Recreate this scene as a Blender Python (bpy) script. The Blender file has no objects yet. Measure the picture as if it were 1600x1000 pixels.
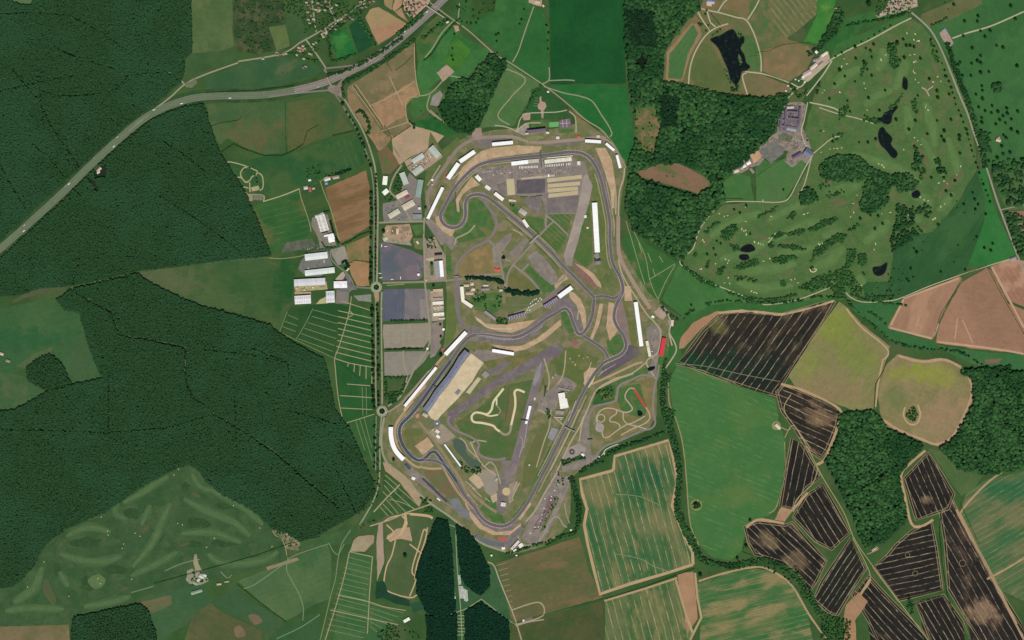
import bpy, bmesh, math, random
import numpy as np
from mathutils import Vector, Matrix
random.seed(7); RNG = np.random.default_rng(7)
sc = bpy.context.scene
COL = sc.collection
S = 2.8            # metres to one unit of the survey grid used for all plan coordinates below
K = 1.17           # light falling on a level surface, used to turn seen colours into reflectance

# ------------------------------------------------------------------ light, sky, camera
world = bpy.data.worlds.new("World"); sc.world = world; world.use_nodes = True
wn = world.node_tree.nodes; bg = wn['Background']
sky = wn.new('ShaderNodeTexSky'); sky.sky_type = 'NISHITA'; sky.sun_disc = False
SUN_EL, SUN_AZ = math.radians(57), math.radians(171)
sky.sun_elevation = SUN_EL; sky.sun_rotation = SUN_AZ; sky.altitude = 120
world.node_tree.links.new(sky.outputs[0], bg.inputs[0]); bg.inputs[1].default_value = 0.06
sun = bpy.data.lights.new('sun', 'SUN'); sun.energy = 3.8; sun.angle = math.radians(0.5); sun.color = (1, .965, .90)
so = bpy.data.objects.new('sun', sun); COL.objects.link(so)
sd = Vector((math.sin(SUN_AZ)*math.cos(SUN_EL), math.cos(SUN_AZ)*math.cos(SUN_EL), math.sin(SUN_EL)))
so.rotation_euler = sd.to_track_quat('Z', 'Y').to_euler()
cam = bpy.data.cameras.new('camera'); cam.clip_start = 10; cam.clip_end = 90000
CH = 9000
cam.sensor_fit = 'HORIZONTAL'; cam.angle = 2*math.atan(800*S/CH)
co = bpy.data.objects.new('camera', cam); COL.objects.link(co); co.location = (0, 0, CH); sc.camera = co
sc.view_settings.view_transform = 'Standard'; sc.view_settings.look = 'None'
sc.view_settings.exposure = 0; sc.view_settings.gamma = 1
sc.cycles.max_bounces = 4; sc.cycles.diffuse_bounces = 2

# ------------------------------------------------------------------ colours and materials
def lin(v):
    v = v/255.0
    return v/12.92 if v <= .04045 else ((v+.055)/1.055)**2.4
def C(c):
    return tuple(min(.9, lin(v)/K) for v in c) + (1,)

class NT:
    def __init__(s, name, rough=.95, spec=.12):
        s.m = bpy.data.materials.new(name); s.m.use_nodes = True
        s.t = s.m.node_tree; s.n = s.t.nodes; s.bsdf = s.n['Principled BSDF']
        s.bsdf.inputs['Roughness'].default_value = rough
        s.bsdf.inputs['Specular IOR Level'].default_value = spec
        s.tc = None
    def link(s, a, b): s.t.links.new(a, b)
    def coord(s):
        if not s.tc: s.tc = s.n.new('ShaderNodeTexCoord')
        return s.tc.outputs['Object']
    def mapping(s, rot=0, scale=(1, 1, 1), loc=(0, 0, 0)):
        m = s.n.new('ShaderNodeMapping'); s.link(s.coord(), m.inputs[0])
        m.inputs['Rotation'].default_value = (0, 0, rot)
        m.inputs['Scale'].default_value = scale; m.inputs['Location'].default_value = loc
        return m.outputs[0]
    def noise(s, scale, vec=None, detail=3, rough=.55, off=0):
        v = vec if vec is not None else s.coord()
        if off:
            a = s.n.new('ShaderNodeVectorMath'); a.operation = 'ADD'; s.link(v, a.inputs[0])
            a.inputs[1].default_value = (off*37.1, off*91.7, off*13.3); v = a.outputs[0]
        x = s.n.new('ShaderNodeTexNoise'); s.link(v, x.inputs['Vector'])
        x.inputs['Scale'].default_value = scale; x.inputs['Detail'].default_value = detail
        x.inputs['Roughness'].default_value = rough
        return x.outputs[0]
    def math(s, op, a, b=None, c=None, clamp=False):
        x = s.n.new('ShaderNodeMath'); x.operation = op; x.use_clamp = clamp
        for i, v in enumerate((a, b, c)):
            if v is None: continue
            if isinstance(v, (int, float)): x.inputs[i].default_value = v
            else: s.link(v, x.inputs[i])
        return x.outputs[0]
    def ss(s, v, lo, hi, out=1.0):
        x = s.n.new('ShaderNodeMapRange'); x.interpolation_type = 'SMOOTHSTEP'
        s.link(v, x.inputs[0]); x.inputs[1].default_value = lo; x.inputs[2].default_value = hi
        x.inputs[3].default_value = 0; x.inputs[4].default_value = out
        return x.outputs[0]
    def mix(s, f, a, b, mode='MIX'):
        x = s.n.new('ShaderNodeMix'); x.data_type = 'RGBA'; x.blend_type = mode
        if isinstance(f, (int, float)): x.inputs[0].default_value = f
        else: s.link(f, x.inputs[0])
        for i, v in ((6, a), (7, b)):
            if isinstance(v, tuple): x.inputs[i].default_value = v
            else: s.link(v, x.inputs[i])
        return x.outputs[2]
    def done(s, col, alpha=None):
        if isinstance(col, tuple): s.bsdf.inputs['Base Color'].default_value = col
        else: s.link(col, s.bsdf.inputs['Base Color'])
        return s.m

_cnt = [0]
def field_mat(a, b, c=None, sc_=90, cth=.55, stripes=(), grain=.16, streak=None, spots=(), name='field_soil'):
    """ground cover: two tones mottled by noise, a third in patches, tramlines along a direction, fine grain"""
    _cnt[0] += 1; o = _cnt[0]
    t = NT(name)
    vec = None
    if streak:
        dx, dy, ratio = streak; ang = math.atan2(-dy, dx)
        r = t.mapping(rot=-ang)
        mm = t.n.new('ShaderNodeMapping'); t.link(r, mm.inputs[0]); mm.inputs['Scale'].default_value = (1/ratio, 1, 1)
        vec = mm.outputs[0]
    n1 = t.noise(1/sc_, vec, 4, .6, o)
    col = t.mix(t.ss(n1, .36, .64), C(a), C(b))
    if c:
        n2 = t.noise(.8/sc_, vec, 5, .62, o+50)
        col = t.mix(t.ss(n2, cth-.07, cth+.07), col, C(c))
    for k, (sx_, sy_, rx_, ry_, col_, amt) in enumerate(spots):     # soil and crop differences round a place in the field
        mp = t.n.new('ShaderNodeMapping'); t.link(t.coord(), mp.inputs[0])
        mp.inputs['Scale'].default_value = (1/(rx_*S), 1/(ry_*S), 0)
        mp.inputs['Location'].default_value = (-(sx_-800)/rx_, -(500-sy_)/ry_, 0)
        ln_ = t.n.new('ShaderNodeVectorMath'); ln_.operation = 'LENGTH'; t.link(mp.outputs[0], ln_.inputs[0])
        nz = t.math('ADD', ln_.outputs['Value'], t.math('MULTIPLY', t.math('SUBTRACT', t.noise(1/55, vec, 5, .68, o+70+k), .5), 3.6))
        col = t.mix(t.math('MULTIPLY', t.math('SUBTRACT', 1.0, t.ss(nz, .35, 1.2)), amt), col, C(col_))
    for st in stripes:
        (dx, dy), per, wid, sc2, strength, brk = st[:6]; off = st[6] if len(st) > 6 else 0
        ang = math.atan2(-dy, dx); r = t.mapping(rot=-ang)
        sx = t.n.new('ShaderNodeSeparateXYZ'); t.link(r, sx.inputs[0])
        wob = t.noise(1/130, None, 3, .55, o+9)
        y = t.math('ADD', sx.outputs[1], t.math('MULTIPLY', t.math('SUBTRACT', wob, .5), min(14.0, per*S*.62)))
        u = t.math('DIVIDE', t.math('ADD', y, off*S), per*S); fr = t.math('FRACT', u)
        wn_ = t.n.new('ShaderNodeTexWhiteNoise'); wn_.noise_dimensions = '1D'; t.link(t.math('FLOOR', u), wn_.inputs['W'])
        wear = t.math('MULTIPLY', t.ss(t.noise(1/38, None, 4, .7, o+31), .34, .6), t.math('ADD', t.math('MULTIPLY', wn_.outputs[0], .5), .62))
        d = t.math('ABSOLUTE', t.math('SUBTRACT', fr, .5))
        w = wid/per/2
        ln = t.math('MULTIPLY', t.math('SUBTRACT', 1.0, t.ss(d, w*.4, w*1.3)), wear)
        if brk:
            bn = t.noise(1/70, None, 3, .6, o+20)
            ln = t.math('MULTIPLY', ln, t.ss(bn, .5-.25*(1-brk)-.06+.1*brk, .62+.1*brk-.1))
        col = t.mix(t.math('MULTIPLY', ln, strength), col, C(sc2))
    g = t.noise(1/7, None, 3, .7, o+3)
    g2 = t.noise(1/28, None, 3, .6, o+4)
    gg = t.math('ADD', t.math('MULTIPLY', t.math('SUBTRACT', g, .5), grain*2.6), t.math('MULTIPLY', t.math('SUBTRACT', g2, .5), grain*1.6))
    gv = t.math('ADD', gg, 1.0)
    cc = t.n.new('ShaderNodeCombineXYZ')
    for i in range(3): t.link(gv, cc.inputs[i])
    col = t.mix(1.0, col, cc.outputs[0], 'MULTIPLY')
    return t.done(col)

_mc = {}
def surf(col, var=.12, scale=12, rough=.9, spec=.2, name='surface'):
    """paving, roofing, paint: one colour with weathering at two scales"""
    key = (col, var, scale, rough, name)
    if key in _mc: return _mc[key]
    t = NT(name, rough, spec)
    n1 = t.noise(1/scale, None, 4, .6, 1); n2 = t.noise(1/(scale*6), None, 3, .6, 2)
    v = t.math('ADD', t.math('MULTIPLY', t.math('SUBTRACT', n1, .5), var*2), t.math('MULTIPLY', t.math('SUBTRACT', n2, .5), var*2.4))
    v = t.math('ADD', v, 1.0)
    cc = t.n.new('ShaderNodeCombineXYZ')
    for i in range(3): t.link(v, cc.inputs[i])
    _mc[key] = t.done(t.mix(1.0, C(col), cc.outputs[0], 'MULTIPLY'))
    return _mc[key]

def roof_mat(col, seam=2.2, var=.1, rough=.55, name='roof_sheet'):
    """profiled roof sheets: seams across the local Y axis, stains, slightly glossy"""
    key = ('roof', col, seam, var, name)
    if key in _mc: return _mc[key]
    t = NT(name, rough, .3)
    sx = t.n.new('ShaderNodeSeparateXYZ'); t.link(t.coord(), sx.inputs[0])
    fr = t.math('FRACT', t.math('DIVIDE', sx.outputs[0], seam))
    ln = t.math('SUBTRACT', 1.0, t.ss(t.math('ABSOLUTE', t.math('SUBTRACT', fr, .5)), .03, .09))
    pan = t.n.new('ShaderNodeTexWhiteNoise'); pan.noise_dimensions = '1D'
    t.link(t.math('FLOOR', t.math('DIVIDE', sx.outputs[0], seam*2)), pan.inputs['W'])
    n1 = t.noise(1/9, None, 4, .65, 4)
    v = t.math('ADD', t.math('MULTIPLY', t.math('SUBTRACT', n1, .5), var*2.2), t.math('MULTIPLY', t.math('SUBTRACT', pan.outputs[0], .5), var))
    v = t.math('SUBTRACT', t.math('ADD', v, 1.0), t.math('MULTIPLY', ln, .12))
    cc = t.n.new('ShaderNodeCombineXYZ')
    for i in range(3): t.link(v, cc.inputs[i])
    _mc[key] = t.done(t.mix(1.0, C(col), cc.outputs[0], 'MULTIPLY'))
    return _mc[key]

def leaf_mat(dark, light, name='leaves', patch=None):
    """foliage: every crown or clump its own tone between two greens, patches of another stand or, in the west forest, of painted haze"""
    t = NT(name, .9, .1)
    g = t.n.new('ShaderNodeNewGeometry')
    oi = t.n.new('ShaderNodeObjectInfo')
    r = t.math('FRACT', t.math('ADD', g.outputs['Random Per Island'], oi.outputs['Random']))
    n = t.noise(1/3.0, None, 3, .7, 2)
    f = t.math('ADD', t.math('MULTIPLY', r, .62), t.math('MULTIPLY', n, .38))
    col = t.mix(t.ss(f, .05, .95), C(dark), C(light))
    if patch:
        pn = t.noise(1/230, None, 4, .6, 6)
        col = t.mix(t.math('MULTIPLY', t.ss(pn, .47, .6), .75), col, C(patch))
    return t.done(col)

# ------------------------------------------------------------------ plan geometry
def P(s):
    if not isinstance(s, str): return [tuple(p) for p in s]
    return [tuple(float(v) for v in q.split(',')) for q in s.split()]
def Wp(x, y, z=0.0): return ((x-800)*S, (500-y)*S, z)
def ext(p):
    q = []
    for x, y in p:
        if x <= 0: x = -110
        if x >= 1600: x = 1710
        if y <= 0: y = -90
        if y >= 1000: y = 1090
        q.append((x, y))
    return q
def smooth(p, closed=False, n=6):
    q = []; m = len(p); k = m if closed else m-1
    for i in range(k):
        p0 = p[(i-1) % m] if (closed or i > 0) else p[0]
        p1 = p[i]; p2 = p[(i+1) % m]
        p3 = p[(i+2) % m] if (closed or i+2 < m) else p[m-1]
        for j in range(n):
            t = j/n; a = []
            for c in (0, 1):
                a.append(.5*(2*p1[c]+(p2[c]-p0[c])*t+(2*p0[c]-5*p1[c]+4*p2[c]-p3[c])*t*t+(3*p1[c]-p0[c]-3*p2[c]+p3[c])*t**3))
            q.append(tuple(a))
    if not closed: q.append(p[-1])
    return q
def rough_edge(p, j, step=5.0):
    q = []; m = len(p); w = 0
    for i in range(m):
        a, b = p[i], p[(i+1) % m]; L = math.dist(a, b); n = max(1, min(60, int(L/step)))
        nx, ny = (-(b[1]-a[1])/L, (b[0]-a[0])/L) if L else (0, 0)
        for k in range(n):
            t = k/n; w = .6*w+random.gauss(0, j) if k else 0
            q.append((a[0]+(b[0]-a[0])*t+nx*w, a[1]+(b[1]-a[1])*t+ny*w))
    return q
def area2(p): return sum(p[i-1][0]*p[i][1]-p[i][0]*p[i-1][1] for i in range(len(p)))
_lay = {}
def lz(L, boxes):
    """height of a sheet: layers 0.12 m apart, sheets of one layer that overlap get slots of their own"""
    slots = _lay.setdefault(L, [[] for _ in range(22)])
    for k, sl in enumerate(slots):
        if not any(a[0] < b[2] and a[2] > b[0] and a[1] < b[3] and a[3] > b[1] for a in boxes for b in sl): break
    else:
        k = min(range(22), key=lambda i: len(slots[i])); print('LAYER FULL', L, boxes[0])
    slots[k] += boxes
    return .12*L+.0055*k+.02
def bbox(p, w=0):
    xs = [q[0] for q in p]; ys = [q[1] for q in p]
    return (min(xs)-w, min(ys)-w, max(xs)+w, max(ys)+w)
def put(name, me, mat=None, kind='structure', label=None, cat=None, group=None, parent=None):
    o = bpy.data.objects.new(name, me); COL.objects.link(o)
    if mat and me is not None: me.materials.append(mat)
    if kind: o['kind'] = kind
    if label: o['label'] = label
    if cat: o['category'] = cat
    if group: o['group'] = group
    if parent: o.parent = parent
    return o
def sheet(s, mat, L, name, sm=False, j=.3, kind='structure'):
    p = ext(P(s))
    if sm: p = smooth(p, True, 5)
    if j: p = rough_edge(p, j)
    if area2(p) > 0: p = p[::-1]
    z = lz(L, [bbox(p)])
    me = bpy.data.meshes.new(name); me.from_pydata([Wp(x, y, z) for x, y in p], [], [tuple(range(len(p)))])
    return put(name, me, mat, kind)
def fld(s, a, b, c=None, L=1, name='field', sm=False, j=.35, **k):
    if name == 'field' and k.get('sc_', 90) >= 90 and 'stripes' not in k:      # faint wheel tracks along the longest side
        p = P(s); e = max(((math.dist(p[i-1], p[i]), i) for i in range(len(p)) if 0 < p[i][0] < 1600 and 0 < p[i][1] < 1000), default=(1, 0))[1]
        d = (p[e][0]-p[e-1][0], p[e][1]-p[e-1][1]); n = math.hypot(*d) or 1; lt = tuple(min(255, v*1.16+6) for v in a); dk_ = tuple(v*.86 for v in a)
        k['stripes'] = [((d[0]/n, d[1]/n), 8.5, .9, lt, .32, .35), ((d[0]/n, d[1]/n), 3.1, 1.2, dk_, .22, .3)]
        k.setdefault('grain', .2)
    return sheet(s, field_mat(a, b, c, **k), L, name, sm, j)
def offset_line(p, d, closed=False):
    q = []; m = len(p)
    for i in range(m):
        a = p[i-1] if (closed or i > 0) else p[i]; b = p[(i+1) % m] if (closed or i < m-1) else p[i]
        L = math.dist(a, b) or 1
        q.append((p[i][0]-(b[1]-a[1])/L*d, p[i][1]+(b[0]-a[0])/L*d))
    return q
def ribbon_into(V, F, p, w, z, closed=False, wob=0):
    l = offset_line(p, w/2, closed); r = offset_line(p, -w/2, closed); b = len(V); m = len(p)
    for i in range(m):
        k = wob*random.gauss(0, 1) if wob else 0
        V.append(Wp(l[i][0]+k, l[i][1]-k, z)); V.append(Wp(r[i][0]+k*.4, r[i][1]+k*.7, z))
    for i in range(m if closed else m-1):
        a, c = b+2*i, b+2*((i+1) % m)
        F.append((a, a+1, c+1, c))
def strip(s, w, mat, L, name='road', sm=True, closed=False, wob=0, kind='structure', many=None):
    V, F = [], []
    for q in (many or [s]):
        p = P(q); z = lz(L, [bbox(p[i:i+6], w+1) for i in range(0, max(1, len(p)-1), 5)])
        if sm and len(p) > 2: p = smooth(p, closed, 6)
        ribbon_into(V, F, p, w, z, closed, wob)
    me = bpy.data.meshes.new(name); me.from_pydata(V, [], F)
    me.update()
    if me.polygons and me.polygons[0].normal.z < 0: me.flip_normals()
    return put(name, me, mat, kind)
def lens(s, w, mat, L, name='lawn'):
    """a long tapering patch such as a fairway, its edges wandering"""
    p = smooth(P(s), False, 6); n = len(p); f1, f2 = random.uniform(.6, 1.4), random.random()*6; q = []
    for sg in (1, -1):
        d = []
        for i in range(n):
            t = i/(n-1); d.append(sg*w/2*(math.sin(math.pi*(.06+.88*t))**.55)*(1+.2*math.sin(f2+sg+9*f1*t)))
        l = [offset_line(p, x)[i] for i, x in enumerate(d)]
        q += l if sg > 0 else l[::-1]
    return sheet(q, mat, L, name, False, .28)
def lens_soft(s, w, lo, hi, L0=2):
    """mown turf that grades into the rough in four steps"""
    for k, dw in enumerate((8, 4.5, 1.5, -2.5)):
        if w+dw < 2: continue
        key = (lo, hi, k); f = (k+1)/4
        if key not in _fm: _fm[key] = field_mat(tuple(a+(b-a)*f for a, b in zip(lo, hi)), tuple(a+(b-a)*f+5 for a, b in zip(lo, hi)), sc_=30, grain=.2, name='mown_turf')
        lens(s, w+dw, _fm[key], L0+(k > 1))
_fm = {}
def inside(px, py, poly):
    c = np.zeros(px.shape, bool); n = len(poly); j = n-1
    for i in range(n):
        xi, yi = poly[i]; xj, yj = poly[j]
        if yi != yj:
            m = ((yi > py) != (yj > py)) & (px < (xj-xi)*(py-yi)/(yj-yi)+xi)
            c ^= m
        j = i
    return c
def dist_line(px, py, p):
    d = np.full(px.shape, 1e9)
    for (x0, y0), (x1, y1) in zip(p[:-1], p[1:]):
        vx, vy = x1-x0, y1-y0; L2 = vx*vx+vy*vy or 1
        t = np.clip(((px-x0)*vx+(py-y0)*vy)/L2, 0, 1)
        d = np.minimum(d, np.hypot(px-x0-t*vx, py-y0-t*vy))
    return d

# ------------------------------------------------------------------ crowns
def crown_template(sub=2, lo=-.45, rough=.2):
    bm = bmesh.new(); bmesh.ops.create_icosphere(bm, subdivisions=sub, radius=1)
    for v in bm.verts: v.co *= 1+random.uniform(-rough, rough)
    bmesh.ops.delete(bm, geom=[f for f in bm.faces if f.calc_center_median().z < lo], context='FACES')
    bmesh.ops.delete(bm, geom=[v for v in bm.verts if not v.link_faces], context='VERTS')
    bm.verts.index_update()
    V = np.array([v.co[:] for v in bm.verts]); F = np.array([[v.index for v in f.verts] for f in bm.faces]); bm.free()
    return V, F
TEMPL = [crown_template() for _ in range(12)]
TFOR = [crown_template(1, -.2, .12) for _ in range(12)]
TSMALL = [crown_template(1, -.3, .25) for _ in range(10)]
def tri_mesh(name, V, F):
    me = bpy.data.meshes.new(name); nf = len(F)
    me.vertices.add(len(V)); me.vertices.foreach_set('co', V.astype(np.float32).ravel())
    me.loops.add(nf*3); me.loops.foreach_set('vertex_index', F.astype(np.int32).ravel())
    me.polygons.add(nf); me.polygons.foreach_set('loop_start', np.arange(0, nf*3, 3, dtype=np.int32))
    me.update(calc_edges=True)
    return me
def canopy_mesh(name, X, Y, R, Z0, Z1, templ=None):
    templ = templ or TEMPL; n = len(X); vi = RNG.integers(0, len(templ), n); ang = RNG.uniform(0, 6.28, n)
    VV, FF, base = [], [], 0
    for k, (tv, tf) in enumerate(templ):
        m = vi == k; c = int(m.sum())
        if not c: continue
        ca, sa = np.cos(ang[m])[:, None], np.sin(ang[m])[:, None]; r = R[m][:, None]
        x = (tv[None, :, 0]*ca-tv[None, :, 1]*sa)*r+X[m][:, None]
        y = (tv[None, :, 0]*sa+tv[None, :, 1]*ca)*r+Y[m][:, None]
        zc = (.45*Z1[m]+.55*Z0[m])[:, None]; z = zc+tv[None, :, 2]*((Z1[m]-Z0[m])*.55)[:, None]
        V = np.stack([x, y, z], -1).reshape(-1, 3)
        F = (tf[None]+(np.arange(c)*len(tv))[:, None, None]).reshape(-1, 3)+base
        VV.append(V); FF.append(F); base += len(V)
    return tri_mesh(name, np.concatenate(VV), np.concatenate(FF))
def scatter(poly, spacing, jit=.45, holes=(), gaps=(), keep=1.0):
    p = np.array(ext(P(poly))); q = [((x-800)*S, (500-y)*S) for x, y in p]
    a = np.array(q); x0, y0 = a.min(0); x1, y1 = a.max(0)
    xs = np.arange(x0, x1, spacing); ys = np.arange(y0, y1, spacing*.87)
    X, Y = np.meshgrid(xs, ys); X = X+(np.arange(len(ys)) % 2)[:, None]*spacing*.5
    X = (X+RNG.uniform(-jit, jit, X.shape)*spacing).ravel(); Y = (Y+RNG.uniform(-jit, jit, Y.shape)*spacing).ravel()
    m = inside(X, Y, q)
    for h in holes: m &= ~inside(X, Y, [((x-800)*S, (500-y)*S) for x, y in ext(P(h))])
    X, Y = X[m], Y[m]
    for g, w in gaps:
        d = dist_line(X, Y, [((x-800)*S, (500-y)*S) for x, y in P(g)]); k = d > w*S
        X, Y = X[k], Y[k]
    if keep < 1:
        k = RNG.uniform(size=len(X)) < keep; X, Y = X[k], Y[k]
    return X, Y
def wood(poly, spacing, mat, label, rad=(.62, .85), h=(9, 16), name='wood', floor=None, holes=(), gaps=(), keep=1.0, clump=60, groundL=2, big=.08, templ=None):
    XX, YY = scatter(poly, spacing, .42, holes, gaps, keep)
    n = len(XX)
    # height and crown size drift over the wood
    drift = .5+.5*np.sin(XX/clump+2*np.sin(YY/(clump*1.3)))*np.sin(YY/clump*1.1+1.7*np.sin(XX/(clump*.8)))
    R = spacing*RNG.uniform(rad[0], rad[1], n)*(1+.1*drift)
    bigm = RNG.uniform(size=n) < big; R[bigm] *= 1.45
    Z1 = h[0]+(h[1]-h[0])*(.35*drift+.65*RNG.uniform(size=n)); Z1[bigm] += 2
    o = put(name, canopy_mesh(name, XX, YY, R, np.full(n, 1.2), Z1, templ), mat, 'stuff', label)
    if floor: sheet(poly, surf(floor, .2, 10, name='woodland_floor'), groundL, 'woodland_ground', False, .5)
    return o
def hedge(s, w, h, mat, label, cat='hedge', name='hedge', group=None, lumps=1, sm=False, dens=1.0, gap=0):
    p = P(s); p = smooth(p, False, 5) if sm and len(p) > 2 else p
    q = [((x-800)*S, (500-y)*S) for x, y in p]; X, Y = [], []
    step = max(1.6, w*S*.42)/dens
    for (x0, y0), (x1, y1) in zip(q[:-1], q[1:]):
        L = math.hypot(x1-x0, y1-y0); n = max(1, int(L/step)); nx, ny = -(y1-y0)/L, (x1-x0)/L
        for k in range(n):
            if gap and random.random() < gap: continue
            for _ in range(lumps):
                t = (k+random.random())/n; e = random.uniform(-.32, .32)*w*S*(1.0 if lumps > 1 else .5)
                X.append(x0+(x1-x0)*t+nx*e); Y.append(y0+(y1-y0)*t+ny*e)
    n = len(X); R = w*S*.5*RNG.uniform(.5, .95, n)*(.8 if lumps > 1 else 1)
    Z1 = h*RNG.uniform(.65, 1.15, n)
    me = canopy_mesh(name, np.array(X), np.array(Y), R, np.full(n, .05), Z1, TSMALL if w < 2 else None)
    return put(name, me, mat, None, label, cat, group)
# ================================================================== ground cover outside the circuit
gm = field_mat((54, 84, 44), (66, 94, 50), (76, 92, 56), sc_=160, cth=.58)
me = bpy.data.meshes.new('ground'); me.from_pydata([(-30000, -30000, 0), (30000, -30000, 0), (30000, 30000, 0), (-30000, 30000, 0)], [], [(0, 1, 2, 3)])
put('ground', me, gm)
T1, T2, T3 = (172, 138, 108), (160, 124, 94), (186, 156, 122)      # bare soil tones
# ---- north west
fld("297,0 366,0 362,40 366,72 345,80 300,83", (74, 98, 58), (84, 104, 62), (92, 108, 66))
fld("289,92 300,85 345,80 367,80 372,96 330,108 300,120 287,120", (56, 86, 48), (66, 94, 54))
fld("366,0 440,0 445,30 455,75 400,85 372,80 364,45", (46, 70, 40), (62, 78, 46), (84, 88, 58), sc_=50, cth=.6)
fld("420,42 446,38 453,72 432,80", (84, 104, 60), (92, 110, 64), L=2)
fld("446,32 470,30 482,60 458,70 450,50", (56, 88, 50), (66, 92, 54), L=2)
fld("447,18 466,15 468,30 447,32", (70, 94, 58), (62, 88, 52), L=2)
fld("490,24 505,22 520,28 500,42 492,40", (60, 84, 46), (72, 90, 50), L=2)
fld("322,120 355,108 400,93 437,88 468,93 498,104 503,112 470,124 430,134 380,141 322,143", (52, 88, 54), (60, 92, 56), (66, 94, 58), sc_=110, spots=[(448, 108, 18, 14, (88, 100, 66), .8)])
fld("0,0 62,0 50,8 34,8 20,3 0,3", (84, 110, 70), (92, 116, 74), L=3)
fld("488,76 512,66 520,92 506,102", (58, 84, 44), (66, 90, 48), L=2)
fld("518,52 532,46 541,42 548,58 556,86 530,96 519,72", (28, 88, 42), (38, 104, 50), (60, 120, 56), L=2)
fld("545,40 563,26 572,42 584,70 560,84 552,62", (28, 72, 44), (32, 78, 46), L=2)
fld("571,27 578,15 592,11 634,36 634,43 591,70 584,56 578,42", T2, (166, 132, 100), (156, 136, 96), L=2, streak=(1, -.55, 3))
fld("595,0 626,0 612,16 601,8", (150, 130, 90), (140, 126, 84), L=2)
fld("613,14 634,0 628,8 616,18", T2, T1, L=2)
fld("617,18 627,12 632,24 638,34 628,28", (164, 138, 104), T2, L=2)
fld("322,160 400,157 447,160 449,205 447,242 412,243 385,232 355,216 345,226 333,212", (62, 92, 54), (70, 97, 57), (78, 98, 60), sc_=130, spots=[(405, 215, 45, 28, (94, 94, 58), .9)])
fld("449,160 508,152 528,168 545,196 552,203 520,212 490,221 462,236 449,241", (80, 92, 52), (88, 94, 56), (74, 94, 54), sc_=110, spots=[(515, 170, 25, 30, (54, 92, 52), .8), (475, 205, 25, 35, (94, 94, 58), .7)])
fld("412,244 470,233 520,216 556,204 571,256 542,263 524,271 502,280 470,294 412,319 386,302 372,280 355,256", (44, 86, 46), (54, 92, 50), (66, 94, 52), sc_=120)
fld("512,222 548,210 562,258 540,264", (50, 88, 46), (60, 92, 50), L=2, stripes=[((.35, .94), 9, 1.2, (100, 122, 84), .6, .4)])
fld("392,322 465,298 473,312 480,345 487,374 450,381 440,391 422,393 405,350", (46, 90, 46), (58, 96, 50), (88, 98, 56), sc_=130, stripes=[((1, -.25), 9, 1.0, (112, 132, 88), .55, .5)])
fld("448,378 487,372 494,384 488,390 440,394", (84, 92, 74), (100, 102, 88), L=2, sc_=25)
fld("470,300 504,284 513,320 516,332 492,342 484,358", (52, 84, 44), (64, 90, 48), stripes=[((1, -.25), 8, .8, (100, 116, 76), .4, .4)])
fld("508,294 572,266 578,298 577,354 532,381 522,352", (126, 100, 70), (116, 92, 62), (140, 110, 78), sc_=60, streak=(1, -.3, 5), stripes=[((1, -.28), 11, 1.3, (160, 128, 90), .55, .5)])
fld("541,383 577,367 577,408 553,406 543,411", (130, 112, 74), (146, 116, 82), (104, 110, 66))
fld("545,413 553,407 577,410 578,446 558,447 549,430", (164, 128, 92), (154, 122, 84), L=2)
fld("217,425 320,413 420,403 456,401 462,430 456,470 441,480 436,500 446,522 420,505 395,493 370,491 340,482 320,478 300,468 285,465 255,452 230,438", (64, 92, 52), (52, 86, 46), (74, 96, 54), sc_=190, cth=.52, spots=[(250, 432, 75, 40, (88, 98, 66), .9), (448, 440, 22, 60, (36, 82, 40), .9), (340, 470, 60, 20, (78, 98, 60), .6)])
fld("18,470 55,450 88,447 113,446 84,454 50,462 20,474", (80, 88, 58), (92, 90, 66), L=2)
fld("0,490 15,480 60,468 85,470 100,485 125,491 130,515 138,540 147,562 159,590 140,601 113,600 105,585 95,565 80,545 60,556 45,572 20,582 0,575", (60, 94, 54), (68, 100, 60), (56, 94, 54), sc_=180, spots=[(40, 530, 80, 22, (44, 90, 52), .8), (130, 560, 30, 40, (66, 92, 58), .7)])
fld("25,572 55,552 80,542 82,552 55,566 40,576", (84, 100, 66), (78, 98, 62), L=3)
fld("0,580 18,582 40,590 70,614 50,626 20,640 0,655", (70, 94, 60), (80, 98, 62), (62, 94, 56), L=2)
# ---- golf links in the south west
gl = "296,726 310,734 322,752 350,775 378,789 402,803 425,826 442,845 452,868 400,890 320,910 245,926 190,945 115,962 110,978 0,982 0,920 20,917 35,905 52,885 65,860 75,848 100,828 130,815 165,800 200,775 240,750 275,732"
fld(gl, (54, 84, 49), (62, 90, 54), (70, 92, 57), sc_=60, grain=.24)
fw = field_mat((82, 107, 66), (88, 110, 70), sc_=60, name='fairway_turf'); fw0 = field_mat((62, 92, 52), (70, 96, 56), sc_=50, name='semi_rough')
rgh = field_mat((46, 76, 43), (54, 82, 46), sc_=20, grain=.34, name='rough_grass')
for x, y, rx, ry in ((135, 848, 26, 9), (207, 803, 16, 9), (352, 847, 22, 8), (310, 817, 20, 9), (138, 912, 12, 14), (228, 803, 5, 16), (290, 760, 8, 7), (350, 790, 14, 6), (180, 890, 18, 8), (250, 835, 5, 14), (90, 890, 6, 14), (300, 850, 16, 5)):
    sheet([(x+rx*random.uniform(.75, 1.15)*math.cos(a), y+ry*random.uniform(.75, 1.15)*math.sin(a)) for a in np.linspace(0, 6.283, 13)[:-1]], rgh, 2, 'lawn', True, .5)
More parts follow.
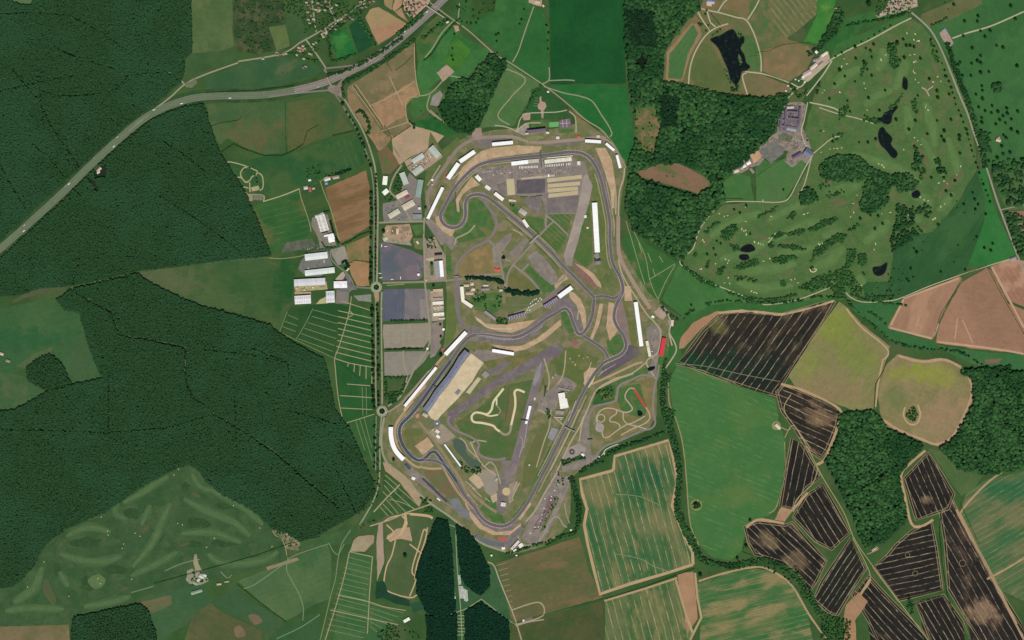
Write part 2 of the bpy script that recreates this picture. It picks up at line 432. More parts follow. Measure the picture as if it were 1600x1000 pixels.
for q, w in (("193,786 224,768 263,744", 8), ("287,779 325,799 366,817 391,838", 8), ("332,768 373,786 411,820", 9), ("266,786 252,817 238,848 207,886", 8), ("283,834 332,832 377,848", 7), ("104,838 138,824 173,831", 7), ("93,865 124,875 162,877 190,869", 8), ("235,789 221,820", 5), ("204,900 249,879 277,862", 7), ("66,886 52,920 21,941", 10),
             ("93,893 107,917", 6), ("325,865 349,881 408,876 435,862", 8), ("131,948 173,941 204,931", 8), ("8,955 50,950 100,952", 8), ("300,740 312,760 340,768", 6), ("150,905 160,903", 13), ("190,770 180,800 200,812", 4)):
    lens_soft(q, w*.95, (57, 87, 51), (80, 105, 65))
rg = field_mat((84, 92, 60), (78, 90, 58), sc_=40, name='dry_rough')
for q, w in (("70,905 76,924 84,945", 13), ("222,832 232,822", 7), ("300,770 312,776", 6), ("185,922 200,918", 6), ("280,853 296,848", 6), ("130,812 155,806", 6)): lens(q, w, rg, 4)
fld("138,904 152,898 164,904 162,914 150,920 140,914", (84, 110, 68), (92, 116, 72), L=3, sm=True)
fld("0,984 108,976 112,1000 0,1000", (120, 108, 78), (104, 100, 66))
fld("222,940 245,927 318,911 330,940 310,958 292,975 265,990 245,1000 238,972", (58, 92, 56), (66, 96, 60))
fld("215,952 222,940 268,930 268,944 240,958", (92, 100, 66), (110, 100, 72), L=2)
fld("262,1000 300,962 328,942 350,958 408,985 418,1000", (76, 88, 54), (84, 90, 56), (92, 94, 60), sc_=110)
for q in ("388,962 400,960 410,970 398,976", "366,982 376,978 384,992 370,996"): fld(q, (112, 98, 74), (124, 106, 80), L=2, sm=True)
fld("332,942 372,912 380,930 420,955 440,972 418,992 404,980 350,956", (58, 90, 56), (62, 92, 58), sc_=130)
fld("372,908 445,878 512,850 518,870 515,935 490,945 448,970 425,955 400,934", (84, 108, 66), (74, 102, 64), (62, 96, 60), sc_=150, cth=.55)
fld("420,995 448,974 500,955 494,1000 425,1000", (52, 88, 50), (58, 92, 54))
fld("452,838 500,836 548,826 562,816 566,806 590,792 596,800 560,820 548,850 520,850 460,862", (58, 92, 52), (70, 98, 58), L=0)
sheet("416,886 464,871 468,875 418,891", surf((142, 128, 98), .15, 10), 3, 'dirt_path')
# ---- camping strips west of the avenue
cs = (132, 138, 94)
fld("530,474 580,487 582,600 584,655 538,662 526,600 523,560 535,512", (38, 84, 42), (44, 90, 46), (56, 94, 50), sc_=120)
fld("455,478 530,474 545,480 540,512 523,560 462,531 437,520 448,490", (40, 78, 40), (50, 84, 44), (60, 86, 44), sc_=140)
fld("538,662 584,650 588,740 580,730 562,700 548,672", (50, 90, 48), (58, 94, 50))
pathm = surf((158, 150, 112), .12, 10, name='mown_path')
pathm2 = surf((118, 132, 88), .12, 10, name='faint_path')
strip(None, 1.3, pathm, 4, 'path', many=["549,463 546,485 538,515 530,540 523,560 524,575 526,600 530,630 537,662", "537,662 560,655 585,647", "530,470 545,474 582,486", "523,560 545,567 560,570 583,574"] +
      ["%g,%g %g,%g" % (528-1.2*max(0, k-5), 476+9.3*k, 580.5, 487.5+9.6*k) for k in range(1, 9)] + ["545,485 551,491 544,496", "545,566 543,573", "554,568 553,581", "563,570 562,587", "572,571 572,592", "581,573 581,603", "542,600 582,603", "531,618 584,621.5", "533,637.5 582,640"])
strip(None, 1.0, pathm2, 4, 'path', many=["449,487 437,518", "437,518 462,531 523,560", "489,482 476,508 462,531", "450,492 466,499", "445,502 465,509", "441,510 462,518", "490,484 528,495", "487,494 528,506", "481,504 526,518", "476,513 525,529", "470,521 523,540", "465,529 520,549",
      "556,658 570,704", "562,655 582,720", "569,653 581,700", "566,605 567,650", "572,605 573,648"])
# ---- north centre
fld("543,136 590,106 612,92 648,65 649,108 652,130 655,150 640,158 632,170 636,185 644,196 632,206 612,214 600,205 575,175", (120, 110, 78), (110, 104, 70), (132, 116, 84), sc_=60)
fld("582,165 640,130 652,130 655,150 640,158 632,170 634,180 600,200 590,180", (152, 120, 88), (164, 132, 98), (142, 118, 86), L=2, sc_=50)
fld("543,138 575,175 600,208 612,216 605,226 592,236 578,215 556,180 545,165", (140, 116, 84), (122, 112, 78), (156, 122, 92), L=2, sc_=40)
strip(None, 1.2, surf((172, 152, 116), .12, 8), 4, 'path', many=["550,134 580,175 609,215", "556,132 590,182 614,215", "609,120 620,145 630,165", "577,166 620,145 648,127", "648,65 648,100 651,130 655,150 640,152 634,162 636,186 644,196", "596,205 640,190"])
fld("612,216 643,196 660,198 696,211 681,226 660,238 640,246 625,258 614,240", (172, 148, 118), (162, 142, 112), (180, 150, 122), L=2, sc_=60)
fld("590,238 604,228 613,238 626,253 610,272 597,272", (124, 92, 70), (108, 96, 66), (98, 102, 62), L=2, sc_=40)
fld("641,196 650,190 676,182 700,198 715,208 700,214 660,200", (34, 88, 40), (46, 98, 48), L=2, sc_=40)
fld("660,70 690,38 708,45 728,60 768,80 728,123 706,128 700,114 676,134 656,150 651,110", (58, 108, 56), (66, 114, 58), (50, 100, 48), sc_=110)
fld("710,62 728,72 734,82 712,112 700,104 690,108", (70, 120, 44), (56, 104, 44), L=2, sm=True, sc_=60)
fld("650,60 668,38 682,22 706,40 690,50 660,88 652,96", (66, 98, 50), (92, 100, 58), (56, 98, 50), L=2, sc_=40)
fld("690,150 722,122 716,140 700,164 688,168", (92, 120, 58), (70, 112, 50), L=2, sc_=30)
fld("642,155 668,140 690,138 680,155 668,170 650,186 642,180", (62, 104, 52), (70, 108, 56), L=2)
fld("793,99 845,133 822,164 802,197 760,199 745,202 762,165 778,128", (86, 114, 68), (78, 108, 62), (72, 110, 60), L=2)
fld("768,0 832,8 850,20 858,60 858,100 845,130 793,95 755,62 735,45 745,25", (54, 102, 52), (46, 96, 48), (60, 108, 54))
fld("800,97 834,12 846,15 855,60 858,128 846,130", (42, 94, 46), (48, 100, 50), L=2)
fld("858,10 850,0 975,0 978,130 860,131", (24, 76, 36), (28, 82, 40), (30, 84, 40), sc_=160)
fld("860,133 978,133 990,215 985,242 975,258 962,238 938,205 900,172", (42, 102, 50), (34, 98, 46), (48, 104, 54), sc_=100)
fld("722,0 745,0 740,30 728,50 720,38 705,28 712,12", (52, 92, 48), (60, 96, 50), L=1)
fld("775,0 772,20 745,32 735,24 745,0", (48, 88, 44), (56, 92, 46), L=2)
fld("735,0 775,0 774,18 755,22 740,14", (58, 84, 42), (52, 80, 40), L=3)
fld("830,140 846,133 884,166 880,184 836,190 822,178", (52, 92, 48), (44, 86, 44), L=2)
fld("886,168 905,178 935,205 918,206 900,200 900,185", (132, 112, 78), (118, 114, 74), L=2, sc_=30)
# ---- north east: lake estate
fld("1036,125 1038,80 1055,55 1075,30 1095,14 1120,0 1190,0 1232,62 1270,72 1262,108 1230,130 1195,115 1188,114 1200,153 1130,148 1060,130", (104, 104, 68), (92, 104, 60), (120, 106, 72), sc_=80)
fld("1044,122 1046,84 1083,38 1091,52 1074,86 1065,124", (76, 112, 64), (70, 108, 60), L=2)
fld("1046,128 1040,124 1042,82 1080,36 1092,38 1096,55 1078,88 1067,126", (142, 116, 84), (150, 124, 92), L=1)
fld("1084,80 1098,66 1112,72 1122,90 1132,110 1140,128 1138,142 1084,132 1078,110", (94, 104, 60), (84, 100, 56), L=2)
fld("1160,55 1175,55 1188,85 1190,112 1172,112 1164,100 1158,75 1150,42", (72, 106, 56), (82, 110, 62), L=2)
fld("1166,30 1190,0 1240,0 1225,30 1205,66 1192,76 1180,52", (94, 104, 64), (76, 104, 56), (112, 108, 72), L=2, sc_=40)
fld("1190,0 1284,0 1276,22 1250,45 1228,60 1208,35", (94, 104, 64), (104, 108, 68), L=3, stripes=[((.62, .78), 8, 2.6, (134, 124, 88), 1, 0)])
fld("1193,78 1230,70 1262,72 1272,86 1260,110 1232,127 1194,112", (124, 110, 76), (114, 106, 70), (134, 112, 80), L=2, sc_=50)
fld("1284,0 1318,0 1302,30 1278,68 1256,66 1276,24", (56, 116, 50), (66, 124, 54), (96, 132, 60), L=3, sc_=60)
fld("1166,116 1190,116 1240,136 1230,150 1205,155 1164,146", (106, 106, 66), (124, 108, 78), L=3)
fld("1128,0 1172,0 1170,22 1128,14", (124, 108, 74), (114, 104, 68), L=3, sc_=40)
fld("1228,152 1250,138 1266,140 1252,160 1236,166", (82, 98, 56), (90, 100, 62), L=3)
# ---- parkland and links in the east
fld("1300,90 1360,55 1418,26 1440,38 1470,78 1500,130 1520,200 1526,265 1500,310 1458,362 1400,372 1395,400 1390,440 1340,466 1290,471 1200,469 1140,450 1085,426 1065,410 1076,392 1090,358 1130,320 1180,316 1235,310 1262,262 1258,200 1272,150 1285,118",
    (74, 106, 57), (82, 108, 60), (94, 106, 65), sc_=55, cth=.57, grain=.3)
fwe = field_mat((84, 111, 63), (92, 112, 68), sc_=40, grain=.22, name='fairway_turf'); fwe0 = field_mat((62, 90, 50), (68, 94, 52), sc_=50, name='semi_rough')
drye = field_mat((104, 104, 70), (98, 102, 66), sc_=40, name='dry_rough')
for q, w in (("1300,140 1320,120 1345,105", 12), ("1370,110 1380,90 1378,75", 13), ("1398,140 1408,118 1415,90", 12), ("1350,165 1370,150 1395,140", 11), ("1415,165 1420,185 1418,210", 12), ("1445,160 1455,190 1462,230", 12), ("1330,240 1370,252 1410,268 1440,285", 11),
             ("1440,215 1460,250 1475,275", 9), ("1480,215 1492,250 1500,280", 10), ("1290,300 1320,295 1345,290", 12), ("1110,370 1150,345 1190,332", 12), ("1125,405 1165,395 1210,372", 11), ("1210,375 1250,355 1285,345", 12), ("1215,395 1250,392 1290,380", 11),
             ("1160,425 1200,420 1245,412", 13), ("1150,440 1190,450 1240,446", 10), ("1270,420 1300,405 1318,385", 13), ("1350,380 1375,360 1390,345", 13), ("1285,370 1300,365 1315,358", 11), ("1420,300 1445,312 1455,330", 12), ("1465,330 1480,315 1490,300", 10), ("1420,335 1440,345", 10), ("1340,430 1350,445", 12), ("1200,345 1240,325 1275,312", 10)):
    lens_soft(q, w, (72, 105, 57), (90, 118, 66))
for q, w in (("1292,148 1312,140", 9), ("1350,72 1372,70", 5), ("1420,75 1440,72", 5), ("1455,95 1468,120", 7), ("1425,222 1440,240 1450,260", 8), ("1300,260 1340,252", 6), ("1285,285 1300,282", 7), ("1186,366 1200,376", 6), ("1305,320 1325,315", 7), ("1330,330 1345,318", 6), ("1240,420 1230,430", 6), ("1100,385 1112,372", 5), ("1470,300 1488,285 1505,268", 9), ("1380,440 1384,430", 5), ("1445,110 1462,140", 5)):
    lens(q, w, drye, 4)
fld("1440,36 1452,28 1480,15 1530,0 1600,0 1600,270 1540,262 1526,200 1505,130 1475,78", (60, 104, 56), (66, 108, 60), (56, 98, 54), sc_=150)
fld("1440,22 1490,2 1528,0 1535,6 1490,28 1452,42 1438,30", (92, 100, 60), (104, 104, 68), L=2, sc_=50)
fld("1300,58 1320,30 1350,20 1390,15 1415,18 1380,32 1340,50 1305,78 1288,92 1282,78", (52, 100, 48), (44, 92, 46), (60, 104, 52), L=2, sc_=60)
fld("1306,70 1330,58 1380,38 1415,22 1420,28 1360,58 1310,88 1298,90", (62, 106, 54), (56, 100, 50), L=3, sc_=60)
fld("1528,268 1540,262 1552,320 1588,400 1560,412 1512,418 1536,352 1540,310", (46, 108, 52), (54, 114, 56), sc_=100)
fld("1500,312 1526,268 1536,300 1538,345 1520,395 1510,418 1480,440 1412,466 1352,470 1346,440 1388,440 1392,420 1400,395 1410,372 1458,362", (44, 84, 46), (50, 90, 50), (58, 96, 54), sc_=90, streak=(.55, -.83, 3), stripes=[((.5, -.86), 7, 1.2, (80, 110, 72), .35, .6)])
fld("1560,262 1600,268 1600,330 1572,328 1550,270", (62, 98, 56), (76, 102, 60), (88, 106, 62), L=2, sc_=50)
fld("1574,330 1600,326 1600,372 1590,362", (140, 108, 88), (128, 100, 80), L=2)
# ---- paddocks by the drive
fld("1130,284 1150,270 1172,276 1178,314 1132,312", (72, 112, 60), (66, 108, 56), L=2)
fld("1181,262 1225,248 1250,240 1264,252 1244,285 1226,312 1182,316", (72, 112, 60), (80, 112, 64), L=2)
fld("1181,250 1192,246 1204,256 1184,276", (64, 104, 56), (70, 108, 58), L=3)
fld("985,362 1008,380 1040,398 1062,412 1030,468 1018,462 985,415 972,375", (52, 98, 48), (60, 100, 50), (104, 108, 66), L=2, sc_=70, cth=.6)
strip(None, 1.1, surf((140, 146, 100), .12, 8), 4, 'path', many=["985,340 992,365 1008,400 1016,440 1030,472", "978,345 990,385 1000,420 1008,445", "1014,437 1055,412", "1055,414 1040,440 1028,468", "998,380 1003,395", "1012,395 1018,410", "1020,420 1024,432", "1000,440 1008,465 1020,470", "1030,400 1036,410"])
fld("1062,412 1085,428 1140,450 1195,470 1150,474 1110,478 1088,490 1065,497 1034,468 1050,435", (66, 112, 58), (60, 106, 54), (74, 114, 62), sc_=130)
fld("1066,500 1090,488 1112,476 1150,472 1200,476 1260,470 1310,462 1310,470 1290,474 1220,492 1160,486 1126,486 1098,492 1072,512 1062,542 1066,560 1050,580 1040,560 1045,520", (52, 98, 48), (60, 104, 52), L=2)
fld("1325,478 1350,472 1395,468 1410,468 1388,512 1440,530 1460,532 1462,548 1420,545 1390,530 1360,505", (52, 100, 54), (60, 104, 58), L=1)
fld("1462,538 1500,545 1560,552 1600,560 1600,586 1540,575 1500,560 1480,550", (58, 104, 60), (66, 106, 62), L=1)
fld("1538,562 1566,560 1560,568 1540,568", (126, 100, 76), (116, 98, 70), L=2)
# ---- bare and ploughed fields in the south east
margin = surf((176, 146, 110), .16, 9, name='headland_soil')
fld("1387,512 1411,466 1440,455 1500,432 1504,436 1482,470 1468,500 1459,530", (158, 122, 96), (150, 114, 90), (168, 132, 104), L=2, sc_=70, streak=(.3, -.95, 4))
fld("1462,536 1466,512 1478,485 1502,442 1542,418 1548,422 1575,475 1600,520 1600,556 1560,549", (152, 116, 92), (160, 122, 96), (146, 112, 88), L=2, sc_=120, streak=(.5, .86, 4))
fld("1547,417 1574,406 1584,404 1600,432 1600,522 1575,470", (160, 118, 94), (150, 110, 88), (174, 136, 110), L=2, stripes=[((.5, .87), 7, 1.5, (178, 146, 120), .5, 0)])
strip(None, 3.2, surf((186, 152, 120), .12, 9), 3, 'field', many=["1390,512 1456,529", "1392,508 1412,468", "1412,466 1498,435", "1465,534 1560,546 1600,553", "1550,417 1578,470 1600,512", "1459,526 1466,505"])
strip(None, 2, surf((180, 148, 118), .12, 9), 3, 'field', many=["1496,497 1492,530", "1504,500 1520,536", "1436,495 1432,510"])
fld("1061,545 1064,527 1082,505 1120,486 1128,487 1096,514 1068,544", T2, (166, 128, 100), L=3)
# dark ploughland with tramlines
dk, dk2, dkb, dkg = (43, 40, 35), (32, 32, 30), (66, 58, 48), (24, 48, 32)
tl = (164, 148, 120)
def ploughed(s, d, per=11, c=dkb, cth=.6, a=dk, b=dk2, off=0, mg=True, w=1.25, sc_=40, sr=1.0, spots=()):
    p0 = P(s); p0 = p0 if area2(p0) > 0 else p0[::-1]; s = offset_line(p0, -1.3, True)
    fld(s, a, b, c, L=3, sc_=sc_, cth=cth, j=.25, streak=(d[0], d[1], 2.5), stripes=[(d, per, w, tl, sr, .0, off)], grain=.55, spots=spots, name='ploughed_field')
    if mg:
        p = p0
        strip(offset_line(p, -2.3, True), 1.1, surf((140, 128, 92), .25, 8, name='field_edge'), 4, 'field', sm=False, closed=True, wob=.2)
        strip(offset_line(p, 1.3, True), .9, surf((150, 130, 100), .2, 8, name='tramline_soil'), 4, 'field', sm=False, closed=True, wob=.15)
ploughed("1060,566 1078,545 1100,516 1130,490 1160,487 1222,492 1288,473 1304,470 1284,505 1240,572 1212,618 1160,602 1130,592", (-.58, .81), 11.5, (86, 75, 58), .58, (52, 47, 39), (38, 37, 33), mg=True, spots=[(1100, 575, 80, 34, (24, 58, 38), .95), (1185, 585, 70, 34, (30, 40, 34), .95), (1124, 512, 14, 12, (100, 98, 58), .8), (1200, 482, 110, 9, (130, 110, 84), .5)])
strip(None, 3.5, surf((178, 152, 116), .25, 6), 5, 'field', many=["1122,489 1160,486 1200,489 1222,491 1270,480 1303,470"], wob=.5)
strip(None, .9, surf((130, 126, 96), .2, 6), 5, 'path', many=["1056,568 1100,572 1160,585 1218,596", "1056,570 1100,580 1150,600"])
ploughed("1214,612 1226,602 1260,615 1294,632 1311,642 1306,666 1292,700 1282,716 1262,702 1240,666 1222,642", (.9, .42), 9.5, (112, 92, 68), .6, (52, 47, 40), (40, 37, 33), spots=[(1285, 655, 26, 16, (136, 112, 84), .6), (1245, 625, 25, 10, (60, 50, 42), .7)])
ploughed("1238,684 1253,696 1268,722 1282,745 1260,761 1239,794 1220,790 1229,734", (-.2, .98), 10.5, (58, 52, 45), .62)
ploughed("1164,823 1184,816 1228,821 1237,816 1262,846 1290,876 1276,906 1264,926 1250,904 1224,878 1180,865 1170,848", (.72, .69), 9, (96, 82, 62), .6, spots=[(1200, 845, 22, 14, (130, 112, 84), .6), (1245, 875, 18, 16, (122, 104, 78), .55)])
ploughed("1240,808 1261,774 1285,757 1305,792 1327,832 1299,858 1274,845", (.52, .85), 10, (50, 48, 41), .64)
ploughed("1329,842 1352,889 1328,926 1308,960 1297,958 1272,936 1284,910", (.55, -.83), 8.5, dkb, .72, (34, 38, 32), (40, 40, 34))
ploughed("1366,886 1388,867 1401,851 1425,830 1455,815 1463,857 1472,921 1404,938", (.97, -.22), 9, (54, 50, 43), .64)
ploughed("1413,748 1451,708 1472,742 1490,772 1481,795 1462,801 1432,812", (.4, .92), 9, (84, 70, 56), .66, spots=[(1448, 780, 10, 8, (140, 116, 92), .55)])
ploughed("1470,803 1488,782 1516,840 1548,901 1592,971 1612,1005 1535,1005 1513,971 1483,921 1477,846", (.5, .87), 10.5, (88, 72, 60), .62, (48, 43, 39), (35, 34, 32), spots=[(1535, 955, 28, 22, (146, 120, 94), .7), (1515, 835, 20, 18, (92, 74, 62), .7)])
ploughed("1333,930 1357,900 1398,944 1440,986 1456,1005 1374,1005 1356,967", (.68, .73), 9, (80, 68, 54), .66)
ploughed("1431,943 1474,930 1503,971 1518,1005 1456,1005 1440,961", (.5, .86), 9, dkb, .7)
# headlands round them
strip(None, 4, margin, 4, 'field', wob=.3, many=["1220,600 1260,612 1312,640 1308,668 1290,715 1276,726", "1262,770 1240,795 1226,806", "1446,704 1420,726 1408,742 1414,775 1424,818 1440,822 1458,812", "1322,968 1345,928 1360,905", "1494,796 1512,830 1545,890 1588,975", "1166,824 1186,812 1225,818"])
strip(None, 1.3, surf((160, 148, 104), .15, 8), 5, 'path', many=["1226,684 1240,665 1262,700 1285,745 1318,800 1335,842 1362,882 1420,960 1450,1000", "1332,840 1360,900 1345,928", "1355,866 1372,858 1366,852", "1236,616 1225,640 1245,670 1266,700", "1222,668 1230,672 1235,670", "1278,730 1270,755 1245,780 1240,800"])
for x, y, r in ((1504, 880, 5), (1430, 896, 4), (1418, 867, 3.5)):
    strip(["%g,%g" % (x+r*math.cos(a), y+r*math.sin(a)) for a in np.linspace(0, 6.283, 13)[:-1]] and [(x+r*math.cos(a), y+r*math.sin(a)) for a in np.linspace(0, 6.283, 13)[:-1]], .8, surf((134, 116, 86), .2, 5), 5, 'path', closed=True)
fld("1210,812 1221,792 1240,796 1226,815", T2, T1, L=4)
fld("1322,945 1342,925 1356,940 1336,970 1344,1000 1322,1000 1318,965", (168, 130, 98), T2, L=4)
# rape and stubble
yg = dict(sc_=95, cth=.53)
fld("1231,586 1260,540 1311,471 1326,482 1346,506 1391,541 1386,560 1368,639 1330,640 1282,620 1242,604", (136, 128, 86), (122, 122, 76), (132, 126, 82), L=2, streak=(.4, -.9, 1.6), spots=[(1305, 515, 42, 36, (128, 140, 58), .85), (1340, 560, 34, 30, (120, 134, 60), .75), (1265, 570, 26, 24, (128, 136, 62), .6), (1300, 610, 60, 24, (140, 120, 86), .7), (1320, 545, 60, 60, (112, 116, 70), .3)], **yg)
fld("1370,610 1384,570 1402,553 1440,562 1470,559 1500,571 1518,598 1521,625 1491,681 1466,698 1445,691 1385,666 1375,645", (142, 126, 90), (130, 122, 80), (118, 118, 76), L=2, streak=(.4, -.9, 1.6), spots=[(1430, 582, 50, 16, (134, 142, 58), .85), (1470, 590, 30, 18, (140, 142, 62), .6), (1480, 660, 40, 40, (152, 126, 96), .7), (1400, 620, 20, 24, (90, 112, 64), .5)], **yg)
strip(None, 4, surf((178, 144, 114), .14, 9), 4, 'field', many=["1512,585 1519,612 1508,645 1488,682 1464,694 1440,686 1405,672 1378,655", "1404,556 1440,565 1475,562 1502,574"], wob=.25)
strip(None, 2.5, surf((182, 152, 118), .14, 9), 4, 'field', many=["1414,636 1412,650 1420,662 1432,662 1438,648 1434,632", "1322,482 1345,510 1386,545 1382,562", "1380,560 1372,600 1368,636"], wob=.25)
# the big meadow with drill lines
fld("1046,596 1058,570 1130,593 1212,624 1216,655 1226,688 1225,740 1215,788 1203,804 1190,810 1164,828 1160,860 1140,876 1112,870 1090,850 1078,810 1072,742 1068,692 1058,664 1050,632", (64, 110, 58), (70, 113, 61), (78, 114, 60), L=2, sc_=150, spots=[(1150, 770, 25, 30, (96, 116, 62), .6)], stripes=[((.93, .36), 8, .8, (120, 148, 104), .8, .8), ((.93, .36), 21, .7, (130, 150, 106), .6, .6)])
strip(None, 2, surf((140, 136, 92), .2, 8), 3, 'path', many=["1044,598 1046,630 1056,655 1066,690 1072,740 1078,815 1092,852", "1226,690 1226,740 1214,790 1202,802"], wob=.2)
for x, y, r in ((1088, 789, 9), (1213, 665, 7)): fld([(x+r*math.cos(a), y+r*math.sin(a)) for a in np.linspace(0, 6.283, 12)[:-1]], (142, 136, 92), (120, 128, 78), L=4, sm=True)
# striped cereals
st_c = (178, 156, 112)
fld("905,748 958,734 959,711 1044,686 1052,720 1059,752 1052,792 1068,830 1081,862 1084,882 1010,905 936,930 926,890 914,836 916,800 908,770", (50, 96, 56), (78, 106, 66), (124, 120, 80), L=2, sc_=50, cth=.54, streak=(.26, .97, 4), spots=[(1005, 745, 45, 28, (32, 90, 56), .85), (935, 850, 40, 40, (48, 96, 56), .5), (1000, 870, 60, 14, (48, 98, 58), .5), (940, 775, 26, 30, (118, 118, 78), .6), (1020, 815, 40, 24, (120, 120, 80), .6), (930, 765, 26, 34, (126, 120, 80), .7), (960, 800, 40, 14, (60, 100, 60), .5), (1060, 850, 20, 40, (70, 100, 60), .5)], stripes=[((.26, .97), 11, 1.7, st_c, 1, .1), ((.26, .97), 5.5, 1.1, (116, 130, 88), .6, .3), ((.26, .97), 3.3, 1.3, (48, 92, 54), .4, .3)])
strip(None, 4.5, surf((178, 152, 114), .15, 9), 4, 'field', many=["958,735 906,749 910,772 917,795 913,820 918,850 928,890 938,928 985,912 1040,896 1083,882", "958,735 960,713 1044,688 1053,722 1058,752 1050,790 1068,836 1082,862 1083,882"], wob=.25, sm=False)
strip(None, 1, surf((130, 140, 96), .15, 9), 4, 'path', many=["960,865 1000,873 1022,885 1048,894", "962,772 1000,776 1032,790"])
fld("945,940 1010,920 1058,904 1072,960 1082,986 1076,1000 946,1000", (62, 98, 56), (104, 112, 72), (126, 122, 80), L=2, sc_=70, streak=(.26, .97, 2), stripes=[((.26, .97), 11, 1.6, st_c, 1, .1), ((.26, .97), 4.1, 1.4, (58, 98, 56), .5, .3)])
strip(None, 3.5, surf((172, 148, 110), .15, 9), 4, 'field', many=["944,939 1010,919 1058,903", "1056,906 1070,955 1082,988", "1086,895 1090,935 1096,965 1078,1000"], wob=.2, sm=False)
fld("1058,897 1083,893 1088,940 1090,966 1074,990 1066,940", (168, 132, 100), T2, L=3)
fld("1090,912 1130,898 1180,888 1208,894 1236,915 1262,958 1288,1000 1088,1000 1096,965", (54, 104, 56), (96, 112, 68), (138, 126, 86), L=2, sc_=55, cth=.52, streak=(1, -.25, 3), stripes=[((1, -.22), 8, 1.2, (150, 140, 100), .7, .2), ((1, -.3), 4, 1.5, (48, 98, 54), .5, .3)])
strip(None, 3, surf((168, 144, 108), .15, 9), 4, 'field', many=["1092,908 1130,896 1180,886 1208,893 1238,916 1264,960 1292,1000"], wob=.2)
fld("1500,802 1510,770 1545,748 1600,716 1600,992 1560,920 1530,860", (66, 102, 62), (92, 106, 70), (112, 112, 76), L=2, sc_=60, cth=.56, streak=(.85, -.5, 3), spots=[(1570, 765, 45, 22, (34, 98, 60), .85), (1530, 830, 30, 14, (120, 114, 78), .5), (1580, 840, 30, 20, (44, 100, 60), .6)], stripes=[((.85, -.52), 8, 1.1, (148, 142, 104), .85, .2), ((.85, -.52), 3.4, 1.2, (54, 96, 58), .4, .3)])
strip(None, 3.2, surf((166, 140, 104), .15, 9), 4, 'field', many=["1498,806 1512,786 1548,750 1600,716", "1500,802 1530,862 1560,922 1600,1000", "1542,905 1570,890 1600,872"], wob=.25)
# south of the circuit
fld("775,880 850,858 905,838 912,860 920,892 942,933 880,952 800,974 786,930", (100, 96, 64), (88, 96, 58), (118, 102, 70), L=2, sc_=90, streak=(1, -.25, 2.5))
fld("800,978 880,956 942,938 946,1000 806,1000", (72, 82, 48), (82, 86, 52), (64, 84, 46), L=2, sc_=90)
fld("760,880 778,884 800,972 792,970 752,940 756,928 768,905", (56, 92, 56), (62, 96, 60), L=2)
fld("712,812 716,860 722,905 735,922 752,932 745,945 728,955 712,960 706,870", (50, 88, 54), (58, 92, 56), L=2)
fld("546,862 585,868 575,945 632,962 604,985 560,1000 508,1000 530,930", (58, 96, 56), (64, 100, 58), (72, 104, 60), L=2)
strip(None, .8, surf((116, 138, 92), .12, 8), 4, 'path', many=["%g,%g %g,%g" % (543-2.6*k, 870+8.2*k, 580-1.2*k, 880+8.3*k) for k in range(0, 8)] + ["%g,%g %g,%g" % (524-2.4*k, 934+8.2*k, 575-1*k, 947+8.3*k) for k in range(0, 7)] + ["%g,%g %g,%g" % (578, 943+7*k, 630-8*k, 958+6*k) for k in range(0, 6)])
strip(None, 1.4, surf((160, 150, 116), .12, 8), 4, 'path', many=["546,862 538,900 524,950 508,1000", "582,870 578,920 574,990", "546,862 582,870", "528,930 575,940 600,948 634,954", "516,953 574,966 622,976"])
# dirt rally ground
dirt = surf((190, 162, 122), .12, 8, name='dirt')
fld("588,816 602,806 640,800 668,806 680,812 672,840 664,858 668,880 662,900 650,910 648,940 625,938 606,934 598,920 604,880 600,850", (72, 92, 56), (84, 98, 62), L=2, sc_=70)
fld("592,818 598,816 600,880 589,908 588,850", (166, 146, 126), (158, 140, 118), L=3)
fld("604,838 620,826 640,824 644,846 626,842 616,844 608,846", (176, 148, 118), (168, 146, 116), L=3)
strip(None, 2, dirt, 4, 'dirt_path', many=["618,844 612,868 604,885 600,910 604,922 622,930 640,934", "628,806 636,818 624,836 610,846", "640,934 648,932 660,920", "640,850 655,862 660,868", "666,830 662,828 655,852 646,880 644,895 650,905 640,932", "668,824 664,845 652,880 648,905", "604,820 615,832 604,842", "600,815 612,808 640,802"])
strip(None, 4, dirt, 4, 'dirt_path', many=["632,802 634,815 626,836", "640,803 668,806 676,810"])
fld("588,910 600,908 606,925 640,938 640,948 620,944 598,934 587,936", (28, 62, 42), (36, 70, 46), L=4)
fld("640,944 655,940 664,950 646,958", (44, 84, 54), (40, 78, 52), L=4)
fld("576,836 585,838 584,848 570,862 556,862 546,862 552,845 560,838", (162, 146, 118), (150, 138, 108), L=3)
fld("566,838 584,836 583,848 572,846", (160, 140, 114), (154, 136, 108), L=4)
# plots between lane and circuit
fld("600,738 622,755 655,788 655,794 630,803 590,820 576,812 588,790 598,765", (70, 92, 52), (56, 88, 48), (40, 84, 46), L=2, sc_=40)
strip(None, 1.0, surf((152, 150, 112), .12, 8), 4, 'path', many=["602,742 622,760", "601,750 619,767", "600,758 612,772", "598,768 606,776", "622,762 654,790", "616,768 646,795", "609,775 634,800", "604,781 622,802", "598,787 614,804", "594,792 606,806", "608,780 630,786 650,796"])
strip(None, 1.8, surf((172, 154, 120), .12, 8), 4, 'path', many=["584,800 604,778 625,757", "578,822 610,812 632,802 655,794 676,787"])
fld("625,754 602,736 598,722 610,725 640,750 660,778 655,792", (174, 146, 116), (164, 142, 112), L=3)
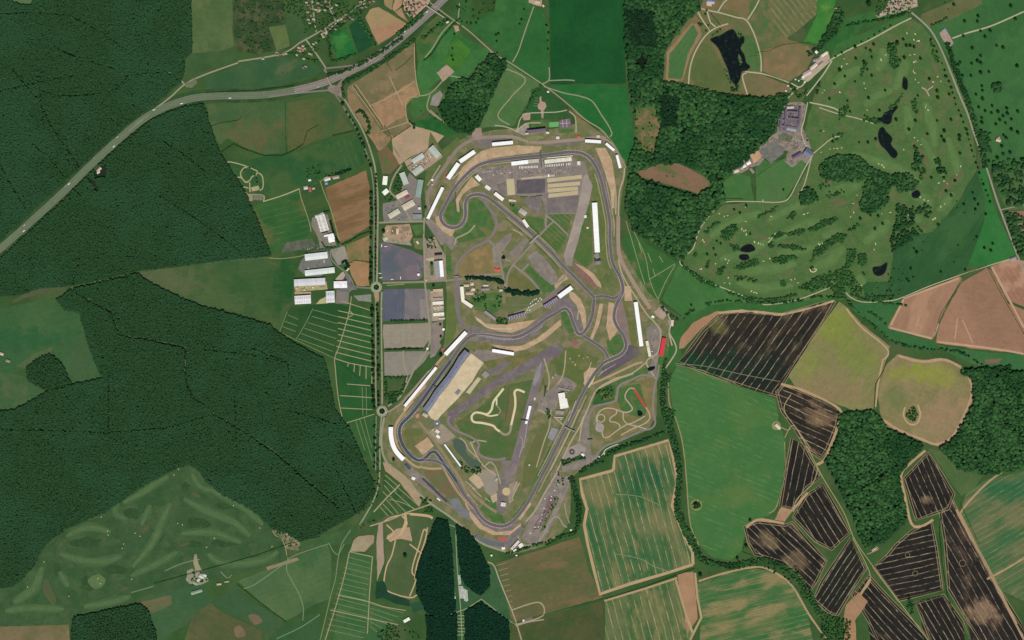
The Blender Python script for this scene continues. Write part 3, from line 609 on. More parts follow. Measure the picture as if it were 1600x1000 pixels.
# ================================================================== roads
tar = surf((126, 116, 108), .12, 14, name='worn_asphalt'); tar2 = surf((104, 112, 88), .1, 14, name='asphalt_hazed')
lane = surf((148, 144, 116), .12, 10, name='lane_surface'); pale = surf((178, 170, 138), .12, 10, name='gravel_lane')
verge = field_mat((48, 76, 40), (58, 84, 46), name='verge_grass'); white = surf((226, 224, 216), .06, 10, name='road_paint')
mot = smooth(P("-60,440 0,389 50,345 100,299 150,250 200,205 235,179 275,161 320,151 400,149 450,143 500,131 530,119 570,100 610,73 640,48 662,28 682,10 712,-20 740,-50"), False, 5)
strip(mot, 22, field_mat((44, 74, 38), (56, 84, 46), (70, 84, 52), sc_=40, name='verge_grass'), 3, 'verge_ground', sm=False)
west = [p for p in mot if p[0] < 470]; east = [p for p in mot if p[0] > 455]
hz = surf((98, 112, 86), .1, 14, name='asphalt_hazed')  # western carriageways: the pale green veil of haze is mixed into the asphalt colour
for part, m, nm in ((west, hz, 'road'), (east, tar, 'road')):
    strip(offset_line(part, 3.1), 4.3, m, 6, nm, sm=False); strip(offset_line(part, -3.1), 4.3, m, 6, nm, sm=False)
    strip(part, 1.1, surf((112, 120, 90) if m is hz else (150, 140, 126), .15, 10, name='reservation_gravel'), 6, 'road', sm=False)  # western reservation and lane lines are tinted with the same painted haze
    mk = [offset_line(part, d) for d in (5.0, 1.2, -1.2, -5.0)]
    strip(None, .32, surf((150, 156, 136) if m is hz else (190, 184, 172), .06, 10, name='road_paint'), 7, 'road_marking_lines', sm=False, many=mk)
strip(None, 2.6, tar, 6, 'road', many=["600,86 570,98 545,103 510,107 508,112", "513,141 490,143 450,147 420,151", "600,90 570,104 545,116 534,126 526,136 522,143", "508,108 514,124 518,134"])
fld("512,136 518,132 526,134 534,128 538,134 533,142 536,154 528,150 520,146 512,142", (138, 124, 110), (128, 114, 104), L=6, name='road', j=.1, sc_=20)
strip(None, 2.4, lane, 5, 'road', many=["200,206 240,172 266,152 290,131 322,116 372,98", "288,131 276,119 272,113", "372,96 440,84 470,66 495,52 525,33 560,9 580,-10", "478,62 490,78 505,100 510,108", "494,50 490,20 488,0", "524,32 516,14 515,0", "430,82 440,84"])
fld("288,130 300,126 306,122 308,130 300,137 290,136", (112, 118, 90), (104, 110, 84), L=5, name='road', sc_=20)
# the avenue road beside the circuit: two carriageways
av = "531,146 540,158 552,178 563,196 573,218 581,242 586,262 589,290 590.5,320 590,360 589.5,400 589,441"
av2 = "524,148 534,162 546,183 557,202 567,224 575,246 580,266 583.5,292 584.5,320 584.5,360 584,400 584,441"
strip(av, 2.6, lane, 6, 'road'); strip(av2, 2.0, surf((124, 124, 104), .14, 10, name='lane_surface'), 6, 'road')
strip("597,456 596,470 596,520 596.5,560 597,600 597,632", 2.5, lane, 6, 'road'); strip("588,458 587,480 587,540 587,600 588,636", 2.4, surf((138, 130, 112), .14, 10, name='lane_surface'), 6, 'road')
strip("596,651 594,680 593.5,700 593.5,735 591,760 583,783 574,800 562,820", 2.2, lane, 6, 'road'); strip("588,650 587,690 587,735", 1.6, surf((128, 128, 108), .14, 10, name='lane_surface'), 6, 'road')
for cx, cy in ((588, 449), (597, 642.5)):
    strip([(cx+7.2*math.cos(a), cy+7.2*math.sin(a)) for a in np.linspace(0, 6.283, 17)[:-1]], 3.4, lane, 7, 'road', closed=True)
    strip([(cx+5.2*math.cos(a), cy+5.2*math.sin(a)) for a in np.linspace(0, 6.283, 17)[:-1]], .5, white, 8, 'road_marking_lines', closed=True)
    fld([(cx+4.6*math.cos(a), cy+4.6*math.sin(a)) for a in np.linspace(0, 6.283, 15)[:-1]], (64, 92, 54), (74, 98, 58), L=7, name='lawn', j=0)
fld("584,456 592,456 592,471 586,471", (168, 140, 110), (158, 134, 106), L=6, name='road', sc_=20)
strip("552,447 560,449 575,450 582,450", 2.4, surf((124, 120, 110), .12, 8, name='worn_asphalt'), 6, 'road')
strip("516,392 518,405 528,416 540,425 548,435 552,447 545,456 536,464 530,470", 2, surf((126, 124, 110), .12, 8, name='worn_asphalt'), 6, 'road')
strip(None, 1.8, lane, 5, 'road', many=["672,4 700,25 732,48 768,80 785,92 800,100 848,132 872,150 890,165 915,187 940,203 955,222 972,250 978,262", "708,33 690,52 676,75 664,90", "768,80 752,105 735,124", "834,10 820,50 810,80 801,97", "848,131 858,124 858,105", "858,126 885,125 898,126", "850,135 880,145 905,150 925,158 940,180 950,195 956,208 953,214",
     "768,100 820,122 800,150 778,180 796,195", "654,150 672,146 690,128 695,118 722,122", "672,148 668,170 690,188 704,198 718,206", "690,188 672,172", "718,5 716,30", "850,165 848,185"])
strip("598,442 640,441 668,440", 3.2, surf((140, 132, 112), .12, 8, name='lane_surface'), 5, 'road')
strip("604,446 632,444", 1.2, surf((150, 150, 96), .12, 6, name='mown_path'), 6, 'lawn')
fld("682,114 698,101 710,112 692,128", (172, 148, 128), (164, 140, 120), L=4, sc_=20, name='yard_ground')
fld("688,142 692,148 684,166 672,164 676,150", (150, 140, 132), (140, 130, 124), L=4, sc_=20, name='yard_ground')
fld("824,0 850,0 846,10 836,8 826,4", (184, 160, 138), (170, 148, 128), L=4, sc_=12, name='yard_ground')
fld("708,40 716,40 718,48 712,50", (176, 148, 120), (164, 140, 112), L=4, sc_=10, name='yard_ground')
strip(None, 2.0, pale, 5, 'road', many=["1085,0 1094,12 1106,16 1125,20 1150,27 1165,31 1176,48 1184,70 1189,92 1189,113", "1164,112 1190,115 1215,122 1236,130 1250,136 1262,124 1278,112 1300,92", "1122,18 1130,5 1136,0", "1168,31 1180,12 1186,0",
     "1138,37 1120,43 1104,54 1090,74 1081,95 1077,115 1076,134", "1110,50 1098,32 1090,18", "1105,18 1110,34 1118,42", "1248,136 1228,156", "1168,148 1160,120 1166,114",
     "1300,92 1330,76 1360,62 1400,40 1424,28", "1226,155 1222,180 1216,200", "1260,150 1285,118 1300,95", "1265,160 1300,168 1320,178"])
strip(None, 1.5, pale, 5, 'path', many=["1262,160 1256,190 1252,205 1258,225 1268,240 1280,232 1300,216 1312,213", "1270,242 1258,262 1246,285 1232,310 1215,316 1180,315 1132,316 1115,330 1096,354 1088,372 1082,390 1062,409 1080,425 1100,438 1125,448 1150,458 1185,472 1200,476 1240,470 1270,460 1297,449",
     "1268,245 1262,270 1256,290 1248,304", "1280,168 1310,178 1340,185 1370,195", "1200,380 1206,372 1212,364", "1320,455 1330,465 1350,472 1390,470 1412,464 1450,448 1500,430 1545,415 1588,402", "1440,137 1446,140 1452,150", "1449,141 1458,135"])
strip("1405,0 1420,16 1440,33 1456,50 1472,80 1485,112 1500,150 1512,178 1524,215 1540,258 1555,305 1563,328 1578,368 1590,400 1600,425", 2.6, surf((150, 146, 128), .12, 9, name='lane_surface'), 6, 'road')
strip("1488,60 1510,52 1550,40 1600,18", 2.2, pale, 5, 'road')
fld("1468,52 1476,44 1484,56 1490,68 1484,74 1476,66", (172, 146, 134), (158, 136, 126), L=4, sc_=14, name='yard_ground')
strip("1563,328 1600,320", 1.6, lane, 5, 'road')
strip(None, 1.4, surf((118, 134, 100), .1, 8, name='faint_path'), 4, 'path', many=["548,828 534,850 528,875 524,905 517,930 510,960 504,985 500,1000", "380,920 400,912 445,880 460,868 515,849", "515,850 520,860 528,866 538,850", "450,870 448,890 455,905 468,930 474,950 473,970", "432,998 470,980 500,960",
     "258,892 280,882 300,876 312,874", "345,893 355,903 362,898", "205,926 240,916"])
strip(None, 1.2, surf((156, 148, 108), .14, 8, name='mown_path'), 4, 'path', many=["425,827 430,836 440,842 446,856 448,868", "446,854 458,852", "456,852 462,858 467,848 468,838"])
strip(None, .9, surf((112, 124, 92), .3, 6, name='woodland_path'), 4, 'path', wob=.12, many=["124,400 117,425 114,440 114,455 135,466 155,478", "175,490 182,508 187,522 200,525 240,532 262,536 290,543 290,560 288,590 289,605 300,620 320,632", "336,647 360,662 390,680 415,695 432,708", "450,718 470,738 485,755", "487,757 500,766 512,776 520,786 530,793", "115,447 150,440 170,437"])
strip("362,545 362,562", 2.2, surf((112, 116, 76), .14, 8, name='woodland_path'), 4, 'path')
strip("226,113 232,115 268,114 273,116 288,131", 1.3, surf((118, 130, 98), .14, 8, name='woodland_path'), 4, 'path')
fld("332,645 336,643 342,650 338,652", (140, 142, 108), (130, 132, 98), L=5, name='path', sc_=10)
# scrambling course north west of the industry
scr = surf((168, 158, 116), .14, 8, name='dirt')
strip(None, 1.8, scr, 4, 'dirt_path', many=["355,254 360,253 380,258 395,264 402,268 400,273 394,276 390,282 384,284 378,278 376,270 382,262 392,262", "366,279 376,277 384,285 390,282", "366,280 374,290 388,294 391,300", "404,270 410,276 411,292 406,298", "390,285 391,300", "384,300 388,304 400,304 412,306 412,314", "411,315 440,306 468,295", "355,256 362,272"])
fld("392,293 404,290 406,296 394,299", (172, 160, 122), (160, 148, 110), L=4, sc_=12, name='yard_ground')
fld("385,303 394,303 395,314 385,314", (150, 144, 118), (140, 134, 108), L=4, sc_=12, name='yard_ground')
fld("396,304 412,305 410,313 396,312", (112, 112, 96), (122, 120, 104), L=4, sc_=12, name='yard_ground')
strip(None, 1.2, surf((146, 144, 100), .12, 8, name='mown_path'), 4, 'path', many=["500,282 508,305 516,325 524,352 532,382 535,386", "468,296 470,308 476,325 484,350 486,362", "502,282 526,274", "484,394 470,400 440,404 420,403"])
strip("321,412 370,406 420,402", 1, surf((96, 114, 74), .12, 8, name='faint_path'), 4, 'path')

# ================================================================== the circuit
def blob_(cx, cy, r): return [(cx+r*random.uniform(.7, 1.2)*math.cos(a), cy+r*random.uniform(.7, 1.2)*math.sin(a)) for a in np.linspace(0, 6.283, 9)[:-1]]
fld("664,300 672,280 690,248 712,222 738,210 772,203 806,200 850,204 905,192 940,204 958,222 976,250 978,270 972,300 968,340 970,385 990,420 1012,455 1040,482 1047,500 1044,545 1034,575 1026,592 1026,650 1012,672 960,692 940,700 934,720 905,735 892,748 892,800 886,822 856,852 820,862 800,866 772,856 735,835 700,806 658,772 620,740 600,722 596,690 600,655 612,640 640,612 664,588 690,556 696,520 700,480 696,440 694,400 690,370 664,346",
    (116, 114, 80), (100, 110, 68), (132, 122, 92), L=2, sc_=38, grain=.22, name='circuit_ground')
gA, gB, gC = (84, 108, 58), (72, 104, 54), (98, 106, 62)
def lawn(s, a=gA, b=gB, c=gC, L=3, **k): k.setdefault('sc_', 40); return fld(s, a, b, c, L=L, name='lawn', **k)
bright = dict(a=(76, 110, 58), b=(68, 104, 54), c=(92, 110, 64), sc_=26, grain=.2)
lawn("740,308 754,315 768,335 773,352 764,368 745,372 722,379 712,366 724,356 732,342 733,318", **bright)
lawn("694,338 704,312 712,308 718,314 722,332 716,350 702,350", **bright)
lawn("698,374 712,362 728,374 712,384 705,396 698,400")
lawn("697,388 705,400 706,424 700,432 697,420", **bright)
lawn("722,404 745,388 766,380 770,398 780,418 782,430 745,431 722,432 714,424", (136, 118, 80), (122, 112, 72), (148, 122, 84))
lawn("746,352 775,362 800,360 812,370 790,375 765,375", (106, 112, 66), (118, 112, 74))
lawn("858,334 893,333 890,352 882,378 870,396 855,382 842,368 852,352", stripes=[((.75, .66), 6, 1.2, (138, 138, 98), .8, .2)])
lawn("822,338 850,342 850,358 832,368 820,350", **bright)
lawn("798,322 806,336 812,330 800,316", **bright)
lawn("902,366 912,330 922,318 925,360 926,410 916,418 896,402")
lawn("918,282 928,270 938,290 948,330 951,400 955,425 964,440 966,452 952,460 940,448 932,420 934,380 930,318 922,300", (100, 112, 64), (92, 106, 60), (116, 118, 76))
lawn("735,466 752,458 784,458 786,482 770,492 742,484", **bright)
lawn("790,464 845,462 842,478 820,490 795,492 788,480", (98, 108, 66), (106, 110, 74))
lawn("838,440 858,420 870,446 862,456 845,458", **bright)
lawn("820,422 828,414 862,452 850,460 836,440", **bright)
lawn("795,432 805,420 834,444 838,452 794,452", (116, 110, 68), (108, 106, 64))
lawn("785,420 798,414 794,430 790,428")
lawn("698,458 709,458 712,490 713,520 705,534 696,540", (100, 116, 62), (92, 110, 58))
lawn("735,545 762,532 775,552 806,556 840,548 850,556 800,586 770,592 758,570", (124, 114, 72), (108, 108, 62))
lawn("745,640 768,620 790,602 838,592 832,640 818,690 806,722 780,718 752,714 748,700 722,680 712,660", (86, 105, 60), (78, 102, 57), (102, 104, 66), L=4, spots=[(800, 640, 14, 40, (110, 106, 68), .7), (785, 700, 40, 16, (74, 104, 56), .6)])
lawn("848,662 862,670 850,712 826,760 814,765 820,720 832,690", (96, 106, 60), (108, 104, 66))
lawn("860,700 872,690 850,735 836,756 828,760", **bright)
lawn("855,560 880,542 905,545 936,560 920,592 905,620 890,640 888,618 872,590 866,572", (98, 108, 60), (88, 104, 56), (116, 112, 70))
lawn("878,478 888,490 894,510 897,518 890,520 880,505 876,490", **bright)
lawn("947,532 970,520 976,535 974,546 962,557 952,552", **bright)
lawn("975,500 990,500 995,538 985,540", (102, 112, 62), (112, 112, 68))
lawn("968,450 976,470 984,495 976,498 966,480", (112, 110, 66), (100, 104, 60))
lawn("750,795 758,805 772,816 790,818 784,800 775,785 765,775", **bright)
lawn("800,808 815,790 830,768 840,750 846,755 828,785 808,812")
lawn("620,695 640,700 652,710 668,700 672,690 658,672 640,666 632,672", (122, 112, 74), (104, 106, 64))
lawn("662,738 690,733 706,745 720,775 722,790 712,785 690,770 672,752", (110, 104, 74), (96, 108, 66), (116, 100, 72))
lawn("1030,520 1045,545 1042,565 1030,590 1024,600 1028,560", **bright)
lawn("945,595 980,585 1015,572 1020,580 1000,590 955,608 940,618", **bright)
lawn("932,610 952,600 962,602 960,625 945,632 925,632", (52, 92, 48), (60, 98, 50))
lawn("930,640 960,628 968,606 1004,594 1022,592 1024,655 1008,668 960,688 942,690 932,660", (124, 112, 72), (108, 110, 64), (134, 118, 82), L=3)
lawn("968,606 985,602 1000,600 1006,622 1012,640 1005,655 985,648 970,640 965,625", **bright, L=4)
lawn("672,205 690,235 704,224 715,214 720,228 700,244 690,262 668,296 662,300", (96, 108, 64), (84, 104, 58))
# asphalt areas
ap = ((122, 113, 109), (112, 104, 102), (130, 120, 113)); ap2 = ((134, 124, 115), (124, 116, 109), (144, 132, 119)); apd = ((100, 92, 94), (92, 86, 89), (108, 100, 98))
def apron(s, t=ap, L=3, nm='paved_ground', **k): k.setdefault('sc_', 30); return fld(s, *t, L=L, name=nm, grain=.13, j=.15, **k)
apron("742,268 760,262 800,257 850,252 895,246 914,254 920,275 922,290 908,334 854,335 848,311 806,304 792,307 780,306 764,297 754,286 745,278", ap2)
apron("807,281 852,279 852,301 807,303", apd, L=4); apron("854,309 904,306 905,332 856,334", ap, L=4); apron("822,308 846,308 846,334 836,334 820,318", ap, L=4); apron("776,288 790,284 790,304 782,304", ap, L=4)
apron("727,212 745,212 778,213 801,219 770,222 768,230 748,232 746,222", ap); apron("850,224 905,222 905,226 850,227", ap)
apron("735,508 752,513 775,521 800,522 822,513 840,500 858,484 870,470 885,462 894,470 906,484 912,500 912,516 906,522 898,515 893,500 888,489 884,484 876,486 855,499 842,520 816,536 790,539 768,536 745,533 728,532", ap)
apron("735,780 744,792 756,810 770,820 790,823 806,818 814,815 797,832 768,829 745,813 733,796", ap)
apron("976,541 988,539 998,545 997,556 975,569 945,588 936,592 944,575 962,564", apd, L=4)
apron("962,472 972,468 980,500 986,538 976,541 968,516 960,492", (( 136, 116, 108), (128, 112, 106), (142, 118, 106)), L=4)
apron("1010,512 1028,505 1036,518 1028,562 1022,592 1012,585 1020,560 1010,535", ap2)
apron("1022,487 1034,477 1045,487 1036,500 1026,494", ((176, 152, 134), (162, 140, 124)), L=4)
apron("742,301 756,300 768,308 778,318 768,312 752,306", ap); apron("928,242 940,258 948,285 954,322 949,318 944,298 938,278 930,258", ap, L=4)
apron("693,330 700,318 715,306 712,302 700,315", ap)
apron("778,378 790,368 800,364 797,378 788,388 780,390 774,384", ap2); apron("795,396 812,380 822,372 826,376 812,398 802,405", ap2); apron("824,401 838,392 850,402 868,425 873,440 862,446 850,436 836,420", ap2); apron("768,384 776,392 784,416 772,416", ap2)
apron("892,412 900,414 918,424 930,438 936,450 924,448 908,435 896,420", ((140, 106, 94), (130, 98, 88), (120, 100, 92)), L=4)
apron("736,556 745,546 768,548 800,556 770,562 750,566", ap2)
apron("762,578 770,576 788,562 800,566 780,585 765,588", ap, L=4)
apron("632,738 642,730 668,748 680,770 698,786 712,792 718,800 706,795 688,780 664,762", ap2)
apron("700,780 716,778 722,790 738,806 735,815 715,802", ((122, 124, 124), (112, 114, 116)))
apron("745,740 752,733 772,735 778,750 778,765 770,778 758,768 752,752", ((146, 138, 126), (150, 140, 118)), L=4)
apron("783,705 800,700 806,740 800,752 791,758 788,768 793,790 787,806 777,800 775,785 779,760 785,740", ap)
apron("668,676 690,662 712,682 690,695 680,690", ((158, 144, 122), (146, 134, 116)), L=4)
apron("870,585 890,592 902,600 895,612 884,610 874,605", ap2, L=4); apron("842,620 856,612 874,595 880,600 868,640 850,645 840,638", ap2); apron("862,668 874,672 866,690 856,684", ((150, 148, 150), (138, 136, 140)), L=4)
apron("888,700 905,692 916,700 912,712 890,718 880,722 878,715", ((158, 148, 138), (148, 138, 128)), L=4)
apron("862,741 866,741 858,760 838,790 826,815 815,840 824,848 838,850 850,845 872,800 890,760 892,745 880,742 872,739 867,736", ap2)
apron("790,842 812,822 816,828 796,856 788,848", ap); apron("745,836 755,840 790,846 788,858 760,850", ap)
apron("860,664 880,672 895,700 880,735 868,738 872,705", ap2, L=2)
apron("912,640 920,640 918,700 922,710 935,712 934,718 905,732 880,738 878,730 905,722 908,690", ap2)
apron("690,372 706,366 716,378 706,392 700,385", ap2, L=4)
apron("664,346 672,342 690,356 705,372 698,376 690,384 680,370", ap2)
# car parks
apron("594,380 600,378 640,390 661,400 662,412 660,432 655,437 596,438 594,410", ((110, 102, 106), (104, 100, 106), (122, 108, 110)), L=4, nm='car_park_ground', sc_=60, spots=[(610, 412, 18, 34, (88, 96, 104), .9)])
apron("629,395 661,401 661,432 654,437 629,438", ((122, 110, 112), (128, 112, 112), (114, 104, 106)), L=5, nm='car_park_ground', sc_=30) if False else None
apron("600,452 632,451 632,500 598,502 598,458", ((86, 92, 106), (92, 96, 106), (100, 100, 106)), L=4, nm='car_park_ground', sc_=50, stripes=[((0, 1), 5.7, .7, (128, 126, 126), .35, .3)])
apron("632,451 664,451 668,470 669,500 632,500", ((118, 111, 112), (126, 119, 118), (112, 106, 107)), L=4, nm='car_park_ground', sc_=50, stripes=[((0, 1), 5.7, .7, (140, 134, 130), .35, .3)])
apron("656,467 668,467 669,498 656,498", ((140, 132, 126), (132, 124, 118)), L=5, nm='car_park_ground')
pk = [((1, .01), 6, 1.0, (122, 116, 98), .5, .3)]
apron("599,507 630,506 672,504 672,530 662,543 630,543 600,545 598,520", ((150, 142, 124), (142, 134, 118), (150, 136, 120)), L=4, nm='car_park_ground', stripes=pk)
apron("600,550 630,549 674,549 662,566 640,586 630,588 601,587", ((140, 136, 122), (132, 128, 116), (142, 134, 118)), L=4, nm='car_park_ground', stripes=pk)
strip("630,508 630,545 631,570 636,590 626,620", 2, surf((150, 144, 118), .12, 8, name='lane_surface'), 5, 'road')
apron("672,455 692,452 694,500 675,502", ((166, 148, 126), (150, 136, 118), (176, 156, 130)), L=4, sc_=14)
apron("663,452 672,452 676,520 690,540 680,556 672,560 672,505", ap2, L=3); apron("675,505 692,500 693,525 680,545 676,520", ((142, 128, 116), (134, 120, 112)), L=4)
apron("662,372 680,370 696,400 698,440 664,440 663,400", ((150, 136, 116), (140, 128, 112), (160, 142, 120)), L=3)
apron("604,352 640,350 645,368 640,378 600,372 597,362", ((176, 150, 122), (164, 142, 116), (150, 126, 104)), L=4, sc_=18)
apron("598,318 626,312 642,328 650,345 600,347 598,330", ((130, 126, 118), (120, 116, 110), (140, 132, 120)), L=3)
apron("640,270 656,285 660,345 640,345 622,305 632,285", ((126, 120, 112), (136, 126, 116)), L=3)
apron("632,252 680,226 692,245 650,276 636,262", ((172, 150, 126), (156, 138, 118)), L=3, sc_=15)
strip(None, 2.6, surf((150, 142, 118), .12, 8, name='lane_surface'), 5, 'road', many=["663,340 662,370 663,400 664,440 668,480 672,520 668,545 650,572 640,592 625,620 606,635", "592,348 620,347 662,346", "628,258 618,272 612,285 610,300 626,315 634,330 642,345", "602,646 625,632 640,615 670,580"])
# industry north of the roundabout
apron("482,394 512,390 516,405 522,420 500,432 478,432 466,420 470,408", ((118, 120, 110), (108, 110, 102)), L=3); apron("536,420 548,436 550,448 560,452 530,456 532,448 544,445 540,430", ((116, 112, 112), (106, 104, 106)), L=4)
apron("516,390 538,384 544,404 540,412 528,414 520,402", ((146, 138, 124), (132, 128, 116), (150, 146, 130)), L=4, streak=(.5, -.7, 3)); apron("459,446 510,440 512,452 462,456", ((176, 162, 118), (160, 150, 108)), L=3, sc_=14); apron("460,456 486,456 486,461 461,462", ((180, 164, 122), (166, 152, 112)), L=3)
apron("500,468 512,462 512,474 494,475", ((180, 176, 126), (170, 166, 118)), L=3); apron("524,436 536,424 540,430 534,440 526,440", ((182, 164, 144), (170, 152, 132)), L=4); apron("526,452 545,456 545,475 524,474", ((120, 114, 108), (128, 122, 112)), L=3)
apron("552,462 580,460 580,472 560,470", ((142, 140, 130), (128, 130, 116)), L=4); apron("488,340 512,335 526,385 500,388 496,370 486,350", ((138, 128, 116), (120, 116, 104)), L=3, sc_=14)
# smaller surfaces that break up the big ones
apron("843,152 846,150 846,158 852,160 854,166 851,171 848,172 848,184 846,184 845,172 841,170 840,164 843,160", ((176, 148, 128), (164, 140, 122)), L=5); apron("816,178 822,176 829,178 828,187 818,188", ((178, 150, 130), (166, 142, 124)), L=5)
strip(None, 1.5, surf((176, 168, 142), .1, 8, name='gravel_lane'), 6, 'road', many=["773,196 784,197 796,200 806,204 810,196 812,188 818,180 826,177 845,176 870,175 886,172", "806,205 815,198 822,193 836,192 845,192", "889,174 898,182 900,195 900,208"])
apron("804,206 815,196 826,192 828,206 820,212", ((170, 152, 138), (156, 142, 132), (120, 118, 104)), L=4, sc_=8); apron("736,200 752,200 754,212 738,214", ((160, 136, 122), (150, 130, 118)), L=4); lawn("829,188 858,186 858,198 850,202 830,204", **bright, L=5); lawn("873,203 896,201 896,206 874,208", **bright, L=5); lawn("822,214 846,212 850,216 826,222", (134, 132, 92), (124, 126, 84), L=5)
strip(None, .7, surf((120, 134, 96), .1, 6, name='mown_path'), 6, 'path', many=["836,153 841,154", "835,157 841,158", "834,161 840,162", "833,165 840,166"])
lawn("642,352 660,350 662,366 650,368", **bright, L=5); lawn("645,372 660,372 661,390 648,388", (96, 108, 66), (110, 112, 76), L=5); apron("612,354 620,354 619,366 611,366", ((132, 110, 82), (120, 104, 78)), L=5); apron("626,354 640,354 640,360 630,362", ((146, 124, 104), (136, 118, 100)), L=5)
apron("597,370 640,377 644,384 630,382 600,378", ((168, 152, 130), (150, 138, 120), (128, 122, 104)), L=5, sc_=8); apron("668,385 684,386 684,408 672,406", ((156, 138, 122), (146, 132, 118)), L=4); apron("666,404 678,402 679,408 666,407", ((190, 178, 150), (180, 170, 142)), L=5)
lawn("672,410 677,410 677,430 673,430", **bright, L=5); strip("745,497 758,508 768,513 800,514", 1, surf((204, 196, 184), .1, 6, name='concrete'), 7, 'road')
for q in ("755,468 785,466", "790,477 840,476"): strip(q, .7, surf((130, 122, 92), .1, 6, name='mown_path'), 5, 'path')
apron("803,488 830,478 845,470 850,478 822,492 806,500", ((140, 136, 104), (132, 132, 96)), L=5); apron("846,470 872,448 878,446 884,452 872,466 856,478", ((134, 120, 110), (126, 114, 106)), L=4)
apron("868,452 880,440 888,436 884,428 878,430 866,446", ((180, 158, 122), (170, 150, 116)), L=4)
apron("858,774 872,776 866,792 852,812 842,826 832,830 836,818 850,798", ((120, 96, 98), (110, 90, 94), (132, 116, 108)), L=5, sc_=8); lawn("870,776 874,778 848,830 842,832", (104, 112, 72), (84, 104, 62), L=5)
strip(None, .6, surf((156, 142, 128), .1, 6, name='worn_asphalt'), 6, 'road', many=["885,750 868,785 850,815 838,840", "889,756 872,790 855,820 842,842", "862,738 858,765 838,795"])
apron("796,756 806,752 812,756 800,778 796,790 793,776", ((150, 138, 124), (140, 128, 118)), L=4); strip(None, 1.2, surf((186, 168, 136), .1, 6, name='gravel_lane'), 6, 'path', many=["808,752 802,766", "812,754 804,770 800,780", "797,785 803,780"])
apron("732,748 742,739 750,746 756,758 748,764", ((196, 172, 138), (184, 162, 130)), L=5); apron("766,776 776,770 777,782 770,786", ((186, 166, 132), (176, 156, 126)), L=5)
strip(None, 2, surf((164, 152, 128), .12, 8, name='gravel_lane'), 5, 'road', many=["756,730 766,722 774,730 780,748 782,756", "718,684 726,690 732,702 742,712 748,716", "840,640 866,652 880,664 890,670", "861,640 858,668 850,690 838,730"])
strip(None, .8, surf((196, 190, 170), .1, 6, name='concrete'), 7, 'road', many=["924,566 912,600", "900,626 888,658", "738,762 752,776", "727,752 742,764", "758,778 766,784", "668,582 680,572", "706,280 720,268"])
strip(None, 1.6, surf((92, 82, 56), .2, 6, name='rough_bank'), 5, 'lawn', many=["795,606 793,630 790,655", "742,655 765,656", "848,590 852,610", "712,300 711,330"])
for x, y, r in ((891, 560), (895, 566), (905, 556), (899, 570), (864, 590), (868, 586), (912, 560), (898, 545), (918, 558)) and [(891, 560, 1.4), (895, 566, 1), (905, 556, 1.2), (899, 570, 1.6), (864, 590, 2), (868, 586, 1.4), (912, 560, 1), (918, 558, 1.2)]: fld(blob_(x, y, r), (184, 172, 136), (170, 160, 124), L=5, name='bare_ground', j=0)
apron("925,592 932,575 934,577 926,598 920,606 914,604", ((206, 190, 142), (196, 180, 134)), L=6); apron("938,576 952,568 970,560 992,556 985,564 960,572 945,580", ((104, 92, 98), (96, 86, 94)), L=5)
# gravel traps and run-off
gt = field_mat((184, 158, 126), (176, 148, 116), (192, 166, 134), sc_=25, grain=.12, name='trap_gravel')
for s in ("712,284 722,262 738,247 752,236 770,231 806,227 846,229 845,237 800,243 770,247 750,253 735,262 722,276", "930,231 946,231 956,250 961,285 960,325 956,326 954,300 946,272 938,250", "680,340 688,336 692,345 700,355 712,357 706,370 692,362 682,350",
          "737,276 750,289 736,294 723,304 717,316 718,332 714,330 712,312 722,296", "742,494 752,500 758,505 775,507 795,506 838,499 822,512 800,520 778,518 758,511 744,500", "766,538 790,541 815,540 838,529 858,514 876,499 877,508 850,531 822,546 800,550 788,548",
          "889,455 897,457 908,468 915,486 916,506 912,516 907,492 900,476 890,464", "937,474 943,475 936,508 926,531 922,528 931,504", "951,472 960,474 958,488 958,500 967,514 953,533 947,512", "898,411 912,417 928,428 938,442 940,450 932,446 922,432 908,420",
          "976,447 985,447 988,470 976,470", "733,797 742,806 754,821 775,831 800,829 814,817 814,822 796,836 770,836 748,825 734,808", "808,810 826,784 831,787 813,813", "648,697 668,683 678,697 661,711", "912,583 921,574 932,575 918,604 913,602", "648,612 656,604 666,596 664,606 640,632 632,645 630,640"):
    sheet(s, gt, 5, 'gravel_ground', False, .12)
tanm = surf((176, 148, 116), .14, 10, name='service_gravel')
strip(None, 3.4, tanm, 4, 'gravel_ground', many=["645,626 630,646 620,660 617,676 620,694 630,712 645,726 656,731", "655,729 670,732 690,732", "640,620 690,560 720,530", "925,600 952,588 990,570 1004,566", "936,606 965,592 990,583", "733,797 728,785 732,772"])
strip(None, 2.2, surf((172, 158, 130), .14, 10, name='service_gravel'), 4, 'road', many=["912,650 905,668 892,690 880,715 866,745 850,772 838,795 822,815", "905,640 893,668 878,700 860,735", "956,260 962,300 962,335", "1026,593 1010,566 1028,550 1032,520 1024,505 1010,490 992,462 978,440 968,415 967,380 966,340 968,300 974,280 976,262", "1010,566 985,585 960,592 932,610 918,640 910,660 905,690", "735,690 752,724 775,742", "1044,490 1048,505 1046,520 1054,535 1056,550 1040,575", "1045,520 1050,540"])
strip("966,338 966,380 969,402 982,428 1000,458 1016,482", 6, surf((158, 138, 120), .14, 12, name='service_gravel'), 4, 'road')
strip("690,345 674,330 668,310 676,288 694,262 716,232 742,216", 5, surf((140, 124, 114), .14, 12, name='worn_asphalt'), 3, 'road')
strip("742,216 770,214 800,214 830,222 860,222 905,218 945,216 962,236 972,262", 5, surf((150, 134, 118), .14, 12, name='worn_asphalt'), 3, 'road')
strip("600,652 596,690 604,722 640,758 675,788 704,808 735,834 755,850 790,862", 3, surf((150, 146, 124), .14, 12, name='lane_surface'), 5, 'road')
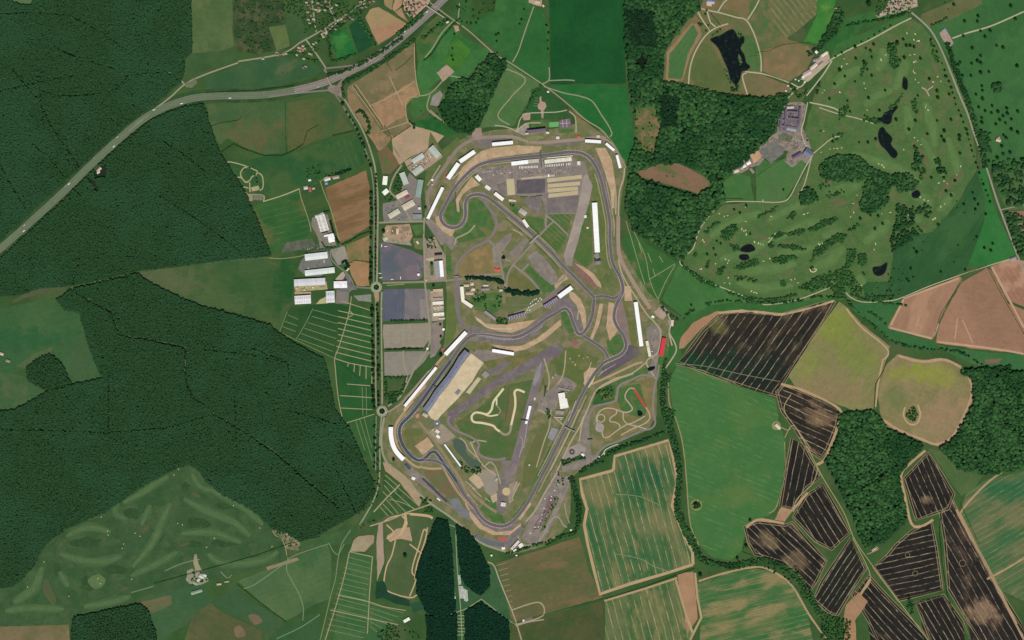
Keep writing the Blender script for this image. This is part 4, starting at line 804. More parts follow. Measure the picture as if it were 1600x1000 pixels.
strip("690,726 712,765 740,795", 3, surf((172, 132, 106), .16, 12, name='service_gravel'), 4, 'road')
strip("655,660 672,680 690,704 712,738 735,768 760,790 776,800", 4.2, surf((142, 128, 96), .18, 10, name='service_gravel'), 4, 'road')
# former runways
rw = lambda s, t, L=4: apron(s, t, L=L, nm='runway_ground', sc_=45)
rw("912,276 917,272 926,290 920,318 908,358 900,388 894,408 886,404 881,398 892,362 902,326", ((158, 144, 134), (150, 138, 128), (164, 150, 138)))
rw("880,398 895,404 894,416 884,414", ((150, 140, 132), (142, 132, 126)))
rw("868,536 880,545 878,552 856,566 836,574 806,590 780,602 752,622 728,640 706,652 700,646 722,630 752,608 780,588 812,570 842,552", ((118, 107, 108), (108, 99, 102), (128, 116, 114)))
rw("838,570 852,562 846,592 838,625 828,662 818,700 806,740 798,745 792,742 804,700 816,655 824,625 832,596", ((126, 114, 113), (118, 107, 108), (134, 120, 116)))
rw("838,578 847,564 843,590 836,603 832,600", ((146, 140, 140), (136, 130, 132)), 5)
rw("700,646 715,642 712,650 704,668 700,662", ((116, 102, 112), (108, 94, 106)), 5)
# inner roads
inn = surf((140, 130, 118), .12, 10, name='worn_asphalt')
strip(None, 2.8, inn, 5, 'road', many=["853,334 853,356", "866,345 852,358 838,374 818,396 802,414 794,428 790,452", "776,380 780,400 785,426 790,450", "802,414 820,428 836,444 846,458", "798,408 790,405 776,388 764,376", "728,431 750,430 785,428", "668,440 700,438 735,434", "862,444 880,436 886,420", "853,336 870,350 888,368", "826,412 815,424"])
strip(None, 2.2, surf((164, 152, 126), .12, 10, name='gravel_lane'), 5, 'path', many=["713,372 732,363 742,352", "710,382 713,372", "801,358 812,364 816,368", "688,258 668,290", "884,548 882,575 878,590 872,600", "850,560 858,590 856,610", "790,330 800,338", "905,476 902,500"])
strip("727,453 716,446 712,432 714,415 722,402 738,388 758,378 770,366 776,352 773,338 764,325 754,312 748,304", 4, surf((128, 116, 114), .12, 10, name='worn_asphalt'), 5, 'track_road')
strip("716,438 714,465 716,490 724,510 734,522", 6, surf((120, 112, 112), .12, 10, name='worn_asphalt'), 5, 'track_road')
strip("772,380 772,388 778,393 786,390 793,378", 2.4, inn, 6, 'road')
strip("703,650 700,658 706,668 720,676 738,684 748,694 746,706 756,714 775,718 790,716", 3.4, surf((132, 122, 118), .12, 10, name='worn_asphalt'), 5, 'track_road')
strip("760,690 745,688 738,692", 2, surf((170, 158, 130), .12, 10, name='gravel_lane'), 5, 'path')
strip("808,830 812,845 822,852 838,848 848,838 862,812 872,808 880,820 886,824", 2.4, surf((150, 140, 126), .12, 10, name='worn_asphalt'), 5, 'road'); strip("882,786 884,800 890,818", 1.8, surf((150, 142, 122), .12, 10, name='worn_asphalt'), 5, 'road')
# pale loops of the rally stage
cream = surf((216, 202, 160), .08, 8, name='chalk_surface')
strip(None, 3.4, cream, 6, 'road', many=["787,607 779,617 771,628 768,640 761,647 750,645 742,645 737,651 740,659 754,661 770,665 775,670 782,675", "798,667 802,650 805,635 805,622 804,613 809,609 820,613"])
strip("776,620 776,634 M".replace(' M', ''), 2.4, cream, 6, 'road'); strip("778,648 766,650 758,648", 2.4, cream, 6, 'road')
strip("776,633 782,642 778,648", 2.2, surf((138, 130, 102), .12, 8, name='worn_asphalt'), 6, 'road'); strip("781,674 788,679 796,676 799,664", 3.6, surf((150, 142, 116), .12, 8, name='worn_asphalt'), 6, 'road')
sheet([(791+6.3*math.cos(a), 768+6.3*math.sin(a)) for a in np.linspace(0, 6.283, 25)[:-1]], surf((196, 176, 132), .1, 8, name='trap_gravel'), 6, 'paved_ground', False, 0)
sheet([(683+5.3*math.cos(a), 661.5+5.3*math.sin(a)) for a in np.linspace(0, 6.283, 25)[:-1]], surf((112, 116, 116), .1, 8, name='worn_asphalt'), 6, 'paved_ground', False, 0)
# kart circuit
kart = surf((176, 164, 142), .1, 8, name='kart_asphalt')
strip(None, 1.9, kart, 6, 'track_road', many=["991,607 984,607 978,614 977,622 983,630 988,638 984,643 974,644 963,640 955,638 946,638 937,643 932,652 933,660 937,665", "991,607 1000,622 1010,638 1015,648 1014,656 1005,663 990,669 970,680", "974,645 974,655 980,662 990,665 998,667 1010,670", "963,640 963,646 955,652 953,658 962,660 968,664 968,668", "945,684 952,682 965,672 978,664 990,660 1008,650", "942,668 941,678 944,684"])
for cx, cy, r in ((939, 653.5, 6),): strip([(cx+r*math.cos(a), cy+r*math.sin(a)) for a in np.linspace(0, 6.283, 17)[:-1]], 1.7, kart, 6, 'track_road', closed=True)
apron([(937+7*math.cos(a), 668+7*math.sin(a)) for a in np.linspace(0, 6.283, 19)[:-1]], ((168, 156, 148), (158, 146, 140)), L=6)
sheet("989.5,608.5 992,607.5 1010,635.5 1008,638", surf((200, 62, 66), .08, 8, name='red_paint'), 7, 'road_marking_surface', False, 0)
strip(None, 3, surf((132, 124, 118), .12, 8, name='worn_asphalt'), 5, 'road', many=["1030,570 1026,592 1022,610 1020,640 1024,660 1016,670 1000,672", "1024,590 1005,586 985,594 968,602 964,615 962,626 945,631 930,635 922,645 919,665 920,690 922,708", "1000,674 970,688 948,696 936,706 930,712", "935,712 915,716 898,724 880,732"])
strip(None, 1.4, surf((196, 190, 166), .1, 8, name='chalk_surface'), 5, 'path', many=["966,694 955,698 945,704 944,712 938,718 928,722", "944,706 940,712 934,714", "936,713 940,719"])
# racing tracks
asp = surf((102, 95, 96), .1, 16, rough=.8, name='track_asphalt'); aspb = surf((66, 76, 88), .1, 16, rough=.8, name='track_asphalt')
loop = "735,526 722,538 707,560 690,583 672,608 655,632 640,650 628,662 624,673 626,687 633,701 643,713 654,719 664,716 672,708 679,706 685,712 692,722 700,733 712,750 723,769 735,785 742,793 748,803 757,813 770,820 786,822 800,816 812,803 824,786 835,766 845,746 857,723 870,697 884,669 897,643 910,615 924,591 935,576 945,566 958,560 970,554 977,545 978,536 974,524 966,513 960,500 960,488 963,477 968,466 973,455 972,442 967,429 960,417 956,404 954,388 953,370 953,350 950.5,334 947,315 943.5,300 940,284 935,269 928,255 918,244 905,238.5 888,237.5 870,240 845,243 800,247.5 770,251.5 750,257 735,267 720,282 708,297 700,312 693,325 688.5,335 690,345 697,352.5 708,356 718,353 725,345 727.5,334 727,322 729,312 734,306.5 743,304 752,304.5 763,309 775,318 795,335 820,355.5 845,378 865,398 880,415 900,435 914,450 923,459 928,465 927.5,475 926,490 922,503 916,514.5 909.5,521.5 903,521 898.5,512 894,500 890,488.5 884,482.5 877,484 868,490 855,497 845,504.5 830,515.5 815,524 800,527.5 780,527 765,524.5 748,523.5"
LOOP = smooth(P(loop), True, 6)
strip(LOOP, 5.0, asp, 6, 'track_road', sm=False, closed=True)
new = [p for p in LOOP if 623 < p[0] < 716 and p[1] > 560 and p[1] < 755]
strip(new, 4.9, aspb, 7, 'track_road', sm=False)
LINK = [smooth(P("928,464.5 938,463 948,463.5 958,466 966,463 970,458"), False, 6), smooth(P("909,523 920,530 934,539 943,546 948,554 950,560"), False, 6), smooth(P("652,719.5 662,719 676,719.5 690,724 700,733"), False, 6)]
strip(None, 4.6, asp, 6, 'track_road', sm=False, many=LINK)
strip("642,642 652,628 668,606 685,586 702,562 716,543", 3.5, surf((110, 104, 104), .1, 12, name='worn_asphalt'), 5, 'track_road')
def edges(p, d, closed): return [offset_line(p, d, closed)+([offset_line(p, d, closed)[0]] if closed else []), offset_line(p, -d, closed)+([offset_line(p, -d, closed)[0]] if closed else [])]
strip(None, .36, surf((184, 178, 172), .1, 10, name='road_paint'), 8, 'road_marking_lines', sm=False, many=edges(LOOP, 2.55, True)+[e for l in LINK for e in edges(l, 2.3, False)])
# kerbs at the bends: red and white blocks, a step of 0.1 m
def kerb(i0, i1, side):
    p = offset_line(LOOP, side*3.0, True); seg = p[i0:i1]; V, F, M = [], [], []
    for k in range(len(seg)-1):
        (x0, y0), (x1, y1) = seg[k], seg[k+1]; L = math.dist(seg[k], seg[k+1]) or 1; nx, ny = -(y1-y0)/L*.25, (x1-x0)/L*.25
        b = len(V)
        for z in (.2, .55):
            V += [Wp(x0+nx, y0+ny, z), Wp(x1+nx, y1+ny, z), Wp(x1-nx, y1-ny, z), Wp(x0-nx, y0-ny, z)]
        F += [(b+4, b+5, b+6, b+7), (b, b+1, b+5, b+4), (b+1, b+2, b+6, b+5), (b+2, b+3, b+7, b+6), (b+3, b, b+4, b+7)]; M += [k % 2]*5
    me = bpy.data.meshes.new('kerb'); me.from_pydata(V, [], F); me.materials.append(surf((190, 182, 176), .06, 6, name='kerb_paint')); me.materials.append(surf((176, 122, 112), .06, 6, name='kerb_paint'))
    for f, m in zip(me.polygons, M): f.material_index = m
    put('kerb', me, None, 'structure')
def near(x, y): return min(range(len(LOOP)), key=lambda i: math.dist(LOOP[i], (x, y)))
for x, y, n, s in ((628, 662, 9, 1), (660, 718, 8, -1), (682, 708, 8, 1), (770, 820, 12, 1), (970, 554, 12, -1), (961, 494, 8, 1), (972, 448, 9, -1), (905, 239, 10, -1), (735, 267, 10, 1), (700, 354, 12, -1), (727, 330, 9, 1), (745, 304, 9, 1), (908, 522, 9, -1), (884, 482, 8, 1), (790, 528, 12, 1)):
    i = near(x, y)
    for sd_ in (1, -1): kerb(max(0, i-n), min(len(LOOP)-1, i+n), sd_)
strip(None, .5, surf((196, 192, 188), .08, 8, name='road_paint'), 8, 'road_marking_lines', many=["744,523.5 765,525.5 780,528 800,528.5", "836,518 848,509", "938,583 950,576 962,569", "934,588 948,576", "943,570 952,565", "826,650 818,700", "813,682 817,690 811,715", "752,270 770,267", "1048,512 1044,500"])
# service roads and banks that run beside the track
def beside(x0, y0, x1, y1, d):
    i, j = near(x0, y0), near(x1, y1); i, j = min(i, j), max(i, j)
    return offset_line(LOOP[i:j+1], d)
strip(None, 1.3, surf((166, 150, 126), .16, 8, name='service_gravel'), 4, 'road', sm=False, wob=.06, many=[beside(953, 370, 940, 284, 6.5), beside(960, 417, 935, 269, -6.5), beside(835, 766, 910, 615, 7), beside(845, 746, 897, 643, -5.5), beside(708, 297, 750, 257, -6), beside(770, 251, 888, 238, -5.5), beside(795, 335, 880, 415, 5), beside(775, 318, 865, 398, -5), beside(622, 690, 660, 632, 6), beside(690, 583, 655, 632, -5), beside(700, 733, 735, 785, 6), beside(712, 750, 742, 793, -5.5)])
strip(None, 1.2, field_mat((64, 90, 46), (78, 98, 54), sc_=20, grain=.3, name='bank_grass'), 4, 'lawn', sm=False, wob=.1, many=[beside(950, 334, 954, 388, 9.5), beside(845, 746, 910, 615, 10), beside(857, 723, 897, 643, -8.5), beside(800, 247, 888, 238, -8), beside(795, 335, 880, 415, 8), beside(788, 328, 865, 398, -8)])
# red patches of run-off
for s, c in (("689,545 693,543 694,547 690,549", (190, 84, 76)), ("694,276 698,270 700,273 696,280", (180, 80, 78)), ("650,648 655,646 655,652 650,654", (200, 130, 118)), ("779,838 792,840 791,846 777,843", (178, 92, 80)), ("894,528 905,536 898,540 894,536", (150, 92, 92)), ("631,305 638,302 640,308 634,311", (150, 74, 84)), ("902,213 906,211 908,215 903,216", (198, 90, 70))):
    sheet(s, surf(c, .12, 6, name='red_paint'), 5, 'paved_ground', False, .1)

# ================================================================== water
wat = NT('water', .12, .22); wat = wat.done(wat.mix(wat.ss(wat.noise(1/16, None, 4, .65), .5, .75), (.005, .009, .009, 1), (.020, .030, .020, 1)))
wat2 = NT('algae_water', .15, .5); wat2.bsdf.inputs['Base Color'].default_value = (.062, .098, .064, 1); wat2 = wat2.m
bank = field_mat((70, 78, 50), (84, 86, 62), sc_=12, grain=.4, name='reed_bank')
for s in ("1110,62 1116,58 1126,55 1142,46 1149,50 1154,60 1161,56 1163,64 1157,75 1163,86 1166,98 1172,104 1166,110 1159,112 1156,124 1151,132 1146,130 1141,122 1137,108 1130,92 1124,78 1118,70",
          "1412,120 1418,126 1417,140 1410,136", "1398,164 1403,167 1398,174 1394,180 1393,189 1388,194 1381,193 1375,189 1367,186 1372,184 1378,183 1382,177 1390,172", "1374,202 1380,199 1385,206 1394,216 1392,226 1402,238 1400,246 1394,246 1384,234 1376,226 1372,214", "1156,390 1164,383 1174,382 1180,390 1170,394 1160,393", "1157,398 1168,398 1170,404 1162,407 1155,403",
          "1364,418 1376,416 1386,410 1383,425 1374,431 1366,428", "1425,302 1433,297 1438,303 1434,309 1426,308", "1421,335 1428,333 1429,341 1422,342"):
    q = smooth(P(s), True, 4); q = q if area2(q) < 0 else q[::-1]; sheet(offset_line(q, .9, True), bank, 4, 'shore_ground', False, .4); sheet(q, wat, 5, 'lake_water', False, .35)
sheet("996,642 1000,641 1004,645 1003,649 998,650 996,646", wat, 7, 'pond_water', True, .1)
for s in ("1012,575 1022,572 1023,576 1015,580", "784,401 787,398 790,402 788,405 784,404"): sheet(s, wat, 7, 'pond_water', True, .1)
for s in ("708,688 716,686 726,692 728,704 734,714 742,718 752,724 750,730 738,731 728,722 718,710 710,700",): sheet(s, wat2, 6, 'pond_water', True, .2)
lawn("1154,84 1158,90 1160,98 1157,100 1153,92", (92, 108, 70), (84, 100, 60), L=6)
# bunkers: shallow sand hollows on the links
sandm = surf((218, 200, 160), .12, 5, name='bunker_sand')
bl = "1417,52 1428,62 1434,64 1376,92 1384,86 1377,94 1315,104 1323,100 1319,92 1429,85 1422,86 1431,96 1428,97 1427,111 1429,114 1430,124 1435,129 1436,64 1465,120 1470,127 1458,128 1350,130 1352,138 1447,165 1446,168 1450,172 1285,145 1288,141 1312,144 1355,172 1430,53 " \
     "1287,205 1297,233 1303,232 1308,232 1315,231 1283,238 1373,256 1378,258 1381,261 1429,215 1434,220 1439,226 1412,234 1501,260 1495,273 1467,286 1475,283 1480,287 1339,305 1333,318 1334,332 1329,339 1378,334 1391,332 1438,308 1444,312 1450,314 1470,323 1476,319 1461,341 1458,343 1419,335 1368,381 1366,390 1285,380 1281,382 " \
     "1165,323 1165,346 1124,334 1132,338 1137,337 1205,338 1165,360 1159,358 1162,361 1166,366 1179,378 1185,380 1188,381 1192,382 1202,372 1098,375 1100,378 1118,412 1094,421 1096,420 1134,405 1139,407 1137,411 1193,408 1203,404 1138,434 1132,442 1140,443 1174,455 1178,457 1182,458 1236,437 1242,436 1247,442 1279,381 1266,420 1273,420 1346,446 1256,335 1262,333 1192,313 " \
     "168,830 169,836 211,833 219,838 193,850 191,857 69,878 43,917 108,932 153,904 157,912 206,905 278,818 285,820 158,808 406,825 425,854 335,841 323,855 365,790 272,742 279,733 235,752"
by = list(P(bl))
V, F = [], []
def blob(cx, cy, r, z, k=9, e=1.6):
    a0 = random.random()*3.1; ca, sa = math.cos(a0), math.sin(a0); q = []
    for i in range(k):
        a = 6.283*i/k; rr = r*random.uniform(.75, 1.2); u, v = rr*e*math.cos(a), rr*math.sin(a)/e*1.25; q.append((cx+u*ca-v*sa, cy+u*sa+v*ca))
    return q
for x, y in by:
    q = blob(x, y, random.uniform(.7, 1.2) if x > 500 else .7, 0, 9, random.uniform(1.2, 2.1))
    sheet(q if area2(q) < 0 else q[::-1], sandm, 5, 'bunker_ground', False, 0)
strip("1266,421 1267,424 1271,425 1275,423 1275,420", 1.3, sandm, 5, 'bunker_ground'); strip("222,759 228,753 237,750", .9, surf((150, 158, 122), .1, 6, name='mown_path'), 4, 'path')
# ================================================================== buildings and other made things
class MB:
    def __init__(s): s.v, s.f, s.m = [], [], []
    def quad(s, a, b, c, d, m=0): k = len(s.v); s.v += [a, b, c, d]; s.f.append((k, k+1, k+2, k+3)); s.m.append(m)
    def tri(s, a, b, c, m=0): k = len(s.v); s.v += [a, b, c]; s.f.append((k, k+1, k+2)); s.m.append(m)
    def box(s, x0, x1, y0, y1, z0, z1, m=0, top=True):
        k = len(s.v); s.v += [(x0, y0, z0), (x1, y0, z0), (x1, y1, z0), (x0, y1, z0), (x0, y0, z1), (x1, y0, z1), (x1, y1, z1), (x0, y1, z1)]
        f = [(0, 1, 5, 4), (1, 2, 6, 5), (2, 3, 7, 6), (3, 0, 4, 7), (3, 2, 1, 0)]+([(4, 5, 6, 7)] if top else [])
        for q in f: s.f.append(tuple(k+i for i in q)); s.m.append(m)
    def tube(s, a, b, r0, r1, n=6, m=0):
        a, b = Vector(a), Vector(b); d = (b-a).normalized(); u = d.orthogonal().normalized(); w = d.cross(u); k = len(s.v)
        for p, r in ((a, r0), (b, r1)):
            for i in range(n): t = 6.2832*i/n; s.v.append(tuple(p+u*r*math.cos(t)+w*r*math.sin(t)))
        for i in range(n): j = (i+1) % n; s.f.append((k+i, k+j, k+n+j, k+n+i)); s.m.append(m)
        s.f.append(tuple(k+n+i for i in range(n))); s.m.append(m)
    def mesh(s, name, mats):
        me = bpy.data.meshes.new(name); me.from_pydata(s.v, [], s.f)
        for q in mats: me.materials.append(q)
        for f, i in zip(me.polygons, s.m): f.material_index = i
        return me
    def part(s, name, mats, parent, label=None):
        mats = mats if isinstance(mats, (list, tuple)) else [mats]
        o = bpy.data.objects.new(name, s.mesh(name, mats)); COL.objects.link(o); o.parent = parent
        if label: o['label'] = label
        return o
def thing(name, label, cat, x, y, z=0, rot=0, group=None):
    o = bpy.data.objects.new(name, None); COL.objects.link(o); o.location = Wp(x, y, z); o.rotation_euler = (0, 0, rot); o.empty_display_size = 3
    o['label'] = label; o['category'] = cat
    if group: o['group'] = group
    return o
glass = surf((70, 84, 96), .1, 6, .25, .5, name='rooflight_glass'); wallm = surf((170, 168, 160), .1, 8, name='cladding_wall'); brick = surf((140, 104, 84), .14, 4, name='brick_wall'); steel = surf((120, 122, 124), .1, 6, .5, .4, name='grey_steel')
def building(axis, width, h, col, label, name='warehouse', cat='building', kind='gable', wall=None, group=None, sky=0, vents=0, seam=2.2, var=.1, pitch=.1, stripe=None):
    (x0, y0), (x1, y1) = P(axis); L = math.dist((x0, y0), (x1, y1))*S/2; Wd = width*S/2; rot = math.atan2(-(y1-y0), x1-x0)
    o = thing(name, label, cat, (x0+x1)/2, (y0+y1)/2, 0, rot, group)
    w = MB(); w.box(-L, L, -Wd, Wd, 0, h, top=False); w.part('wall', wall or wallm, o)
    r = MB(); e = .35; ht = h+pitch*Wd; rm = roof_mat(col, seam, var)
    if kind == 'gable':
        r.quad((-L-e, -Wd-e, h-.03), (L+e, -Wd-e, h-.03), (L+e, 0, ht), (-L-e, 0, ht)); r.quad((-L-e, 0, ht), (L+e, 0, ht), (L+e, Wd+e, h-.03), (-L-e, Wd+e, h-.03))
        for sx in (-1, 1): r.tri((sx*L, -Wd, h-.05), (sx*L, Wd, h-.05), (sx*L, 0, ht-.1))
        top = lambda y: ht-(ht-h)*abs(y)/Wd
    else:
        r.box(-L-.1, L+.1, -Wd-.1, Wd+.1, h-.02, h+.5); r.box(-L, L, -Wd, Wd, h+.5, h+.55); top = lambda y: h+.55
    roof = r.part('roof', rm, o)
    for k in range(sky):
        cx = -L+(k+.5)*2*L/sky
        for sgn in (-1, 1):
            g = MB(); a, b = Wd*.25, Wd*.75; x = min(.8, L/sky*.35)
            g.quad((cx-x, sgn*a, top(a)+.12), (cx+x, sgn*a, top(a)+.12), (cx+x, sgn*b, top(b)+.12), (cx-x, sgn*b, top(b)+.12)) if sgn > 0 else g.quad((cx-x, -b, top(b)+.12), (cx+x, -b, top(b)+.12), (cx+x, -a, top(a)+.12), (cx-x, -a, top(a)+.12))
            g.part('skylight', glass, roof)
    for k in range(vents):
        u, v = random.uniform(-.8, .8)*L, random.uniform(-.6, .6)*Wd; b = MB(); z = top(v); s_ = random.uniform(.7, 1.5); b.box(u-s_, u+s_, v-s_*.7, v+s_*.7, z-.2, z+1.3); b.part('roof_vent', steel, roof)
    d = MB(); d.box(L*.3, L*.3+min(4, L*.4), -Wd-.12, -Wd+.02, 0, min(4, h*.7)); d.part('door', steel, o)
    return o
cream_, wht, grn = (226, 220, 200), (252, 252, 248), (158, 166, 156)
# business park north of the roundabout
building("493,339 506,334", 4, 6, (226, 224, 210), 'small cream lean-to at the north end of the big pale factory beside the brown field', 'annex', vents=1)
building("500.5,336 508,361", 13.5, 10, (228, 224, 212), 'big pale factory with dotted rooflights beside the brown striped field', 'factory', sky=12, vents=4, seam=3)
building("513,373 522,371", 13, 9, (250, 250, 246), 'bright white square warehouse south of the dotted pale factory', 'warehouse', vents=2)
building("519,366 521,374", 5, 7, (250, 250, 246), 'narrow white block attached to the east of the square white warehouse', 'annex')
building("506.5,369 513,367.5", 2.5, 5, (250, 250, 248), 'small white shed between the two white factories in the hedged yard', 'shed')
building("477,402.5 512,398.5", 10, 11, (222, 226, 220), 'long white shed with plain roof, northernmost of the three long business park sheds', 'warehouse', seam=4)
building("477,427 523,422", 8.5, 10, (216, 224, 216), 'long narrow pale green white shed below a grey yard in the business park', 'warehouse', seam=4)
building("460,442 508.5,439.5", 10.5, 11, (206, 208, 208), 'long shed with a grey ridge band above a row of sandy yards', 'warehouse', seam=3, var=.12)
building("461,469 486,467.5", 13, 11, (232, 230, 226), 'white hall with a grid of dark rooflights in the corner by the dark green field', 'factory', sky=9, vents=0)
building("510,464 523,463.5", 18, 11, (222, 220, 220), 'grey white hall with striped roof next to the triangular pale yard', 'warehouse', sky=5)
building("522,445 542.5,444.5", 10.5, 10, (244, 240, 240), 'white hall with a lilac roof panel by the entrance road of the business park', 'warehouse', vents=3)
building("541,423 545,419", 3, 4, (216, 214, 160), 'tiny cream hut under the dark hedge beside the pinkish field', 'hut')
building("384,309 387,309", 5, 4, (190, 180, 150), 'small buff shed at the scrambling course yard', 'shed')
# farmsteads in the fields west of the avenue
for a, w, c, l in (("507,281 516,278", 6, (208, 196, 180), 'pale farm shed beside the dark tree belt above the brown field'), ("520,278 530,276", 5, (176, 150, 136), 'brown roofed barn east of the pale farm shed'), ("508,287 512,286", 4, (120, 140, 190), 'small blue roofed shed of the farm above the brown field'),
                ("484,292 485,300", 4, (170, 96, 84), 'red roofed barn in the farmyard at the field corner'), ("475,294 481,293", 5, (200, 194, 184), 'grey white shed left of the red barn in the field corner'), ("482,282 486,281", 3, (230, 230, 224), 'small white house among garden trees north of the red barn'), ("488,295 492,294", 3, (176, 166, 158), 'small grey barn right of the red barn')):
    building(a, w, 5, c, l, 'barn', 'barn', pitch=.5)
# industrial estate inside the avenue
building("602.5,275.5 601,289", 7, 8, (246, 246, 226), 'upright cream white unit beside the avenue road, northern of two', 'warehouse', vents=1)
building("599,303 606,297", 7, 7, (248, 246, 236), 'small slanted cream white unit among trees beside the avenue', 'warehouse', vents=1)
building("628,270 635,288", 8.5, 8, (184, 192, 180), 'grey green roofed workshop with side bay, north of the cream brown roof', 'warehouse', vents=2)
building("646,271.5 660,261", 9, 8, (178, 186, 172), 'long grey green shed on the south side of the caravan yard', 'warehouse', seam=3)
building("645,253 662,242", 7.5, 8, (186, 196, 186), 'grey green shed on the north side of the sandy yard', 'warehouse', seam=3)
building("673,230 686,245", 10, 9, (178, 188, 176), 'large grey green shed at the corner by the small green lawn', 'warehouse', seam=3)
building("620,308.5 637,299.5", 7, 8, (214, 198, 176), 'cream roofed unit with dark red edging between two car parks', 'warehouse', vents=2)
building("630,325.5 647,316", 9.5, 8, (206, 194, 170), 'broad beige roofed unit south of the dark red awning', 'warehouse', vents=2)
building("608,339 624,329", 8, 8, (202, 196, 172), 'beige roofed unit south west of the broad beige one', 'warehouse', vents=2)
building("657.5,281 653,308", 8.5, 8, (142, 160, 150), 'long grey green shed with one white skylight strip by the perimeter road', 'warehouse', seam=3, vents=2)
building("645,338 659,338", 6.5, 7, (128, 148, 142), 'flat grey green block with bright southern edge beside round silos', 'warehouse', kind='flat', vents=3)
building("621,357 621,366", 3.5, 4, (214, 194, 158), 'narrow sandy roofed huts row on the building site', 'shed', kind='flat')
building("651,377 654,381", 3, 4, (206, 200, 168), 'small cream hut on the grass plot above the dark car park', 'hut')
building("599,375 606,372", 5, 3, (196, 190, 164), 'cream storage tent at the corner of the dark car park', 'tent_hall', kind='flat')
# visitor hall beside the car park
building("684.5,407.5 687.5,433", 13, 10, (150, 152, 150), 'grey roofed exhibition hall beside the mottled car park', 'hall', vents=4, seam=3)
building("689,407.5 691,432.5", 5.5, 13, wht, 'tall white roofed wing on the east side of the grey exhibition hall', 'hall_wing', kind='flat')
building("679,398.5 691,397.5", 2, 12, (40, 40, 44), 'dark glazed porch at the north end of the grey exhibition hall', 'porch', kind='flat')
for a, w, c, l in (("676,474 693,473", 5, (240, 234, 216), 'cream white shed, upper one in the garage row beside the car park'), ("677,491.5 694,490.5", 5, (240, 236, 220), 'cream white shed, lower one in the garage row beside the car park'), ("676.5,467 692,466.5", 3, (172, 156, 140), 'beige flat shed just above the upper cream shed'), ("686,498 695,497.5", 2, (222, 214, 196), 'narrow white strip shed under the lower cream shed'),
                   ("677,454 692,453", 4, (196, 176, 146), 'sandy roofed store at the north end of the garage row'), ("677,481 693,480", 4, (190, 176, 148), 'mottled sandy store between the two cream sheds')):
    building(a, w, 5, c, l, 'garage', 'building', kind='flat', vents=3)
# farm buildings inside the circuit
for a, w, c, l in (("725,446 733,446", 4, (206, 186, 158), 'pale barn with brown bands at the north of the old farm inside the circuit'), ("735,444 740,443", 5, (212, 190, 172), 'pinkish barn south of the long dark hedge'), ("737,452 742,452", 5, (216, 202, 176), 'square cream barn in the middle of the old farm'), ("728,458 740,458", 5, (188, 160, 138), 'long brown roofed barn in the old farm yard'),
                   ("752,452 764,451", 4, (140, 128, 122), 'grey slate house with car court in the old farm'), ("755,446 763,446", 2.5, (212, 206, 188), 'white roofed range under the dark hedge'), ("780,454 785,453", 3, (206, 198, 176), 'small white lodge between the two dark hedges')):
    building(a, w, 5, c, l, 'barn', 'barn', pitch=.5, vents=1)
# hotel block north of the circuit with its curved front
hb = building("824,206.5 853,203.5", 5, 17, (112, 96, 110), 'tall hotel with dark purple roof and pale parapet beside a green pitch', 'hotel', 'hotel', kind='flat', vents=12)
building("821,209.5 826,209", 3, 14, (206, 196, 180), 'cream west bay of the tall purple roofed hotel', 'hotel_bay', kind='flat'); building("853,207.5 858,208", 3, 10, (220, 216, 204), 'white pavilion at the east end of the purple roofed hotel', 'pavilion', kind='flat')
building("869,215.5 874,215.5", 4, 5, (226, 218, 204), 'white square pavilion on grass by the tennis court', 'pavilion', kind='flat'); building("932,213.5 937,213.5", 4, 5, (212, 200, 164), 'square cream building behind the white north stand', 'pavilion', kind='flat')
for s, c in (("858,191 873,190 873,198 858,199", (106, 168, 98)), ("874,188 891,185 892,198 874,200", (118, 100, 112))): sheet(s, surf(c, .08, 6, name='court_surface'), 5, 'court_ground', False, 0)
strip(None, .4, white, 6, 'road_marking_lines', sm=False, many=["879,187 880,199", "885,186 886,199", "874,193 891,192"])
# paddock
building("825,252.5 842,251", 5.5, 6, (196, 188, 170), 'beige flat garage block joined to the east of the white pit garages', 'garage_block', kind='flat', vents=4)
building("799,256 825,253", 6, 7, wht, 'bright white pit garage block on the inside of the northern straight', 'garage_block', kind='flat')
building("851,253 893,248.5", 6, 7, (226, 222, 200), 'long cream pit garage block east of the small scrutineering bay', 'garage_block', kind='flat', vents=10, seam=4)
building("846,247 846,260", 5, 5, (142, 132, 124), 'dark scrutineering bay between the beige and cream garages', 'garage_block', kind='flat', vents=5)
building("855,247 895,243.5", 1.6, 5, (216, 208, 184), 'thin pale pit wall gantry shelter above the cream garages', 'shelter', kind='flat')
building("904,252 904.5,258", 4.5, 6, (232, 226, 214), 'white medical building alone on tarmac right of the paddock', 'medical_building', kind='flat', vents=2)
for a, l in (("855,282 909,276", 'upper'), ("856,290.5 906,286.5", 'middle'), ("856,298 903,294.5", 'second lowest'), ("857,306 903,301", 'lowest')):
    (x0, y0), (x1, y1) = P(a); sheet([(x0, y0-3), (x1, y1-3), (x1, y1+3), (x0, y0+3)], surf((190, 174, 136), .14, 6, name='pale_paving'), 5, 'paved_ground', False, .1)
sheet("791,280 803,279 805,304 793,305", surf((188, 176, 136), .14, 6, name='pale_paving'), 5, 'paved_ground', False, .1)
sheet("814,278 852,274 867,272 867,276 814,281", surf((178, 166, 146), .16, 5, name='pale_paving'), 5, 'paved_ground', False, .1)
building("857,272 857.5,276.5", 2, 4, (248, 246, 240), 'small white kiosk on the pale strip in the paddock', 'kiosk', kind='flat')
building("744,274.5 751,282", 6, 8, (246, 244, 236), 'white oval hospitality stand at the hairpin end of the paddock', 'hospitality_building', kind='flat', vents=2)
building("758.5,290.5 766,296", 5.5, 6, (236, 228, 218), 'pinkish white pavilion between the oval stand and the long white stand', 'pavilion', kind='flat')
